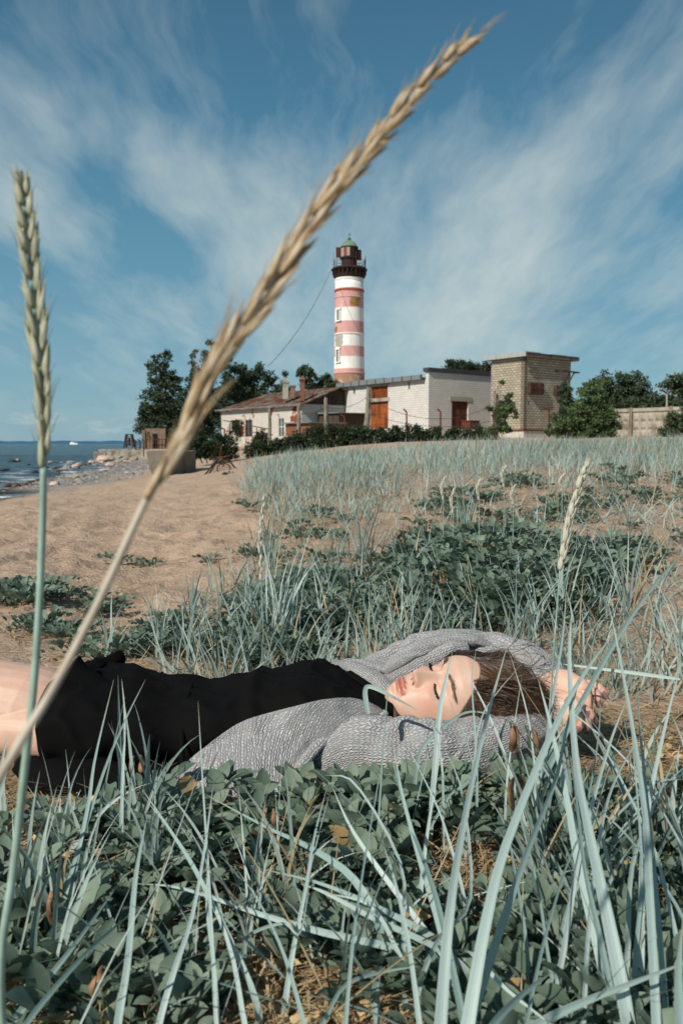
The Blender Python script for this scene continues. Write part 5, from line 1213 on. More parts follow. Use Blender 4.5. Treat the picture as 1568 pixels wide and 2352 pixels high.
for i in range(46):
    y=r_.uniform(.66,1.2); x=r_.uniform(-.45,.45)*y
    if x<.17 and y>1.12: continue
    z=g1(x,y); n=r_.randint(2,4); L=np.array([r_.uniform(.10,.26) for _ in range(n)]); az=np.array([r_.uniform(0,6.28) for _ in range(n)])
    root=np.array([[r_.uniform(-.02,.02),r_.uniform(-.02,.02),r_.uniform(0,.03)] for _ in range(n)])
    V,Fq,A=ribbons(root,az,np.array([r_.uniform(.4,1.35) for _ in range(n)]),np.array([r_.uniform(-.2,.7) for _ in range(n)]),L,np.array([r_.uniform(.0015,.0042) for _ in range(n)]),7,np.array([r_.uniform(-1.2,1.2) for _ in range(n)]),fold=.5,rnd=np.array([1.0 if r_.random()<.22 else r_.random()*.93 for _ in range(n)]))
    tag(link('fine_grass_sprig',me_np('fine_grass_sprig',V,Fq,attrs={'rnd':A}),MV['blade'],loc=(x,y,z)),'few thin crossing blades leaning low over the foreground leaves','grass sprig','thin grass sprigs in the foreground')
# curled dry leaves on the ground
dm_=simple('dead_leaf',(.30,.20,.10),.8,.4,60,col2=(.48,.36,.2))
X,Y=scatter(4200,.6,3.2,-.55,.55); Z=gz(X,Y); dx,dy=D(np.stack([X,Y,Z],-1)); keep=(rng.random(len(X))<np.where(Y<1.6,.6,pea_d(dx,dy)*.5))&(bodymask(X,Y)<.3); X,Y,Z=X[keep],Y[keep],Z[keep]; n=len(X)
V,Fq,A=leaves_at(np.stack([X,Y,Z+.004],1),rng.normal(size=(n,3))*np.array([1,1,.35]),rng.normal(size=(n,3))*.6+np.array([0,0,1]),rng.uniform(.012,.035,n),base=(LH*np.array([1,1,2.2]),LHf),rnd=rng.random(n))
tag(link('dead_leaf_litter',me_np('dead_leaf_litter',V,Fq,attrs={'rnd':A}),dm_),kind='stuff')
# --- grass ears ----------------------------------------------------------------
def earmat(name,c1,c2,c3,sp):
    m=M_(name,.6,.3); uv=m.n('TexCoord').outputs['UV']; x=m.n('SeparateXYZ',{0:uv}).outputs
    f=m.math('ADD',m.noise(1.0,m.vmul(uv,(14,3,1)),4,.6),m.math('MULTIPLY',m.noise(60,m.coord(),3,.6),.3)); colr=m.ramp(f,[(.38,c1),(.62,c2),(.85,c3)])
    m.set('Base Color',colr); tr=m.n('BsdfTranslucent',{'Color':colr}); mx=m.n('MixShader',{0:.22,1:m.b.outputs[0],2:tr.outputs[0]}); m.nt.links.new(mx.outputs[0],m.out.inputs[0]); m.bump(f,.4,.001); return m.m
dry=earmat('dry_golden_ear',(.20,.11,.035),(.58,.43,.25),(.80,.72,.60),0); grn=earmat('ripening_green_ear',(.20,.24,.13),(.52,.52,.37),(.68,.64,.50),0); pale=earmat('pale_ear',(.42,.42,.32),(.62,.60,.48),(.7,.68,.6),0)
drystem=simple('dry_stem',(.42,.35,.27),.6,.2,30,col2=(.52,.47,.38)); gstem=simple('blue_green_stem',(.22,.33,.27),.5,.2,30,col2=(.3,.42,.36))
def glume(mb,p,d,side,L,w,r_):
    """a lance shaped husk with thickness"""
    d=d/np.linalg.norm(d); s=np.cross(d,side); s/=np.linalg.norm(s)+1e-9; u=np.cross(s,d); ts=np.linspace(0,1,9); V=[];uv=[];n=7
    bend=r_.uniform(-.06,.12)
    for t in ts:
        w_=w*.5*(math.sin(math.pi*min(1,(t*.97+.03))**.62)**.9 if t<.98 else .03)+w*.015
        c=p+d*L*t+u*bend*L*t*t
        for k in range(n):
            a=k/n*2*math.pi; V.append(c+s*math.cos(a)*w_+u*math.sin(a)*w_*.55); uv.append((k/n,t))
    f=[(i*n+k,i*n+(k+1)%n,(i+1)*n+(k+1)%n,(i+1)*n+k) for i in range(len(ts)-1) for k in range(n)]+[tuple(range(n))[::-1],tuple(range((len(ts)-1)*n,len(ts)*n))]
    mb.add(V,f,np.array(uv))
def ear(label,stem,earp,nsp,L,w,m_ear,m_stem,rs,seed,spread=.32,group=None,ratt=0):
    st=spline([P(*p) if isinstance(p,tuple) else p for p in stem],48); base=st[0]; e=thing('grass_ear',label,'grass ear',tuple(base),group); r_=random.Random(seed)
    mb=MB(base); mb.tube(st,np.linspace(rs,rs*.75,len(st)),10); mb.build('stem',m_stem,e,smooth=True)
    ax=spline([P(*p) for p in earp],nsp+2); T=np.gradient(ax,axis=0); T/=np.linalg.norm(T,axis=1)[:,None]
    mb=MB(base); mb.tube(ax,np.linspace(rs*.7,rs*.3,len(ax)),7); mb.build('rachis',m_stem,e,smooth=True)
    side0=np.array([1.0,.35,.0])
    for i in range(nsp+1):
        s=side0-np.dot(side0,T[i])*T[i]; s/=np.linalg.norm(s); f_=np.cross(T[i],s); sg=1 if i%2 else -1; mb=MB(base)
        k=(i/nsp); Ls=L*(.9+.25*math.sin(math.pi*min(1,k+.2)))*(1-.35*max(0,k-.75)/.25)*r_.uniform(.82,1.18)
        for j in range(5):
            o=(j-2)*.34; d=T[i]+s*sg*(spread*(.12+.88*min(1,k*3.0))*(.55+.25*abs(j-2)/2)*r_.uniform(.8,1.2))+f_*o*spread*1.3+np.array([r_.gauss(0,.028) for _ in range(3)])*(1+ratt)*(.5+.5*min(1,k*3))
            glume(mb,ax[i]+s*sg*rs*.5+f_*o*rs*.9,d,f_+s*.3,Ls*(1-.16*abs(j-2)*.5)*(r_.uniform(.85,1.1)),w*r_.uniform(.8,1.1),r_)
        if i==nsp:
            for j in range(4): glume(mb,ax[i],T[i]+np.array([r_.gauss(0,.12+ratt*.1) for _ in range(3)]),f_,Ls*.9,w*.7,r_)
        # bristly tips
        for j in range(3+int(ratt*3)):
            d=T[i]+s*sg*spread*r_.uniform(.5,1.4)+f_*r_.uniform(-.4,.4)*(1+ratt); q=ax[i]+d*Ls*.6; mb.tube([q,q+d*Ls*.35,q+d*Ls*.6+s*sg*Ls*.06],[w*.07,w*.05,w*.015],4)
        mb.build('spikelet',m_ear,e,smooth=True)
    return e
gp=P(0,1790,.31)
ear('large dry golden ear of grass bending right across the sky on a straw coloured stem',
    [np.array([-.175,.262,0.0]),np.array([-.172,.266,.14]),np.array([-.165,.272,.28]),(-210,2200,.28),(-130,2030,.288),(-60,1895,.297),(0,1785,.305),(62,1680,.312),(118,1590,.322),(180,1475,.333),(240,1355,.342),(300,1225,.352),(345,1130,.36),(395,1045,.366),(440,960,.372)],
    [(338,1150,.358),(382,1070,.365),(420,1000,.37),(455,915,.375),(505,830,.382),(560,750,.388),(610,670,.394),(660,590,.40),(720,500,.408),(780,425,.415),(840,350,.424),(900,275,.432),(960,205,.44),(1020,145,.448),(1072,98,.454)],
    27,.033,.0037,dry,drystem,.0022,3,spread=.125,ratt=1.1)
ear('upright pale green ear of grass against the sky at the left edge',
    [np.array([-.22,.50,0.0]),np.array([-.226,.505,.12]),(2,2235,.508),(30,2010,.515),(58,1760,.52),(76,1600,.522),(88,1440,.525),(95,1300,.527),(99,1180,.528),(101,1070,.529)],
    [(101,1075,.529),(102,1000,.53),(100,930,.53),(95,850,.531),(88,770,.532),(78,680,.533),(70,600,.534),(64,530,.535),(57,460,.536),(52,420,.536)],
    22,.027,.0044,grn,gstem,.0030,5,spread=.24)
def sm_ear(dx0,dy0,dx1,dy1,Y,label,gdy,w=.006,L=.022,n=15,m=pale,gdx=None,rs=.0016):
    gx=gdx if gdx is not None else dx0-(dx1-dx0)*.35; Yg=Y; b=P(gx,gdy,Yg); b[2]=g1(b[0],b[1])
    ear(label,[b,(P(gx*.5+dx0*.5,(gdy+dy0)/2,Y)),P(dx0,dy0,Y)],[(dx0,dy0,Y),((dx0+dx1)/2-6,(dy0+dy1)/2,Y),(dx1,dy1,Y)],n,L,w,m,gstem,rs,int(dx0),spread=.16,group=None)
sm_ear(1285,1310,1347,1060,1.25,'pale ear of grass leaning right above the dune, right of the green patch',1800,gdx=1248,L=.028,w=.0068)
sm_ear(600,1335,608,1135,2.1,'thin pale ear standing upright left of the middle tuft of grass',1480,gdx=606,w=.006,L=.03,n=12)
for i_,(dx,dy,h,l) in enumerate([(1157,1120,50,'small pale ear rising over the far dune grass, nearest the centre'),(1178,1160,45,'small pale ear beside a taller one over the far dune grass'),(1040,1180,60,'small straw coloured ear in the sparse sandy grass'),(1018,1150,55,'leftmost small ear of the sparse sandy grass'),(1100,1150,50,'small ear between two others in the sparse sandy grass'),(1290,1130,40,'small pale ear left of the big leaning one')]):
    sm_ear(dx,dy,dx+4,dy-h,3.6,l,dy+160,L=.03,w=.008,n=9,rs=.002)
# ================================================================ trees
def tree(name,label,base,crowns,nleaf,ls,mat,seed,trunks=((0,0),),tr=.18,group=None,cat='tree',clump=.17,Yd=None,flat=1.0,limb=True):
    """crowns: list of (dx,dy,rx,ry) picture ellipses at the depth of the base"""
    rg=np.random.default_rng(seed); Y=base[1]; k=Y/F
    e=thing(name,label,cat,tuple(base),group)
    es=[]
    for (dx,dy,rx,ry) in crowns: p=P(dx,dy,Y); es.append((p,rx*k,ry*k))
    vol=np.array([a*a*b for _,a,b in es])**.8; vol/=vol.sum(); cl=[]
    ncl=max(12,int(nleaf/55))
    for i in range(ncl):
        c_,a,b=es[rg.choice(len(es),p=vol)]; d=rg.normal(size=3); d/=np.linalg.norm(d); r=rg.random()**.42
        cl.append((c_+d*np.array([a,a*flat,b])*r, clump*min(a,b)*rg.uniform(.7,1.5)+ls))
    cc=np.array([c for c,_ in cl]); cr=np.array([r for _,r in cl])
    i=rg.integers(0,ncl,nleaf); d=rg.normal(size=(nleaf,3)); d/=np.linalg.norm(d,axis=1)[:,None]
    pos=cc[i]+d*(cr[i]*rg.random(nleaf)**.45)[:,None]*np.array([1,1,.75])
    # stray sprigs
    dirv=rg.normal(size=(nleaf,3))+np.array([0,0,-.2]); up=rg.normal(size=(nleaf,3))+np.array([-.3,-.6,.9])
    Bq=np.array([(0,0,0),(.5,-.33,.05),(1,0,-.05),(.5,.33,.05)]); fq=np.array([(0,1,2,3)])
    V,Fq,A=leaves_at(pos,dirv,up,1.15*ls*rg.uniform(.6,1.3,nleaf),base=(Bq,fq),rnd=np.clip(rg.random(ncl)[i]*.55+rg.random(nleaf)*.45,0,1))
    link('crown',me_np('crown',V-np.array(base),Fq,attrs={'rnd':A},smooth=False),mat,e)
    mb=MB(base); b=np.array(base,float)
    for (tx,ty) in trunks:
        b0=b+np.array([tx,ty,-.3]); top=es[0][0]+np.array([tx*.4,0,es[0][2]*.3]); path=spline([b0,b0*.6+top*.4+np.array([rg.normal()*.15,0,0]),top],9)
        mb.tube(path,np.linspace(tr,tr*.3,9),8,noise=.2)
        if limb:
            for q in range(min(ncl,16)):
                t=rg.uniform(.35,.9); s0=path[int(t*8)]; en=cl[rg.integers(ncl)][0]; mid=(s0+en)/2+np.array([0,0,.08*np.linalg.norm(en-s0)]); mb.tube(spline([s0,mid,en],5),np.linspace(tr*.4,tr*.08,5),5,cap=False)
    mb.build('trunk',MV['bark'],e,smooth=True); return e
def B_(dx,dy,Y): return tuple(P(dx,dy,Y))
g='trees on the left of the lighthouse'
tree('poplar_tree','leftmost tall poplar tree rising over the end of the sea wall',B_(372,1030,80),[(368,860,32,45),(355,930,42,40),(362,985,48,42),(392,925,34,55),(425,985,30,45),(400,880,20,30),(380,825,16,22),(352,835,12,22),(410,960,25,50),(335,955,20,28)],21000,.19,MV['tree'],1,((0,0),(.9,.2),(-.8,.2)),.16)
tree('poplar_tree','tallest poplar with a double top just behind the big ear of grass',B_(475,1010,84),[(448,850,16,40),(490,820,24,40),(500,800,12,22),(462,880,35,50),(480,950,50,60),(440,920,24,50),(447,805,8,18),(435,985,28,40),(520,900,25,50)],20000,.20,MV['tree'],2,((0,0),(.8,.3)),.18)
tree('broadleaf_tree','bushy dark tree between the double topped poplar and the low house roof',B_(560,990,88),[(545,875,40,40),(585,870,35,35),(620,880,22,28),(560,920,60,45),(530,840,20,25),(600,850,20,18)],12000,.22,MV['tree'],3,((0,0),(1,0)),.2)
tree('broadleaf_tree','small leaning tree with sparse crown behind the chimneys',B_(655,950,95),[(655,870,10,18),(650,900,16,16)],1500,.22,MV['tree'],4,tr=.1)
tree('broadleaf_tree','airy rounded tree behind the rusty roof ridge, left of the lighthouse',B_(708,950,95),[(700,855,20,16),(720,862,15,15),(708,880,20,16),(690,850,12,12)],2600,.22,MV['tree2'],5,((0,0),(.6,0)),.11)
tree('broadleaf_tree','light green tree top touching the foot of the lighthouse',B_(752,960,96),[(750,878,18,18),(765,885,14,14),(735,890,12,12)],2200,.24,MV['tree2'],6,tr=.1)
tree('pine_tree','flat topped dark pine showing above the white building roof',B_(1070,960,92),[(1040,836,26,8),(1075,838,26,9),(1105,842,24,12),(1060,846,40,9),(1120,850,14,12)],5200,.2,MV['pine'],7,tr=.2,flat=1.2,clump=.5)
tree('oak_tree','large dark rounded tree behind the rowan bush and concrete fence',B_(1430,1000,95),[(1400,895,45,42),(1440,890,45,38),(1475,915,35,35),(1360,900,25,32),(1420,940,80,30)],15000,.26,MV['tree'],8,tr=.3)
tree('oak_tree','dark rounded tree at the right edge behind the fence and lamp',B_(1560,1000,92),[(1540,890,30,32),(1585,880,40,34),(1560,930,60,35),(1520,930,25,25),(1640,900,40,40)],11000,.26,MV['tree'],9,tr=.3)
tree('rowan_bush','large bright green rowan bush right of the tan tower',B_(1350,1008,47),[(1360,925,36,50),(1330,960,35,45),(1385,960,32,42),(1350,985,55,28),(1375,890,18,22),(1400,985,25,25),(1290,985,25,25)],14000,.13,MV['rowan'],10,((0,0),(.4,0),(-.5,.2)),.05,cat='bush')
tree('willow_bush','dark leafy bush hiding the right corner of the tan tower',B_(1292,1005,48),[(1296,915,16,35),(1305,945,18,30),(1290,965,22,35),(1300,890,10,16),(1310,985,18,20),(1268,990,18,14)],6500,.12,MV['tree2'],11,((0,0),(.3,0)),.05,cat='bush')
tree('willow_bush','dark bush at the right edge in front of the concrete fence',B_(1550,1010,45),[(1545,975,22,32),(1568,960,22,38),(1590,970,30,40),(1530,995,20,16)],6500,.12,MV['tree2'],12,((0,0),(.3,0)),.05,cat='bush')
tree('leafy_sapling','leafy sapling with rowan like leaves growing round the bark covered stump',B_(1150,1008,41.5),[(1147,892,11,24),(1150,872,6,14),(1165,925,16,22),(1155,960,22,35),(1125,935,10,22),(1175,950,12,18),(1140,985,25,18),(1170,985,15,15)],2600,.12,MV['rowan'],13,((0,0),(.2,0),(-.2,0)),.03,cat='sapling')
# rose bushes
g='rose bushes along the building fronts'
hb_=[(465,1030,36,30,24,'rounded rose bush at the left end of the hedge beside the tripod frame'),(510,1030,38,32,30,'rose bush second from the left in the hedge, below the low house'),(545,985,60,15,26,'narrow climbing shrub against the low house corner'),(590,1035,40,26,20,'small rose bush left of the leftmost concrete post'),
 (640,1035,40,28,25,'rose bush between the first two concrete posts'),(680,1025,41,34,32,'rose bush behind the second concrete post'),(725,1015,42,36,34,'rose bush before the brick lean-to'),(775,1010,43,34,30,'rose bush at the left corner of the white building'),
 (820,1010,43,34,26,'rose bush below the leaning post'),(865,1010,43,32,24,'rose bush below the wide orange door'),(905,1008,44,30,24,'rose bush right of the wide orange door'),(950,1006,44,32,24,'rose bush below the building corner'),
 (1000,1006,44,28,20,'rose bush left of the brown double door'),(1045,1004,45,28,18,'rose bush in front of the brown double door'),(1090,1004,45,28,22,'rose bush under the rusty metal cabinet'),(1120,1006,45,20,18,'last rose bush next to the bark covered stump'),
 (455,1000,60,18,30,'dark shrub between the second poplar and the hedge'),(600,1010,52,20,20,'shrub at the foot of the terrace wall')]
for i_,(dx,dy,Y,rx,ry,l) in enumerate(hb_):
    tree('rose_bush',l,B_(dx,dy+ry*.8,Y),[(dx,dy-3,rx*1.05,ry*1.05),(dx-rx*.4,dy+ry*.25,rx*.7,ry*.6),(dx+rx*.4,dy+ry*.25,rx*.7,ry*.6),(dx+rx*random.uniform(-.4,.4),dy-ry*.55,rx*.5,ry*.55)],int(3600*rx/30),.10,MV['bush'],50+i_,((0,0),(.2,.1)),.03,cat='bush',clump=.25,group=None)
tree('low_shrub','small dark green shrub standing alone on the sand left of the grass',B_(530,1105,20),[(530,1097,18,9),(540,1092,14,8),(520,1100,12,6)],900,.07,MV['tree2'],90,cat='bush',tr=.02)

# ================================================================ the person
per=thing('person','sleeping woman in black clothes and grey knitted cardigan, arms stretched over her head','person',(-.1,1.46,0)); PO=np.array([-.1,1.46,0])
# ---- head frame
eye=P(1003,1548,1.42); dv=eye-np.array([0,0,CZ]); dv/=np.linalg.norm(dv)
Rv=np.cross(dv,(0,0,1)); Rv/=np.linalg.norm(Rv); Uv=np.cross(Rv,dv)
ang=R(13); C0_=Rv*math.cos(ang)+Uv*math.sin(ang); U0=-Rv*math.sin(ang)+Uv*math.cos(ang)
tt=R(HT); ph=R(9)
hb_ax=-dv*math.cos(tt)*math.cos(ph)+U0*math.sin(tt)-C0_*math.sin(ph); hb_ax/=np.linalg.norm(hb_ax)
hc_ax=C0_-np.dot(C0_,hb_ax)*hb_ax; hc_ax/=np.linalg.norm(hc_ax); ha_ax=np.cross(hc_ax,hb_ax)
HO=eye-hb_ax*.083
HM=np.stack([ha_ax,hb_ax,hc_ax],0)      # rows
def h2w(q): return HO+np.asarray(q)@HM
def w2h(p): return (np.asarray(p)-HO)@HM.T
cT=[-.112,-.106,-.098,-.086,-.072,-.055,-.040,-.020,0,.02,.04,.06,.08,.10,.112,.118]
fT=[.052,.068,.077,.0815,.083,.0845,.0845,.083,.0815,.087,.0865,.081,.068,.044,.02,.0]
bT=[.020,.004,-.008,-.022,-.040,-.060,-.074,-.087,-.093,-.098,-.097,-.090,-.076,-.052,-.028,.0-.008]
wT=[.012,.022,.031,.042,.0505,.058,.0625,.067,.0705,.073,.0735,.071,.062,.043,.022,.003]
def hthr(a): return .010-.030*np.clip(np.abs(a)/.075,0,1)**2-.026*sm(-np.asarray(a),.005,.05)
def prof_(c): return np.interp(c,cT,fT),np.interp(c,cT,bT),np.interp(c,cT,wT)
def G(a,c,a0,c0,sa,sc): return np.exp(-((a-a0)/sa)**2-((c-c0)/sc)**2)
def feat(a,c):
    s=np.abs(a); d=0
    # nose bridge and tip
    rid=np.interp(c,[-.050,-.0435,-.040,-.035,-.028,-.015,0,.012,.03],[0,.007,.020,.0250,.0225,.0155,.0085,.002,0]); wd=np.interp(c,[-.045,-.036,-.025,-.01,.01,.02],[.0085,.0095,.0085,.0075,.0085,.013])
    d=d+rid*np.exp(-(s/wd)**2.2)
    d=d+.0085*G(s,c,.0125,-.0375,.0055,.0062)-.006*G(s,c,.0065,-.0455,.0036,.0030)
    d=d-.0045*G(s,c,.0195,-.038,.003,.007)
    # eyes
    d=d-.0105*G(s,c,.030,-.001,.0175,.0125)-.004*G(s,c,.0135,.003,.006,.008)
    d=d+.0095*G(s,c,.0315,-.0015,.0125,.0085)
    lid=-.0065-.0028*(1-((s-.0315)/.014)**2)
    d=d-.0022*np.exp(-((c-lid)/.0013)**2)*np.exp(-((s-.0315)/.013)**4)
    d=d-.0016*np.exp(-((c-.0085+.0*s)/.0018)**2)*np.exp(-((s-.031)/.014)**4)
    d=d+.0035*G(s,c,.028,.019,.022,.0075)+.0045*G(s,c,.044,-.026,.018,.014)-.0025*G(s,c,.046,-.055,.012,.014)
    # mouth
    ww=.0235; lw=np.clip(1-(s/ww)**2,0,1)
    up=.0058*lw**.6*np.exp(-((c+.0635-.0008*np.cos(s*260))/.0040)**2); lo=.0072*lw**.6*np.exp(-((c+.0735)/.0046)**2)
    d=d+up+lo-.0040*np.exp(-((c+.0683+.0006*np.cos(s*200))/.0015)**2)*np.clip(1-(s/(ww+.002))**2,0,1)**.4
    d=d-.0016*G(s,c,0,-.054,.0032,.006)-.004*G(s,c,0,-.0825,.018,.0045)+.0045*G(s,c,0,-.095,.014,.010)
    d=d+.003*G(s,c,0,-.068,.026,.014)
    return d
def headb(a,c):
    f,b,w_=prof_(c); b0=(f+b)/2-.0; h=f-b0; n=2.35
    return b0+h*np.clip(1-np.abs(a/w_)**n,0,1)**(1/n)+feat(a,c)
nc_,na_=300,260
cs=np.interp(np.linspace(0,1,nc_),[0,.06,.94,1],[-.112,-.100,.108,.118]); V=[]
for c in cs:
    f,b,w_=prof_(c); b0=(f+b)/2; h=f-b0
    th=np.linspace(0,2*math.pi,na_,endpoint=False)
    th=th+.35*np.sin(th)*-1*-1*0
    n=2.35; ct,st_=np.cos(th),np.sin(th); r_se=(np.abs(ct)**n+np.abs(st_)**n)**(-1/n)
    a=w_*st_*r_se; bb=b0+h*ct*r_se; fr=np.clip((ct+.15)/.5,0,1)
    bb=bb+feat(a,np.full_like(a,c))*fr
    V.append(np.stack([a,bb,np.full_like(a,c)],1))
V=np.concatenate(V); Vw=h2w(V)
Fq=[(i*na_+j,i*na_+(j+1)%na_,(i+1)*na_+(j+1)%na_,(i+1)*na_+j) for i in range(nc_-1) for j in range(na_)]
Fq+=[tuple(range(na_))[::-1],tuple(range((nc_-1)*na_,nc_*na_))]
BB=MB(); BB.add(Vw,Fq)
# ears
for s in (-1,1):
    c0=np.array([s*.0715,-.012,-.004]); pth=[c0+np.array([s*(.004+.004*math.sin(t*2)),-.010*math.cos(t*3.0)-.004,.028*math.cos(t*3.1)]) for t in np.linspace(0,1,9)]
    BB.tube(h2w(np.array(pth)),[.004,.005,.005,.0045,.004,.004,.004,.005,.004],8,round_end=True); BB.tube(h2w(np.array([c0+(0,.0,.02),c0+(s*.003,-.004,0),c0+(0,0,-.02)])),.006,8,round_end=True)
# ---- torso loft
st0=[(-.60,1.49,.068,.140,.058),(-.50,1.49,.068,.162,.062),(-.42,1.49,.064,.158,.058),(-.30,1.485,.058,.132,.052),(-.20,1.48,.058,.130,.056),(-.10,1.475,.062,.138,.066),(-.06,1.472,.062,.140,.067),(0,1.47,.060,.140,.062),(.045,1.468,.060,.135,.054),(.075,1.465,.064,.11,.046),(.10,1.465,.070,.06,.040)]
def loft(stn,m,n,grow=0,wr=None,cap=True):
    stn=np.array(stn); t=np.linspace(0,len(stn)-1,m); e=spline(stn,m); th=np.linspace(0,2*math.pi,n,endpoint=False); V=[]
    for i in range(m):
        x,y,z,w_,h=e[i]; p=2.5; ct,s_=np.cos(th),np.sin(th); r_=(np.abs(ct)**p+np.abs(s_)**p)**(-1/p)
        g_=grow+(wr(x,th) if wr else 0)
        yy=y+(w_+g_)*ct*r_; zz=z+(h+g_)*s_*r_
        bust=0.026*np.exp(-((x+.065)/.055)**2)*(np.exp(-((yy-y-.072)/.05)**2)+np.exp(-((yy-y+.072)/.05)**2))*np.clip(s_,0,1)
        V.append(np.stack([np.full(n,x),yy,zz+bust-.0],1))
    V=np.concatenate(V); Fq=[(i*n+j,i*n+(j+1)%n,(i+1)*n+(j+1)%n,(i+1)*n+j) for i in range(m-1) for j in range(n)]
    if cap: Fq+=[tuple(range(n))[::-1],tuple(range((m-1)*n,m*n))]
    return V,Fq
V,Fq=loft(st0,40,48); BB.add(V,[f[::-1] for f in Fq])
# neck
nb=np.array([.085,1.465,.068]); BB.tube([nb-(.05,0,.005),nb,h2w((0.004,-.024,-.090)),h2w((0,-.030,-.045))],[.054,.048,.046,.050],24)
# legs
def limb(pts,rad,n=24,flat=1.0): BB.tube(spline(pts,22),np.interp(np.linspace(0,1,22),np.linspace(0,1,len(rad)),rad),n,round_end=True,flat=flat)
kneeN=np.array([-.95,1.46,.17]); kneeF=np.array([-.98,1.60,.10]); ankN=np.array([-1.22,1.40,.06]); ankF=np.array([-1.20,1.72,.06])
limb([P(300,1690,1.44),P(150,1665,1.45),P(60,1632,1.45),kneeN],[.058,.085,.086,.055]); limb([kneeN,kneeN*.5+ankN*.5-(.02,0,0),ankN],[.053,.054,.036])
limb([(-.42,1.565,.045),(-.55,1.58,.045),kneeF],[.055,.074,.050]); limb([kneeF,kneeF*.5+ankF*.5-(.02,0,0),ankF],[.053,.054,.036])
for an in (ankN,ankF): BB.tube(spline([an+(.03,0,-.02),an+(-.06,0,-.022),an+(-.15,0,-.045),an+(-.2,0,-.05)],9),[.032,.036,.038,.038,.037,.036,.034,.028,.018],16,round_end=True,flat=.65)
# arms
def pth(l): return [P(*q) for q in l]
armN=pth([(760,1712,1.385),(800,1732,1.36),(920,1735,1.335),(1050,1728,1.345),(1170,1685,1.375),(1252,1637,1.405)])
armF=pth([(820,1600,1.56),(910,1560,1.62),(1050,1508,1.63),(1165,1520,1.58),(1232,1553,1.525),(1262,1577,1.485)])
limb(armN,[.035,.042,.043,.040,.036,.026],20); limb(armF,[.03,.038,.036,.029,.024,.023],20)
NAILS=[]
def hand(wr,kn,w_,fing,thumb):
    a=P(*wr);b=P(*kn); BB.tube(spline([a,(a*.6+b*.4)+(0,0,.002),b],9),[.024,.026,.030,.033,.036,.037,.037,.035,.032],20,round_end=True,flat=.50,up=tuple(np.cross(b-a,np.array([.3,.2,1]))))
    for k,f in enumerate(fing+[thumb]):
        q=pth(f); r0=.0092 if k<4 else .0108
        if k==3: r0=.0078
        BB.tube(spline(q,16),r0*np.array([1.12,1.1,1.05,1.02,1.0,1.04,1.0,.95,.93,.94,.98,.94,.9,.88,.84,.72]),14,round_end=True); d=q[-1]-q[-2]; d/=np.linalg.norm(d)
        v=np.array([0,0,CZ])-q[-1]; v/=np.linalg.norm(v); out=v-np.dot(v,d)*d
        if out[2]<0: out=out
        out/=np.linalg.norm(out)+1e-9; NAILS.append((q[-1]+out*r0*.75-d*.003,d,out))
hand((1252,1577,1.475),(1318,1590,1.44),.036,[[(1318,1577,1.452),(1350,1572,1.45),(1374,1580,1.445),(1389,1598,1.437)],[(1322,1585,1.445),(1354,1586,1.437),(1372,1600,1.43),(1375,1618,1.427)],
   [(1318,1595,1.438),(1340,1590,1.422),(1350,1610,1.415),(1347,1633,1.413)],[(1310,1602,1.435),(1328,1604,1.42),(1333,1621,1.412),(1328,1638,1.41)]],[(1272,1592,1.455),(1296,1608,1.44),(1314,1616,1.43),(1327,1625,1.422)])
hand((1250,1637,1.408),(1300,1630,1.385),.036,[[(1298,1618,1.392),(1326,1622,1.385),(1350,1636,1.38),(1364,1656,1.378)],[(1302,1627,1.385),(1330,1636,1.378),(1346,1652,1.374),(1348,1671,1.373)],
   [(1300,1636,1.38),(1322,1646,1.372),(1330,1661,1.368),(1324,1676,1.368)],[(1294,1643,1.38),(1308,1655,1.37),(1310,1669,1.366),(1301,1679,1.366)]],[(1262,1645,1.40),(1272,1662,1.39),(1283,1676,1.385),(1288,1690,1.383)])
me=bpy.data.meshes.new('bodysrc'); me.from_pydata(BB.v,[],BB.f); ob=bpy.data.objects.new('bodysrc',me); COL.objects.link(ob)
rm=ob.modifiers.new('r','REMESH'); rm.mode='VOXEL'; rm.voxel_size=.0017; rm.use_smooth_shade=True
sm2=ob.modifiers.new('s','SMOOTH'); sm2.iterations=2; sm2.factor=.4
dg=bpy.context.evaluated_depsgraph_get(); ev=bpy.data.meshes.new_from_object(ob.evaluated_get(dg)); bpy.data.objects.remove(ob); 
n=len(ev.vertices); print('body verts',n); co_=np.empty(n*3,np.float32); ev.vertices.foreach_get('co',co_); co_=co_.reshape(-1,3).astype(float)
q=w2h(co_); a,b,c=q[:,0],q[:,1],q[:,2]; s=np.abs(a); ishead=(np.linalg.norm(q-np.array([0,0,0.01]),axis=1)<.135)
col=np.tile(np.array([.60,.395,.30]),(n,1)); mott=(fbm(co_[:,0]*60+co_[:,2]*33,co_[:,1]*60+co_[:,2]*41,3,3)-.5); col*=1+mott[:,None]*.16; fk=vn(co_[:,0]*420,co_[:,1]*420+co_[:,2]*390,17); col*=1-(.16*sm(fk,.86,.96))[:,None]
def mixc(m,cc): 
    global col
    m=np.clip(m,0,1)[:,None]; col=col*(1-m)+np.array(cc)*m
fr=ishead&(b>.02)
mixc(fr*.55*G(s,c,.045,-.030,.024,.018),(.62,.27,.20)); mixc(fr*.30*G(s,c,.0,-.034,.012,.010),(.62,.30,.22)); mixc(fr*.22*G(s,c,.012,-.01,.012,.03),(.50,.30,.22)); mixc(fr*.25*G(s,c,.034,-.014,.012,.006),(.52,.30,.25)); mixc(fr*.35*G(s,c,.012,-.042,.008,.005),(.5,.2,.14))
mixc(fr*.45*G(s,c,.032,.004,.016,.008),(.48,.26,.2)); mixc(fr*.25*G(s,c,0,-.095,.02,.012),(.62,.30,.24))
lw=np.clip(1-(s/.0235)**2,0,1)
cup=-.0588+.0010*np.cos(np.clip(s,0,.012)*520)-.006*(s/.0235)**2; cdn=-.0795+.0075*(s/.0235)**2
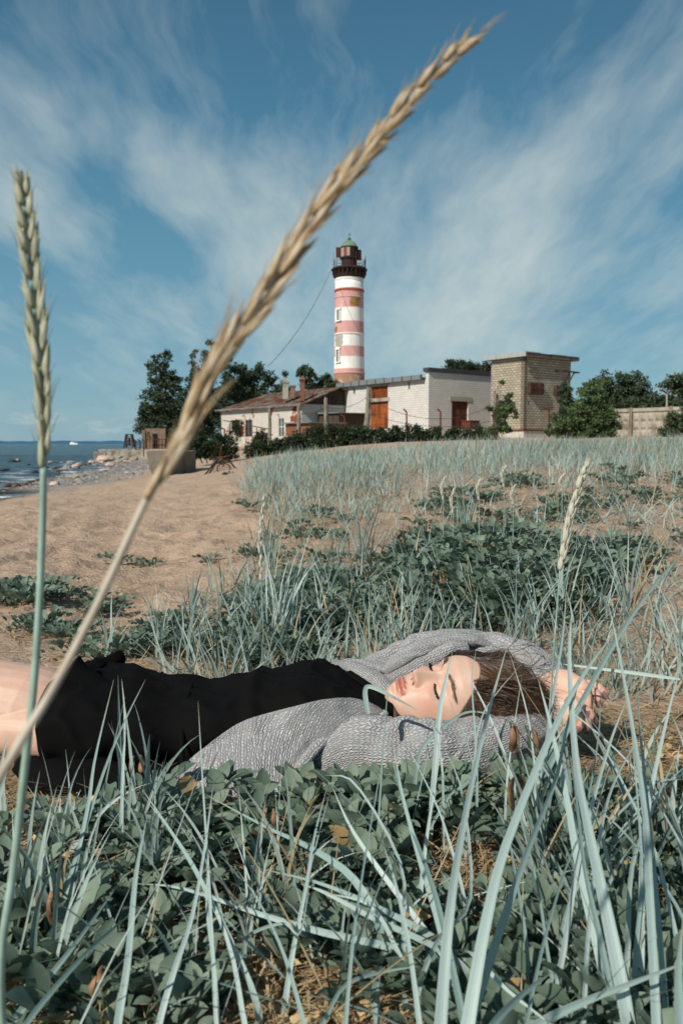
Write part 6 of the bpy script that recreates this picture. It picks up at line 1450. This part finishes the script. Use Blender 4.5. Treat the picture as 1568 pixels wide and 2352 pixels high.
lips=np.where(fr&(s<.0238),sm(c,cdn-.0006,cdn+.0010)*sm(c,cup+.0006,cup-.0008),0); mixc(lips*.92,(.50,.17,.125)); mixc(np.where(fr,np.exp(-((c+.0683)/.0011)**2)*sm(s,.024,.021),0)*.8,(.20,.03,.02))
mixc(np.where(fr,G(s,c,.0065,-.0462,.0032,.0024),0)*1.3,(.10,.03,.02))
lid=-.0065-.0028*(1-((s-.0315)/.014)**2); mixc(np.where(fr,np.exp(-((c-lid)/.0011)**2)*np.exp(-((s-.0315)/.0135)**6),0),(.05,.025,.02))
hlv=(c*.75-b*.66)-hthr(a); mixc(sm(hlv,-.001,.004)*ishead,(.045,.026,.017))
for (p_,d_,o_) in NAILS:
    rel=co_-p_; al=rel@d_; up_=rel@o_; ls=np.linalg.norm(rel-al[:,None]*d_-up_[:,None]*o_,axis=1); mixc((np.abs(al-.001)<.0062)&(ls<.0052)&(up_>-.004),(.03,.055,.10))
    mixc(.35*np.exp(-(np.linalg.norm(rel,axis=1)/.012)**2),(.62,.25,.18))
for k in ((1300,1595,1.45),(1330,1600,1.43),(1340,1650,1.38)): mixc(.3*np.exp(-(np.linalg.norm(co_-P(*k),axis=1)/.03)**2),(.62,.27,.2))
at=ev.attributes.new('skin','FLOAT_COLOR','POINT'); at.data.foreach_set('color',np.concatenate([col,np.ones((n,1))],1).astype(np.float32).ravel())
sw_=lips*1.0; at=ev.attributes.new('gloss','FLOAT','POINT'); at.data.foreach_set('value',sw_.astype(np.float32))
skm=M_('skin',.48,.4); skm.set('Base Color',skm.attr('skin','Color')); skm.set('Roughness',skm.n('MapRange',{0:skm.attr('gloss'),1:0.0,2:1.0,3:.50,4:.25}).outputs[0])
skm.b.inputs['Subsurface Weight'].default_value=.12; skm.b.inputs['Subsurface Radius'].default_value=(.012,.005,.003); skm.b.inputs['Subsurface Scale'].default_value=.6
skm.bump(skm.noise(900,skm.coord(),3,.6),.08,.001)
ev.materials.clear(); ev.transform(Matrix.Translation(-Vector(PO))); ev.name='body'
body=link('body',ev,skm.m,per); body.data.polygons.foreach_set('use_smooth',np.ones(len(ev.polygons),bool))
# ---- strands
def strands(name,paths,rad,mat,n=3,parent=per,rnd=None):
    """paths (N,K,3)"""
    N,K,_=paths.shape; T=np.gradient(paths,axis=1); T/=np.linalg.norm(T,axis=2)[...,None]+1e-9
    ref=np.array([.3,.5,.8]); A=np.cross(T,ref); A/=np.linalg.norm(A,axis=2)[...,None]+1e-9; B=np.cross(T,A); s=np.linspace(0,1,K); tp=(1-s**3)*.85+.15
    r=(rad if np.ndim(rad) else np.full(N,rad))[:,None]*tp[None]; rows=[]
    for k in range(n):
        t=k/n*2*math.pi; rows.append(paths+A*(math.cos(t)*r)[...,None]+B*(math.sin(t)*r)[...,None])
    V=np.stack(rows,2).reshape(-1,3)-PO; f=[(i*n+k,i*n+(k+1)%n,(i+1)*n+(k+1)%n,(i+1)*n+k) for i in range(K-1) for k in range(n)]
    Fq=(np.array(f)[None]+np.arange(N)[:,None,None]*K*n).reshape(-1,4); rnd=rng.random(N) if rnd is None else rnd
    return link(name,me_np(name,V,Fq,attrs={'rnd':np.repeat(rnd,K*n)}),mat,parent)
hm=M_('brown_hair',.34,.55); hm.set('Base Color',hm.ramp(hm.attr('rnd'),[(0,(.030,.015,.008)),(.55,(.080,.042,.022)),(1,(.20,.11,.055))]))
N=20000; aa=rng.uniform(-.075,.075,N*6); ccr=rng.uniform(-.07,.117,N*6); f_,b_,w_=prof_(ccr); th=rng.uniform(0,2*math.pi,N*6)
b0=(f_+b_)/2;h_=f_-b0; n_e=2.35; ct,st_=np.cos(th),np.sin(th); rr=(np.abs(ct)**n_e+np.abs(st_)**n_e)**(-1/n_e); aa=w_*st_*rr; bb=b0+h_*ct*rr
ok=((ccr*.75-bb*.66)>hthr(aa))&(bb>-.08); rt=np.stack([aa,bb,ccr],1)[ok][:N]; N=len(rt)
lock=rng.integers(0,150,N); lk=rng.normal(size=(150,3))
# group by nearest lock centre for coherent strands
lc=rt[rng.integers(0,N,150)]; lock=np.argmin(((rt[:,None]-lc[None])**2).sum(-1),1)
p=rt.copy(); off=rng.uniform(.003,.022,N)*(1+1.1*(rt[:,0]<0))*np.clip((rt[:,2]*.75-rt[:,1]*.66)/.04,.25,1); nrm=rt-np.array([0,-.01,.015]); nrm/=np.linalg.norm(nrm,axis=1)[:,None]
gl=np.array([0,0,-1.0])@HM.T; part=-.030     # parting line position (her right side)
sd=np.where(rt[:,0]>part,1.0,-1.0)
flow=np.stack([sd*.62+lk[lock,0]*.07,-.75+lk[lock,1]*.06,.28+lk[lock,2]*.06],1)
v=flow-(flow*nrm).sum(1)[:,None]*nrm; v+=nrm*.35; v/=np.linalg.norm(v,axis=1)[:,None]; K=26; ln=rng.uniform(.13,.235,N); rows=[p.copy()]
marg=.003+.006*rng.random(N)+np.where(rng.random(N)<.07,.018*rng.random(N),0); curl=rng.uniform(0,6.3,150)[lock]; cam_=rng.uniform(.0,.055,150)[lock]
for k in range(1,K):
    t=k/K; grav=.10+.22*t
    fl=np.stack([sd*(.35-.5*t),np.full(N,-.35),np.full(N,.25-.1*t)],1)
    wob=np.stack([np.sin(t*9+curl),np.cos(t*8+curl*2),np.sin(t*7+curl*3)],1)*cam_[:,None]*(1+2*t)
    v=v*.9+fl*.10+gl*grav+wob; v/=np.linalg.norm(v,axis=1)[:,None]; p=p+v*(ln/K)[:,None]
    d=(p-np.array([0,-.010,.014])); sc=np.array([.0755,.0935,.102])+(off+.004)[:,None]*min(1,.3+t*3); e_=np.linalg.norm(d/sc,axis=1); ins=e_<1
    p=np.where(ins[:,None],np.array([0,-.010,.014])+d/np.maximum(e_,1e-3)[:,None],p)
    # keep the hair off the face: push back behind the hairline plane
    hl=(p[:,2]*.75-p[:,1]*.66)-(hthr(p[:,0])-marg); bad=hl<0; p=np.where(bad[:,None],p-hl[:,None]*np.array([0,-.66,.75]),p)
    w=h2w(p); low=w[:,2]<.012; w[:,2]=np.where(low,.012+rng.random(N)*.004,w[:,2]); p=w2h(w); rows.append(p.copy())
paths=h2w(np.stack(rows,1))
hair=strands('hair',paths,rng.uniform(.00025,.00050,N),hm.m,rnd=np.clip(.5*rng.random(150)[lock]+.5*rng.random(N),0,1))
# loose curls
r_=random.Random(4); cp_=[]
for i in range(34):
    s0=P(r_.uniform(1120,1215),r_.uniform(1475,1560),1.45); a0=r_.uniform(-.6,1.0); pts=[s0]; 
    for k in range(1,26): a0+=r_.choice([-.16,-.12]) if i%3 else r_.uniform(-.1,.15); pts.append(pts[-1]+np.array([math.cos(a0)*.0045,r_.uniform(-.0008,.0008),math.sin(a0)*.0045]))
    cp_.append(np.array(pts))
strands('loose_hair',np.array(cp_),.0005,hm.m,parent=hair)
# lower hair mass spread on the ground toward the right
N2=5200; s0=np.stack([rng.uniform(1085,1190,N2),rng.uniform(1560,1640,N2),rng.uniform(1.36,1.42,N2)],1); rows=[]
pp=np.array([P(*q) for q in s0]); dirn=np.stack([np.full(N2,.92),rng.normal(0,.12,N2),rng.normal(-.12,.16,N2)],1); curl=rng.uniform(0,6.3,40)[rng.integers(0,40,N2)]
for k in range(22):
    rows.append(pp.copy()); t=k/22; dirn=dirn+np.stack([0*curl,np.sin(curl+t*6)*.05,-.035+np.cos(curl*1.3+t*7)*.08],1); dirn/=np.linalg.norm(dirn,axis=1)[:,None]; pp=pp+dirn*.0036; pp[:,2]=np.maximum(pp[:,2],.02)
strands('hair_ends',np.stack(rows,1),rng.uniform(.0003,.0005,N2),hm.m,parent=hair)
# brows and lashes
brm=simple('brow_hair',(.15,.095,.065),.6); lashm=simple('lash',(.02,.014,.011),.5)
for sg in (-1,1):
    bp=[];lp=[]
    for i in range(160):
        t=rng.random(); a=.0125+.041*t; c=.0165+.0085*math.sin(min(1,t*1.15)*2.2)-.0035*t+rng.normal()*(.0020*(1-.55*t)); L=.0075*rng.uniform(.7,1.1)
        da,dc=(.6+.4*t),(.8-1.05*t); nn=math.hypot(da,dc); pts=[]
        for k in range(4): aa_=a+da/nn*L*k/3; c2=c+dc/nn*L*k/3; pts.append([sg*aa_,float(headb(np.array(aa_),np.array(c2)))+.0006+.0009*math.sin(k),c2])
        bp.append(h2w(np.array(pts)))
    for i in range(95):
        t=rng.random(); a=.0185+.027*t; c=-.0065-.0028*(1-((a-.0315)/.014)**2)+rng.normal()*.0003; L=.0085*rng.uniform(.7,1.1)*(.7+.5*t); pts=[]; b0_=float(headb(np.array(a),np.array(c)))
        for k in range(5): u_=k/4; pts.append([sg*(a+(t-.35)*.006*u_),b0_+.0012+L*.65*u_,c-L*.75*u_+L*.25*u_*u_])
        lp.append(h2w(np.array(pts)))
    strands('eyebrow',np.array(bp),.00036,brm); strands('eyelashes',np.array(lp),.00042,lashm)
# ---- playsuit
bk=M_('black_crepe',.85,.15); bk.set('Base Color',bk.mix(bk.noise(300,bk.coord(),2,.5),(.0035,.0034,.0036),(.0065,.0063,.0065))); bk.bump(bk.noise(700,bk.coord(),2,.6),.25,.001)
bk.b.inputs['Specular IOR Level'].default_value=.05
def wr(x,th): return .012*(fbm(np.full_like(th,x*9)+np.sin(th)*.8,np.cos(th)*2.5+x*5,8,3)-.5)+.011*(1-2*np.abs(vn(x*16+np.cos(th)*2.2,np.cos(th)*3.5-x*9+np.sin(th),19)-.5))**3-.004+.010*np.exp(-((x+.145+.02*np.sin(th))/.012)**2)+.004*np.sin(x*60+np.cos(th)*3)*np.exp(-((x+.3)/.15)**2)
stc=[(-.522,1.49,.070,.160,.066),(-.50,1.49,.070,.170,.068),(-.42,1.49,.066,.164,.063),(-.30,1.485,.060,.140,.057),(-.20,1.48,.060,.136,.061),(-.10,1.475,.064,.142,.070),(-.06,1.472,.064,.144,.071),(0,1.47,.062,.142,.065),(.04,1.468,.062,.134,.058),(.07,1.466,.064,.112,.052),(.093,1.462,.060,.09,.050)]
V,Fq=loft(stc,150,120,.005,wr); sb_=MB(PO); sb_.add(V,[f[::-1] for f in Fq])
def legtube(path,rad,seed):
    q=spline(path,40); T=np.gradient(q,axis=0); T/=np.linalg.norm(T,axis=1)[:,None]; n=72; th=np.linspace(0,2*math.pi,n,endpoint=False); rows=[]
    for lay in (0,1):
        for i in (range(40) if lay==0 else range(39,30,-1)):
            A=np.cross(T[i],(0,0,1.0)); A/=np.linalg.norm(A); B=np.cross(A,T[i]); s=i/39; r=np.interp(s,np.linspace(0,1,len(rad)),rad)
            fl=(.013*np.sin(th*5+seed)+.008*np.sin(th*9+seed*2))*s**2; rr=r+fl-(.003 if lay else 0)
            rows.append(q[i]+A*(np.cos(th)*rr)[:,None]+B*(np.sin(th)*rr)[:,None]+T[i]*(.012*np.sin(th*3+seed)*s**3)[:,None])
    m=len(rows); V=np.concatenate(rows); Fq=[(i*n+j,i*n+(j+1)%n,(i+1)*n+(j+1)%n,(i+1)*n+j) for i in range(m-1) for j in range(n)]; sb_.add(V,Fq)
legtube([P(360,1690,1.45),P(240,1680,1.45),P(170,1662,1.45),P(124,1650,1.45)],[.03,.088,.094,.102],1.0)
legtube([(-.34,1.54,.035),(-.44,1.56,.050),(-.50,1.575,.060),(-.522,1.58,.072)],[.02,.066,.082,.094],2.6)
# skirt-like cloth lying beside the near hip
cl=spline([P(420,1790,1.32),P(300,1800,1.31),P(200,1790,1.31),P(110,1775,1.33),P(55,1752,1.36)],30); sb_.tube(cl,np.interp(np.linspace(0,1,30),[0,.3,.7,1],[.03,.045,.045,.022]),24,noise=.5,flat=.7)
# collar and strap
sb_.tube(spline([P(800,1545,1.52),P(850,1580,1.46),P(888,1628,1.41),P(885,1650,1.39),P(850,1640,1.40)],20),.009,10,flat=.45,noise=.3)
suit=sb_.build('playsuit',bk.m,per,smooth=True)
mb=MB(PO); mb.tube(spline([P(420,1795,1.285),P(418,1700,1.335),P(425,1620,1.40),P(440,1570,1.47)],24),.0045,8,noise=.4,flat=.5); mb.build('side_seam',bk.m,suit,smooth=True)
# ---- cardigan
kn=M_('grey_tweed_knit',.95,.1); uv=kn.n('TexCoord').outputs['UV']; sx=kn.n('SeparateXYZ',{0:uv}).outputs
wn=kn.n('SeparateXYZ',{0:kn.n('VectorMath',{0:kn.noise(40,uv,2,.5,0,'Color'),1:(.5,.5,.5)},operation='SUBTRACT').outputs[0]}).outputs
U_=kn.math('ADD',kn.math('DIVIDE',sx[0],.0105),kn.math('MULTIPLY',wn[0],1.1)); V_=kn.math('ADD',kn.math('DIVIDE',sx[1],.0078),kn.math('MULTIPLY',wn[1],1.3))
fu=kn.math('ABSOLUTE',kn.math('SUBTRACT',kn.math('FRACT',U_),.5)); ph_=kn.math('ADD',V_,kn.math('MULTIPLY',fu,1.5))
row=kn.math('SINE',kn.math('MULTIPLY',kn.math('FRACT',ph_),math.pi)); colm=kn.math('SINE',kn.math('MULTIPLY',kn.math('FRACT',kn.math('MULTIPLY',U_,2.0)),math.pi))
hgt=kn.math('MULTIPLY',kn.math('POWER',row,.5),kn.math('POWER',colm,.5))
cell=kn.n('CombineXYZ',{0:kn.math('FLOOR',kn.math('MULTIPLY',U_,2.0)),1:kn.math('FLOOR',ph_),2:0.0}).outputs[0]
rn=kn.n('TexWhiteNoise',{'Vector':cell}).outputs['Value']
yc=kn.ramp(rn,[(0,(.31,.32,.34)),(.3,(.41,.415,.425)),(.7,(.50,.50,.495)),(.86,(.34,.40,.44)),(.91,(.42,.26,.20)),(.95,(.44,.41,.38)),(1,(.60,.59,.57))])
fib=kn.noise(900,kn.coord(),3,.7); yc=kn.mix(.35,yc,kn.ramp(fib,[(.3,(.16,.16,.17)),(.7,(.85,.84,.82))])); yc=kn.mix(kn.math('MULTIPLY',kn.math('SUBTRACT',1.0,hgt),.30),yc,(.06,.06,.065))  # grooves between stitches get their shade darkened into the yarn colour
kn.set('Base Color',yc); kn.b.inputs['Sheen Weight'].default_value=.15; kn.bump(kn.math('ADD',hgt,kn.math('MULTIPLY',fib,.3)),1.0,.0030)
card=MB(PO)
nS,nT=110,60; top=spline(pth([(335,1885,1.245),(395,1785,1.30),(480,1708,1.345),(560,1655,1.385),(680,1621,1.425),(790,1604,1.445),(860,1614,1.44),(888,1640,1.41)]),nS)
bot=spline(pth([(345,1900,1.215),(440,1905,1.215),(540,1880,1.22),(610,1850,1.225),(672,1790,1.255),(730,1712,1.325),(800,1675,1.36),(888,1652,1.39)]),nS)
V=[];uvv=[]
for i in range(nS):
    for j in range(nT):
        t=j/(nT-1); p=top[i]*(1-t)+bot[i]*t; s=i/(nS-1); bl=math.sin(math.pi*t)*.030*math.sin(math.pi*min(1,s*1.15+.05))**.7
        p=p+np.array([0,-.5,.85])*bl; p=p+np.array([.1,-.6,.8])*(.016*(float(fbm(np.array(s*6+t*2.2),np.array(t*3-s*2),5,3))-.5)); V.append(p); uvv.append((s*.46+t*.05,t*.20+s*.16))
from mathutils.bvhtree import BVHTree
def bvh_of(o): m=o.data; return BVHTree.FromPolygons([v.co+Vector(PO) if False else Vector(v.co) for v in m.vertices],[tuple(p.vertices) for p in m.polygons])
trees=[bvh_of(body),bvh_of(suit)]; V=np.array(V); lift=np.zeros(len(V)); vd=[]
for i,p in enumerate(V):
    o_=Vector((0,0,CZ))-Vector(PO); d=(Vector(p-PO)-o_); L=d.length; d.normalize(); vd.append(np.array(d))
    for t_ in trees:
        h_=t_.ray_cast(o_,d,L+.02)
        if h_[0] is not None: lift[i]=max(lift[i],L-h_[3]+.007)
lf_=lift.reshape(nS,nT)
for _ in range(6):
    q_=np.pad(lf_,1,mode='edge'); lf_=np.maximum(lf_,0)*.3+.7*np.maximum((q_[:-2,1:-1]+q_[2:,1:-1]+q_[1:-1,:-2]+q_[1:-1,2:])/4,lf_*.98)
V=V-np.array(vd)*lf_.reshape(-1)[:,None]
fq=[(i*nT+j,i*nT+j+1,(i+1)*nT+j+1,(i+1)*nT+j) for i in range(nS-1) for j in range(nT-1)]
card.add(np.array(V),fq,np.array(uvv))
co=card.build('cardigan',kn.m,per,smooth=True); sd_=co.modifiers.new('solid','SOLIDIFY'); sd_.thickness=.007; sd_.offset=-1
def knit_tube(name,path,rad,flat=1.0,noise=.22,n=64,m=90,parent=co,label=None):
    q=spline(path,m); rr=np.interp(np.linspace(0,1,m),np.linspace(0,1,len(rad)),rad); Lq=np.concatenate([[0],np.cumsum(np.linalg.norm(np.diff(q,axis=0),axis=1))]); mb=MB(PO); mb.tube(q,rr,n,flat=flat,noise=noise)
    if rad[1]>.03:
        vv_=np.array(mb.v)+PO; rw=np.repeat(np.arange(m),n); cq=q[rw]; dq=vv_-cq; ang_=np.tile(np.arange(n)/n*2*math.pi,m); ll=Lq[rw]; fo_=fbm(ll*14+np.sin(ang_)*1.1,np.cos(ang_)*1.2+ll*3,41,2)-.5; fo2=1-2*np.abs(vn(ll*22+np.sin(ang_+1)*1.6,np.cos(ang_)*1.1,43)-.5); mb.v=(cq+dq*(1+.22*fo_-.10*fo2)[:,None]-PO).tolist()
    o=mb.build(name,kn.m,parent,smooth=True)
    if label: o['label']=label
    return o
knit_tube('ribbed_edge',pth([(893,1640,1.40),(845,1655,1.375),(795,1672,1.355),(735,1708,1.32),(690,1760,1.275),(655,1805,1.245),(600,1852,1.222)]),[.006,.011,.012,.012,.012,.012,.010],.7,.1,20,80)
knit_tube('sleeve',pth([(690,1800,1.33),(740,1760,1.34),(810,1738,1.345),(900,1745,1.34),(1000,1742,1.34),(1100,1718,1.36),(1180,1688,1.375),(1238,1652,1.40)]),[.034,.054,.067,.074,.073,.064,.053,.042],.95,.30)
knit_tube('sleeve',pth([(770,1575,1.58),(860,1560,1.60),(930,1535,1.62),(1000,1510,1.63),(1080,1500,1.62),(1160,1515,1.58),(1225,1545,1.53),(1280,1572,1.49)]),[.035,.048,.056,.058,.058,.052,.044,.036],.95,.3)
knit_tube('collar_fold',pth([(880,1545,1.52),(915,1518,1.54),(965,1490,1.56),(1030,1472,1.58),(1090,1470,1.58),(1130,1485,1.57)]),[.012,.022,.026,.024,.020,.010],.55,.2,32,70)
knit_tube('collar_fold',pth([(750,1540,1.58),(800,1533,1.58),(860,1535,1.57),(900,1545,1.54)]),[.02,.026,.024,.016],.6,.25,32,50)
knit_tube('collar_fold',pth([(765,1524,1.56),(815,1538,1.545),(862,1562,1.505),(888,1590,1.465),(892,1612,1.44)]),[.014,.022,.024,.022,.010],.6,.25,32,50)
knit_tube('collar_fold',pth([(872,1580,1.50),(925,1548,1.535),(980,1518,1.555),(1035,1494,1.56),(1075,1485,1.56)]),[.016,.028,.030,.026,.014],.8,.2,36,60)
knit_tube('cuff',pth([(1085,1690,1.315),(1040,1740,1.295),(985,1785,1.28),(935,1812,1.275)]),[.008,.011,.011,.006],.7,.2,20,50)
# fuzzy wool fibres along the outline
fz=[];r_=random.Random(9)
for pth_,rd in ((pth([(740,1700,1.36),(900,1680,1.33),(1050,1665,1.34),(1230,1640,1.4)]),.03),):
    q=spline(pth_,60)
    for i in range(260):
        p=q[r_.randrange(60)]+np.array([r_.gauss(0,.006),-.03+r_.gauss(0,.01),.02+r_.gauss(0,.008)]); d=np.array([r_.gauss(0,1),r_.gauss(-.6,.4),abs(r_.gauss(.6,.5))]); d/=np.linalg.norm(d); fz.append(np.array([p+d*.003*k+np.array([0,0,.0008*math.sin(k*2)]) for k in range(4)]))
# ================================================================ pieces that are repeated on a part become parts of their own
def split_islands(o,per=1):
    me=o.data; n=len(me.vertices); par=list(range(n))
    def fd(a):
        while par[a]!=a: par[a]=par[par[a]]; a=par[a]
        return a
    for p in me.polygons:
        v=p.vertices; r0=fd(v[0])
        for k in v[1:]:
            r1=fd(k)
            if r1!=r0: par[r1]=r0
    groups={}
    for p in me.polygons: groups.setdefault(fd(p.vertices[0]),[]).append(p)
    keys=sorted(groups); keys=[keys[i:i+per] for i in range(0,len(keys),per)]
    if len(keys)<2: return
    uvl=me.uv_layers[0] if me.uv_layers else None
    for i,ks in enumerate(keys):
        ps=[p for k in ks for p in groups[k]]; vs=sorted({v for p in ps for v in p.vertices}); mp_={v:j for j,v in enumerate(vs)}
        m2=bpy.data.meshes.new(o.name.split('.')[0]); m2.from_pydata([me.vertices[v].co[:] for v in vs],[],[[mp_[v] for v in p.vertices] for p in ps]); m2.update()
        for m in me.materials: m2.materials.append(m)
        m2.polygons.foreach_set('material_index',np.array([p.material_index for p in ps],np.int32)); m2.polygons.foreach_set('use_smooth',np.array([p.use_smooth for p in ps],bool))
        if uvl:
            l2=m2.uv_layers.new(name='UVMap'); l2.data.foreach_set('uv',np.array([c for p in ps for li in p.loop_indices for c in uvl.data[li].uv],np.float32))
        o2=bpy.data.objects.new(o.name.split('.')[0],m2); COL.objects.link(o2); o2.parent=o.parent; o2.location=o.location
    bpy.data.objects.remove(o)
for o in list(SC.objects):
    nm=o.name.split('.')[0]
    if o.type!='MESH' or o.parent is None: continue
    pn=o.parent.name.split('.')[0]
    if nm in ('fascia_rust_strip','lintel','vent_slot','shutter_hinge','opening','corbel','dentil','deck_crane') or (nm=='leg' and pn=='frame_tower'): split_islands(o)
